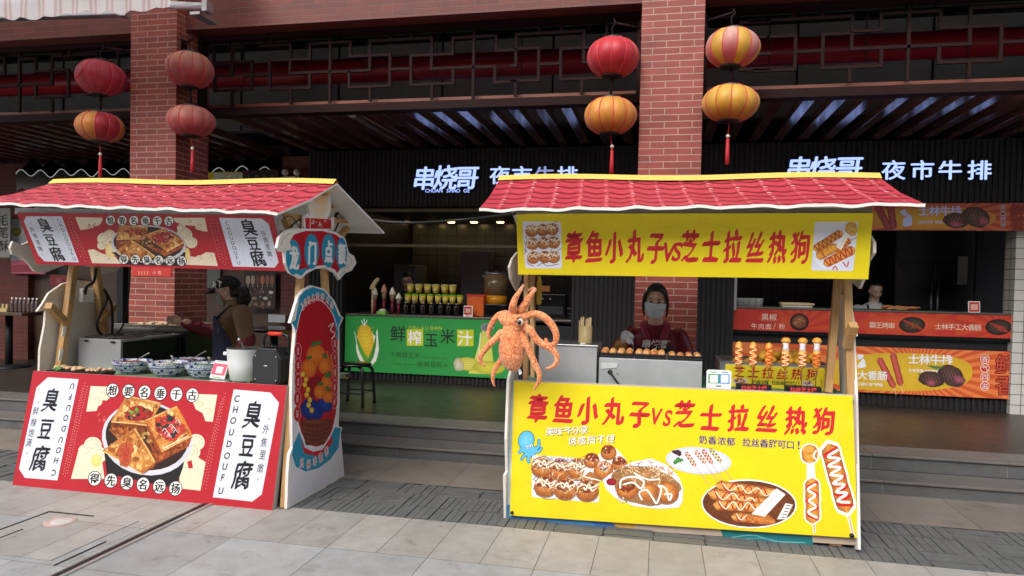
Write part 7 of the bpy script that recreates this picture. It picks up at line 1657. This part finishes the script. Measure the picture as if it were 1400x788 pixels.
b=MB(); tbox(b,a.x,c.x,8.62,8.9,ZT,a.z,0); o=b.build('juice_box',ob,bev=.01); tag(o,'orange plastic box beside the juice dispenser','box'); b=MB(); tbox(b,a.x-.008,c.x+.008,8.61,8.91,a.z+.0005,a.z+.02); b.build('lid',M['plasticred'],o)
JD=empty('juice_dispenser',P(677,434,8.8),'round clear juice dispenser with steel lid on a black base','dispenser')
c=P(677,434,8.8); zb=P(677,416,8.8).z; z1=P(677,375,8.8).z; zm=P(677,404,8.8).z; rr=.148
b=MB(); tbox(b,c.x-.17,c.x+.18,8.66,8.98,ZT,zb); b.build('base',M['blackgloss'],JD,bev=.008)
b=MB(); b.lathe((c.x,8.82,zb),[(rr*.98,.001),(rr*.98,zm-zb)],28); b.build('juice',mat('amber_juice',(226,150,30),.15,0,.1,6),JD)
b=MB(); b.lathe((c.x,8.82,zm),[(rr,.001),(rr,z1-zm)],28); b.build('tank',mat('smoky_tank',(122,98,70),.12,0,.25,4),JD)
b=MB(); b.lathe((c.x,8.82,z1),[(rr*1.06,.001),(rr*1.06,.012),(rr*.9,.025),(.02,.035),(.02,.05),(.001,.055)],28); b.build('lid',M['steel'],JD)
for s in (-1,1): b=MB(); b.ball((c.x+s*rr*1.1,8.82,z1-.03),(.02,.015,.015),10,8); b.build('clip',M['steel'],JD)
def d_pr(pr,x0,y0,x1,y1): 
    pr.fill((240,236,230)); pr.rrect(x0+1,y0+1.2,x1-1,y1-3.4,1,(196,36,40)); pr.rrect(x0+3,y0+4,x1-3,y1-6,.6,(222,170,150)); pr.stroke([(x0+3,y1-1.8),(x1-3,y1-1.8)],1,(150,40,44),0)
paycard(633.5,418,646,434,8.5,'red and white payment card standing on the juice counter',lambda pr:d_pr(pr,633.5,418,646,434))
paycard(1324,412,1340,430,8.5,'red and white payment card tilted on the steak counter',lambda pr:d_pr(pr,1324,412,1340,430),.1,shear=-.02)
# kitchen kit
c=P(548,363,10.2); e=P(571,432,10.2); a=P(524,362,10.2)
r=empty('drinks_machine',(c.x,10.3,.23),'grey drinks machine with a dark panel in the juice shop kitchen','machine')
b=MB(); tbox(b,a.x,e.x,10.1,10.6,.232,a.z); b.build('cabinet',mat('grey_machine',(126,128,126),.45,.3,.1,4),r,bev=.01); b=MB(); tbox(b,a.x+.1,e.x-.35,10.09,10.099,a.z-.28,a.z-.06); b.build('dark_panel',M['blackgloss'],r)
a=P(632,343,10.5); c=P(668,430,10.5); b=MB(); tbox(b,a.x,c.x,10.45,10.8,.232,a.z); o=tag(b.build('pale_fridge',mat('pale_grey_fridge',(150,152,150),.4,.1,.05,3),bev=.01),'pale grey upright fridge in the juice shop kitchen','fridge'); b=MB(); b.box((c.x-.06,10.43,1.2),(c.x-.04,10.449,1.6)); b.build('handle',M['silver'],o)
for nm,x0,y0,x1,Y,lab in (('ice_cream_machine',733,402,772,8.7,'tall black kitchen machine behind the skewer cup'),('microwave',774,421,798,8.75,'small black microwave behind the skewer cup')):
    a=P(x0,y0,Y); c=P(x1,470,Y); r=empty(nm,((a.x+c.x)/2,Y,ZT),lab,'machine'); b=MB(); tbox(b,a.x,c.x,Y,Y+.3,ZT,a.z); b.build('cabinet',M['blackgloss'],r,bev=.008); b=MB(); tbox(b,a.x+.03,c.x-.03,Y-.008,Y-.001,ZT+.05,ZT+.5*(a.z-ZT)); b.build('door',M['plasticgrey'],r,bev=.003)
    for k in range(2): b=MB(); b.ball((a.x+.08+.1*k,Y-.003,a.z-.06),(.012,.006,.012),8,6); b.build('knob',M['silver'],r)
a=P(1226,318,10.0); c=P(1330,430,10.0); r=empty('steel_fridge',((a.x+c.x)/2,10.2,.23),'dark steel two door upright fridge in the steak shop kitchen','fridge')
md=mat('dim_steel',(86,88,90),.3,.8,.08,3)
b=MB(); tbox(b,a.x,c.x,10.02,10.7,.232,2.4); b.build('cabinet',md,r); w3=(c.x-a.x)/2
for k in range(2):
    b=MB(); tbox(b,a.x+w3*k+.01,a.x+w3*(k+1)-.01,10.0,10.019,.5,1.88); o=b.build('door',md,r,bev=.004); b=MB(); b.tube([(a.x+w3*(k+ (.92 if k==0 else .08)),9.97,.9),(a.x+w3*(k+(.92 if k==0 else .08)),9.97,1.7)],.014,8); b.build('handle',M['silver'],o)
b=MB(); tbox(b,a.x+.01,c.x-.01,10.0,10.019,1.9,2.38); b.build('top_panel',md,r,bev=.004)
b=MB(); p=P(1317,370,9.98); b.box((p.x-.06,9.985,p.z-.18),(p.x+.05,9.998,p.z+.18)); b.build('notice',M['greypanel'],r)
a=P(1334,318,9.4); c=P(1386,430,9.4); b=MB(); tbox(b,a.x,c.x,9.35,9.4,.232,2.42); tag(b.build('black_partition',mat('dark_blue_black_panel',(34,38,46),.35,0,.1,3)),'tall plain black partition beside the tiled pier','partition')
c=P(1088,425,8.6); r=empty('white_tray',(c.x,8.6,1.292),'white plastic tray standing on the steak counter above the noodle sign','tray')
b=MB(); b.box((c.x-.16,8.5,1.2925),(c.x+.16,8.72,1.315)); b.build('tray',M['creamboard'],r,bev=.01); b=MB(); b.tube([(c.x-.17,8.5,1.335),(c.x+.17,8.5,1.335),(c.x+.17,8.73,1.335),(c.x-.17,8.73,1.335)],.014,8,closed=True); b.build('rim',M['stick'],r)
q=random.Random(8)
for k in range(16):
    x=P(1208+q.random()*42,430,8.55).x; y=8.5+q.random()*.12; z=1.30+q.random()*.03; b=MB(); b.beam((x-.06,y,z),(x+.06,y+.04,z+.008),.006,.006,1); b.tube([(x-.04,y+.006,z),(x,y+.02,z+.004),(x+.04,y+.033,z+.006)],[.01,.013,.009],8,0)
    tag(b.build('meat_skewer',[M['takobrown'],M['stick']]),'small grilled skewer heaped on the steak counter before the bending cook','skewer','skewers on the steak counter')
for k,x in enumerate((1011,1018,1026,1036)):
    c=P(x,425,8.65); b=MB(); b.lathe((c.x,8.65,1.2925),[(.05,0),(.06,.09),(.062,.095),(.055,.09),(.045,.01)],16); tag(b.build('condiment_tub',M['greypanel']),'grey condiment tub on the steak counter behind the noodle sign','tub','condiment tubs on the steak counter')
# hanging strip light bits and stool
c=G(492,557,.23); zs_=P(491,500,c.y).z; ST=empty('stool',(c.x-.02,c.y,.23),'black metal stool standing before the green corn juice sign','stool')
cx,cy=P(478,500,c.y).x,c.y+.14
b=MB(); b.lathe((cx,cy,zs_),[(.0,-.02),(.155,-.02),(.165,-.012),(.165,.0),(.15,.008),(.0,.008)],28); b.build('seat',M['blackgloss'],ST)
for sx,sy in ((-1,-1),(1,-1),(1,1),(-1,1)):
    b=MB(); b.tube(smooth([(cx+sx*.06,cy+sy*.06,zs_-.022),(cx+sx*.11,cy+sy*.11,zs_-.04),(cx+sx*.135,cy+sy*.135,zs_-.11),(cx+sx*.15,cy+sy*.15,.231)],5),.016,10); b.build('leg',M['black'],ST)
b=MB(); b.tube([(cx+.142*math.cos(a)*1.35,cy+.142*math.sin(a)*1.35,.36) for a in [PI/4+k*PI/2 for k in range(4)]],.009,8,closed=True); b.build('stretcher',M['black'],ST)
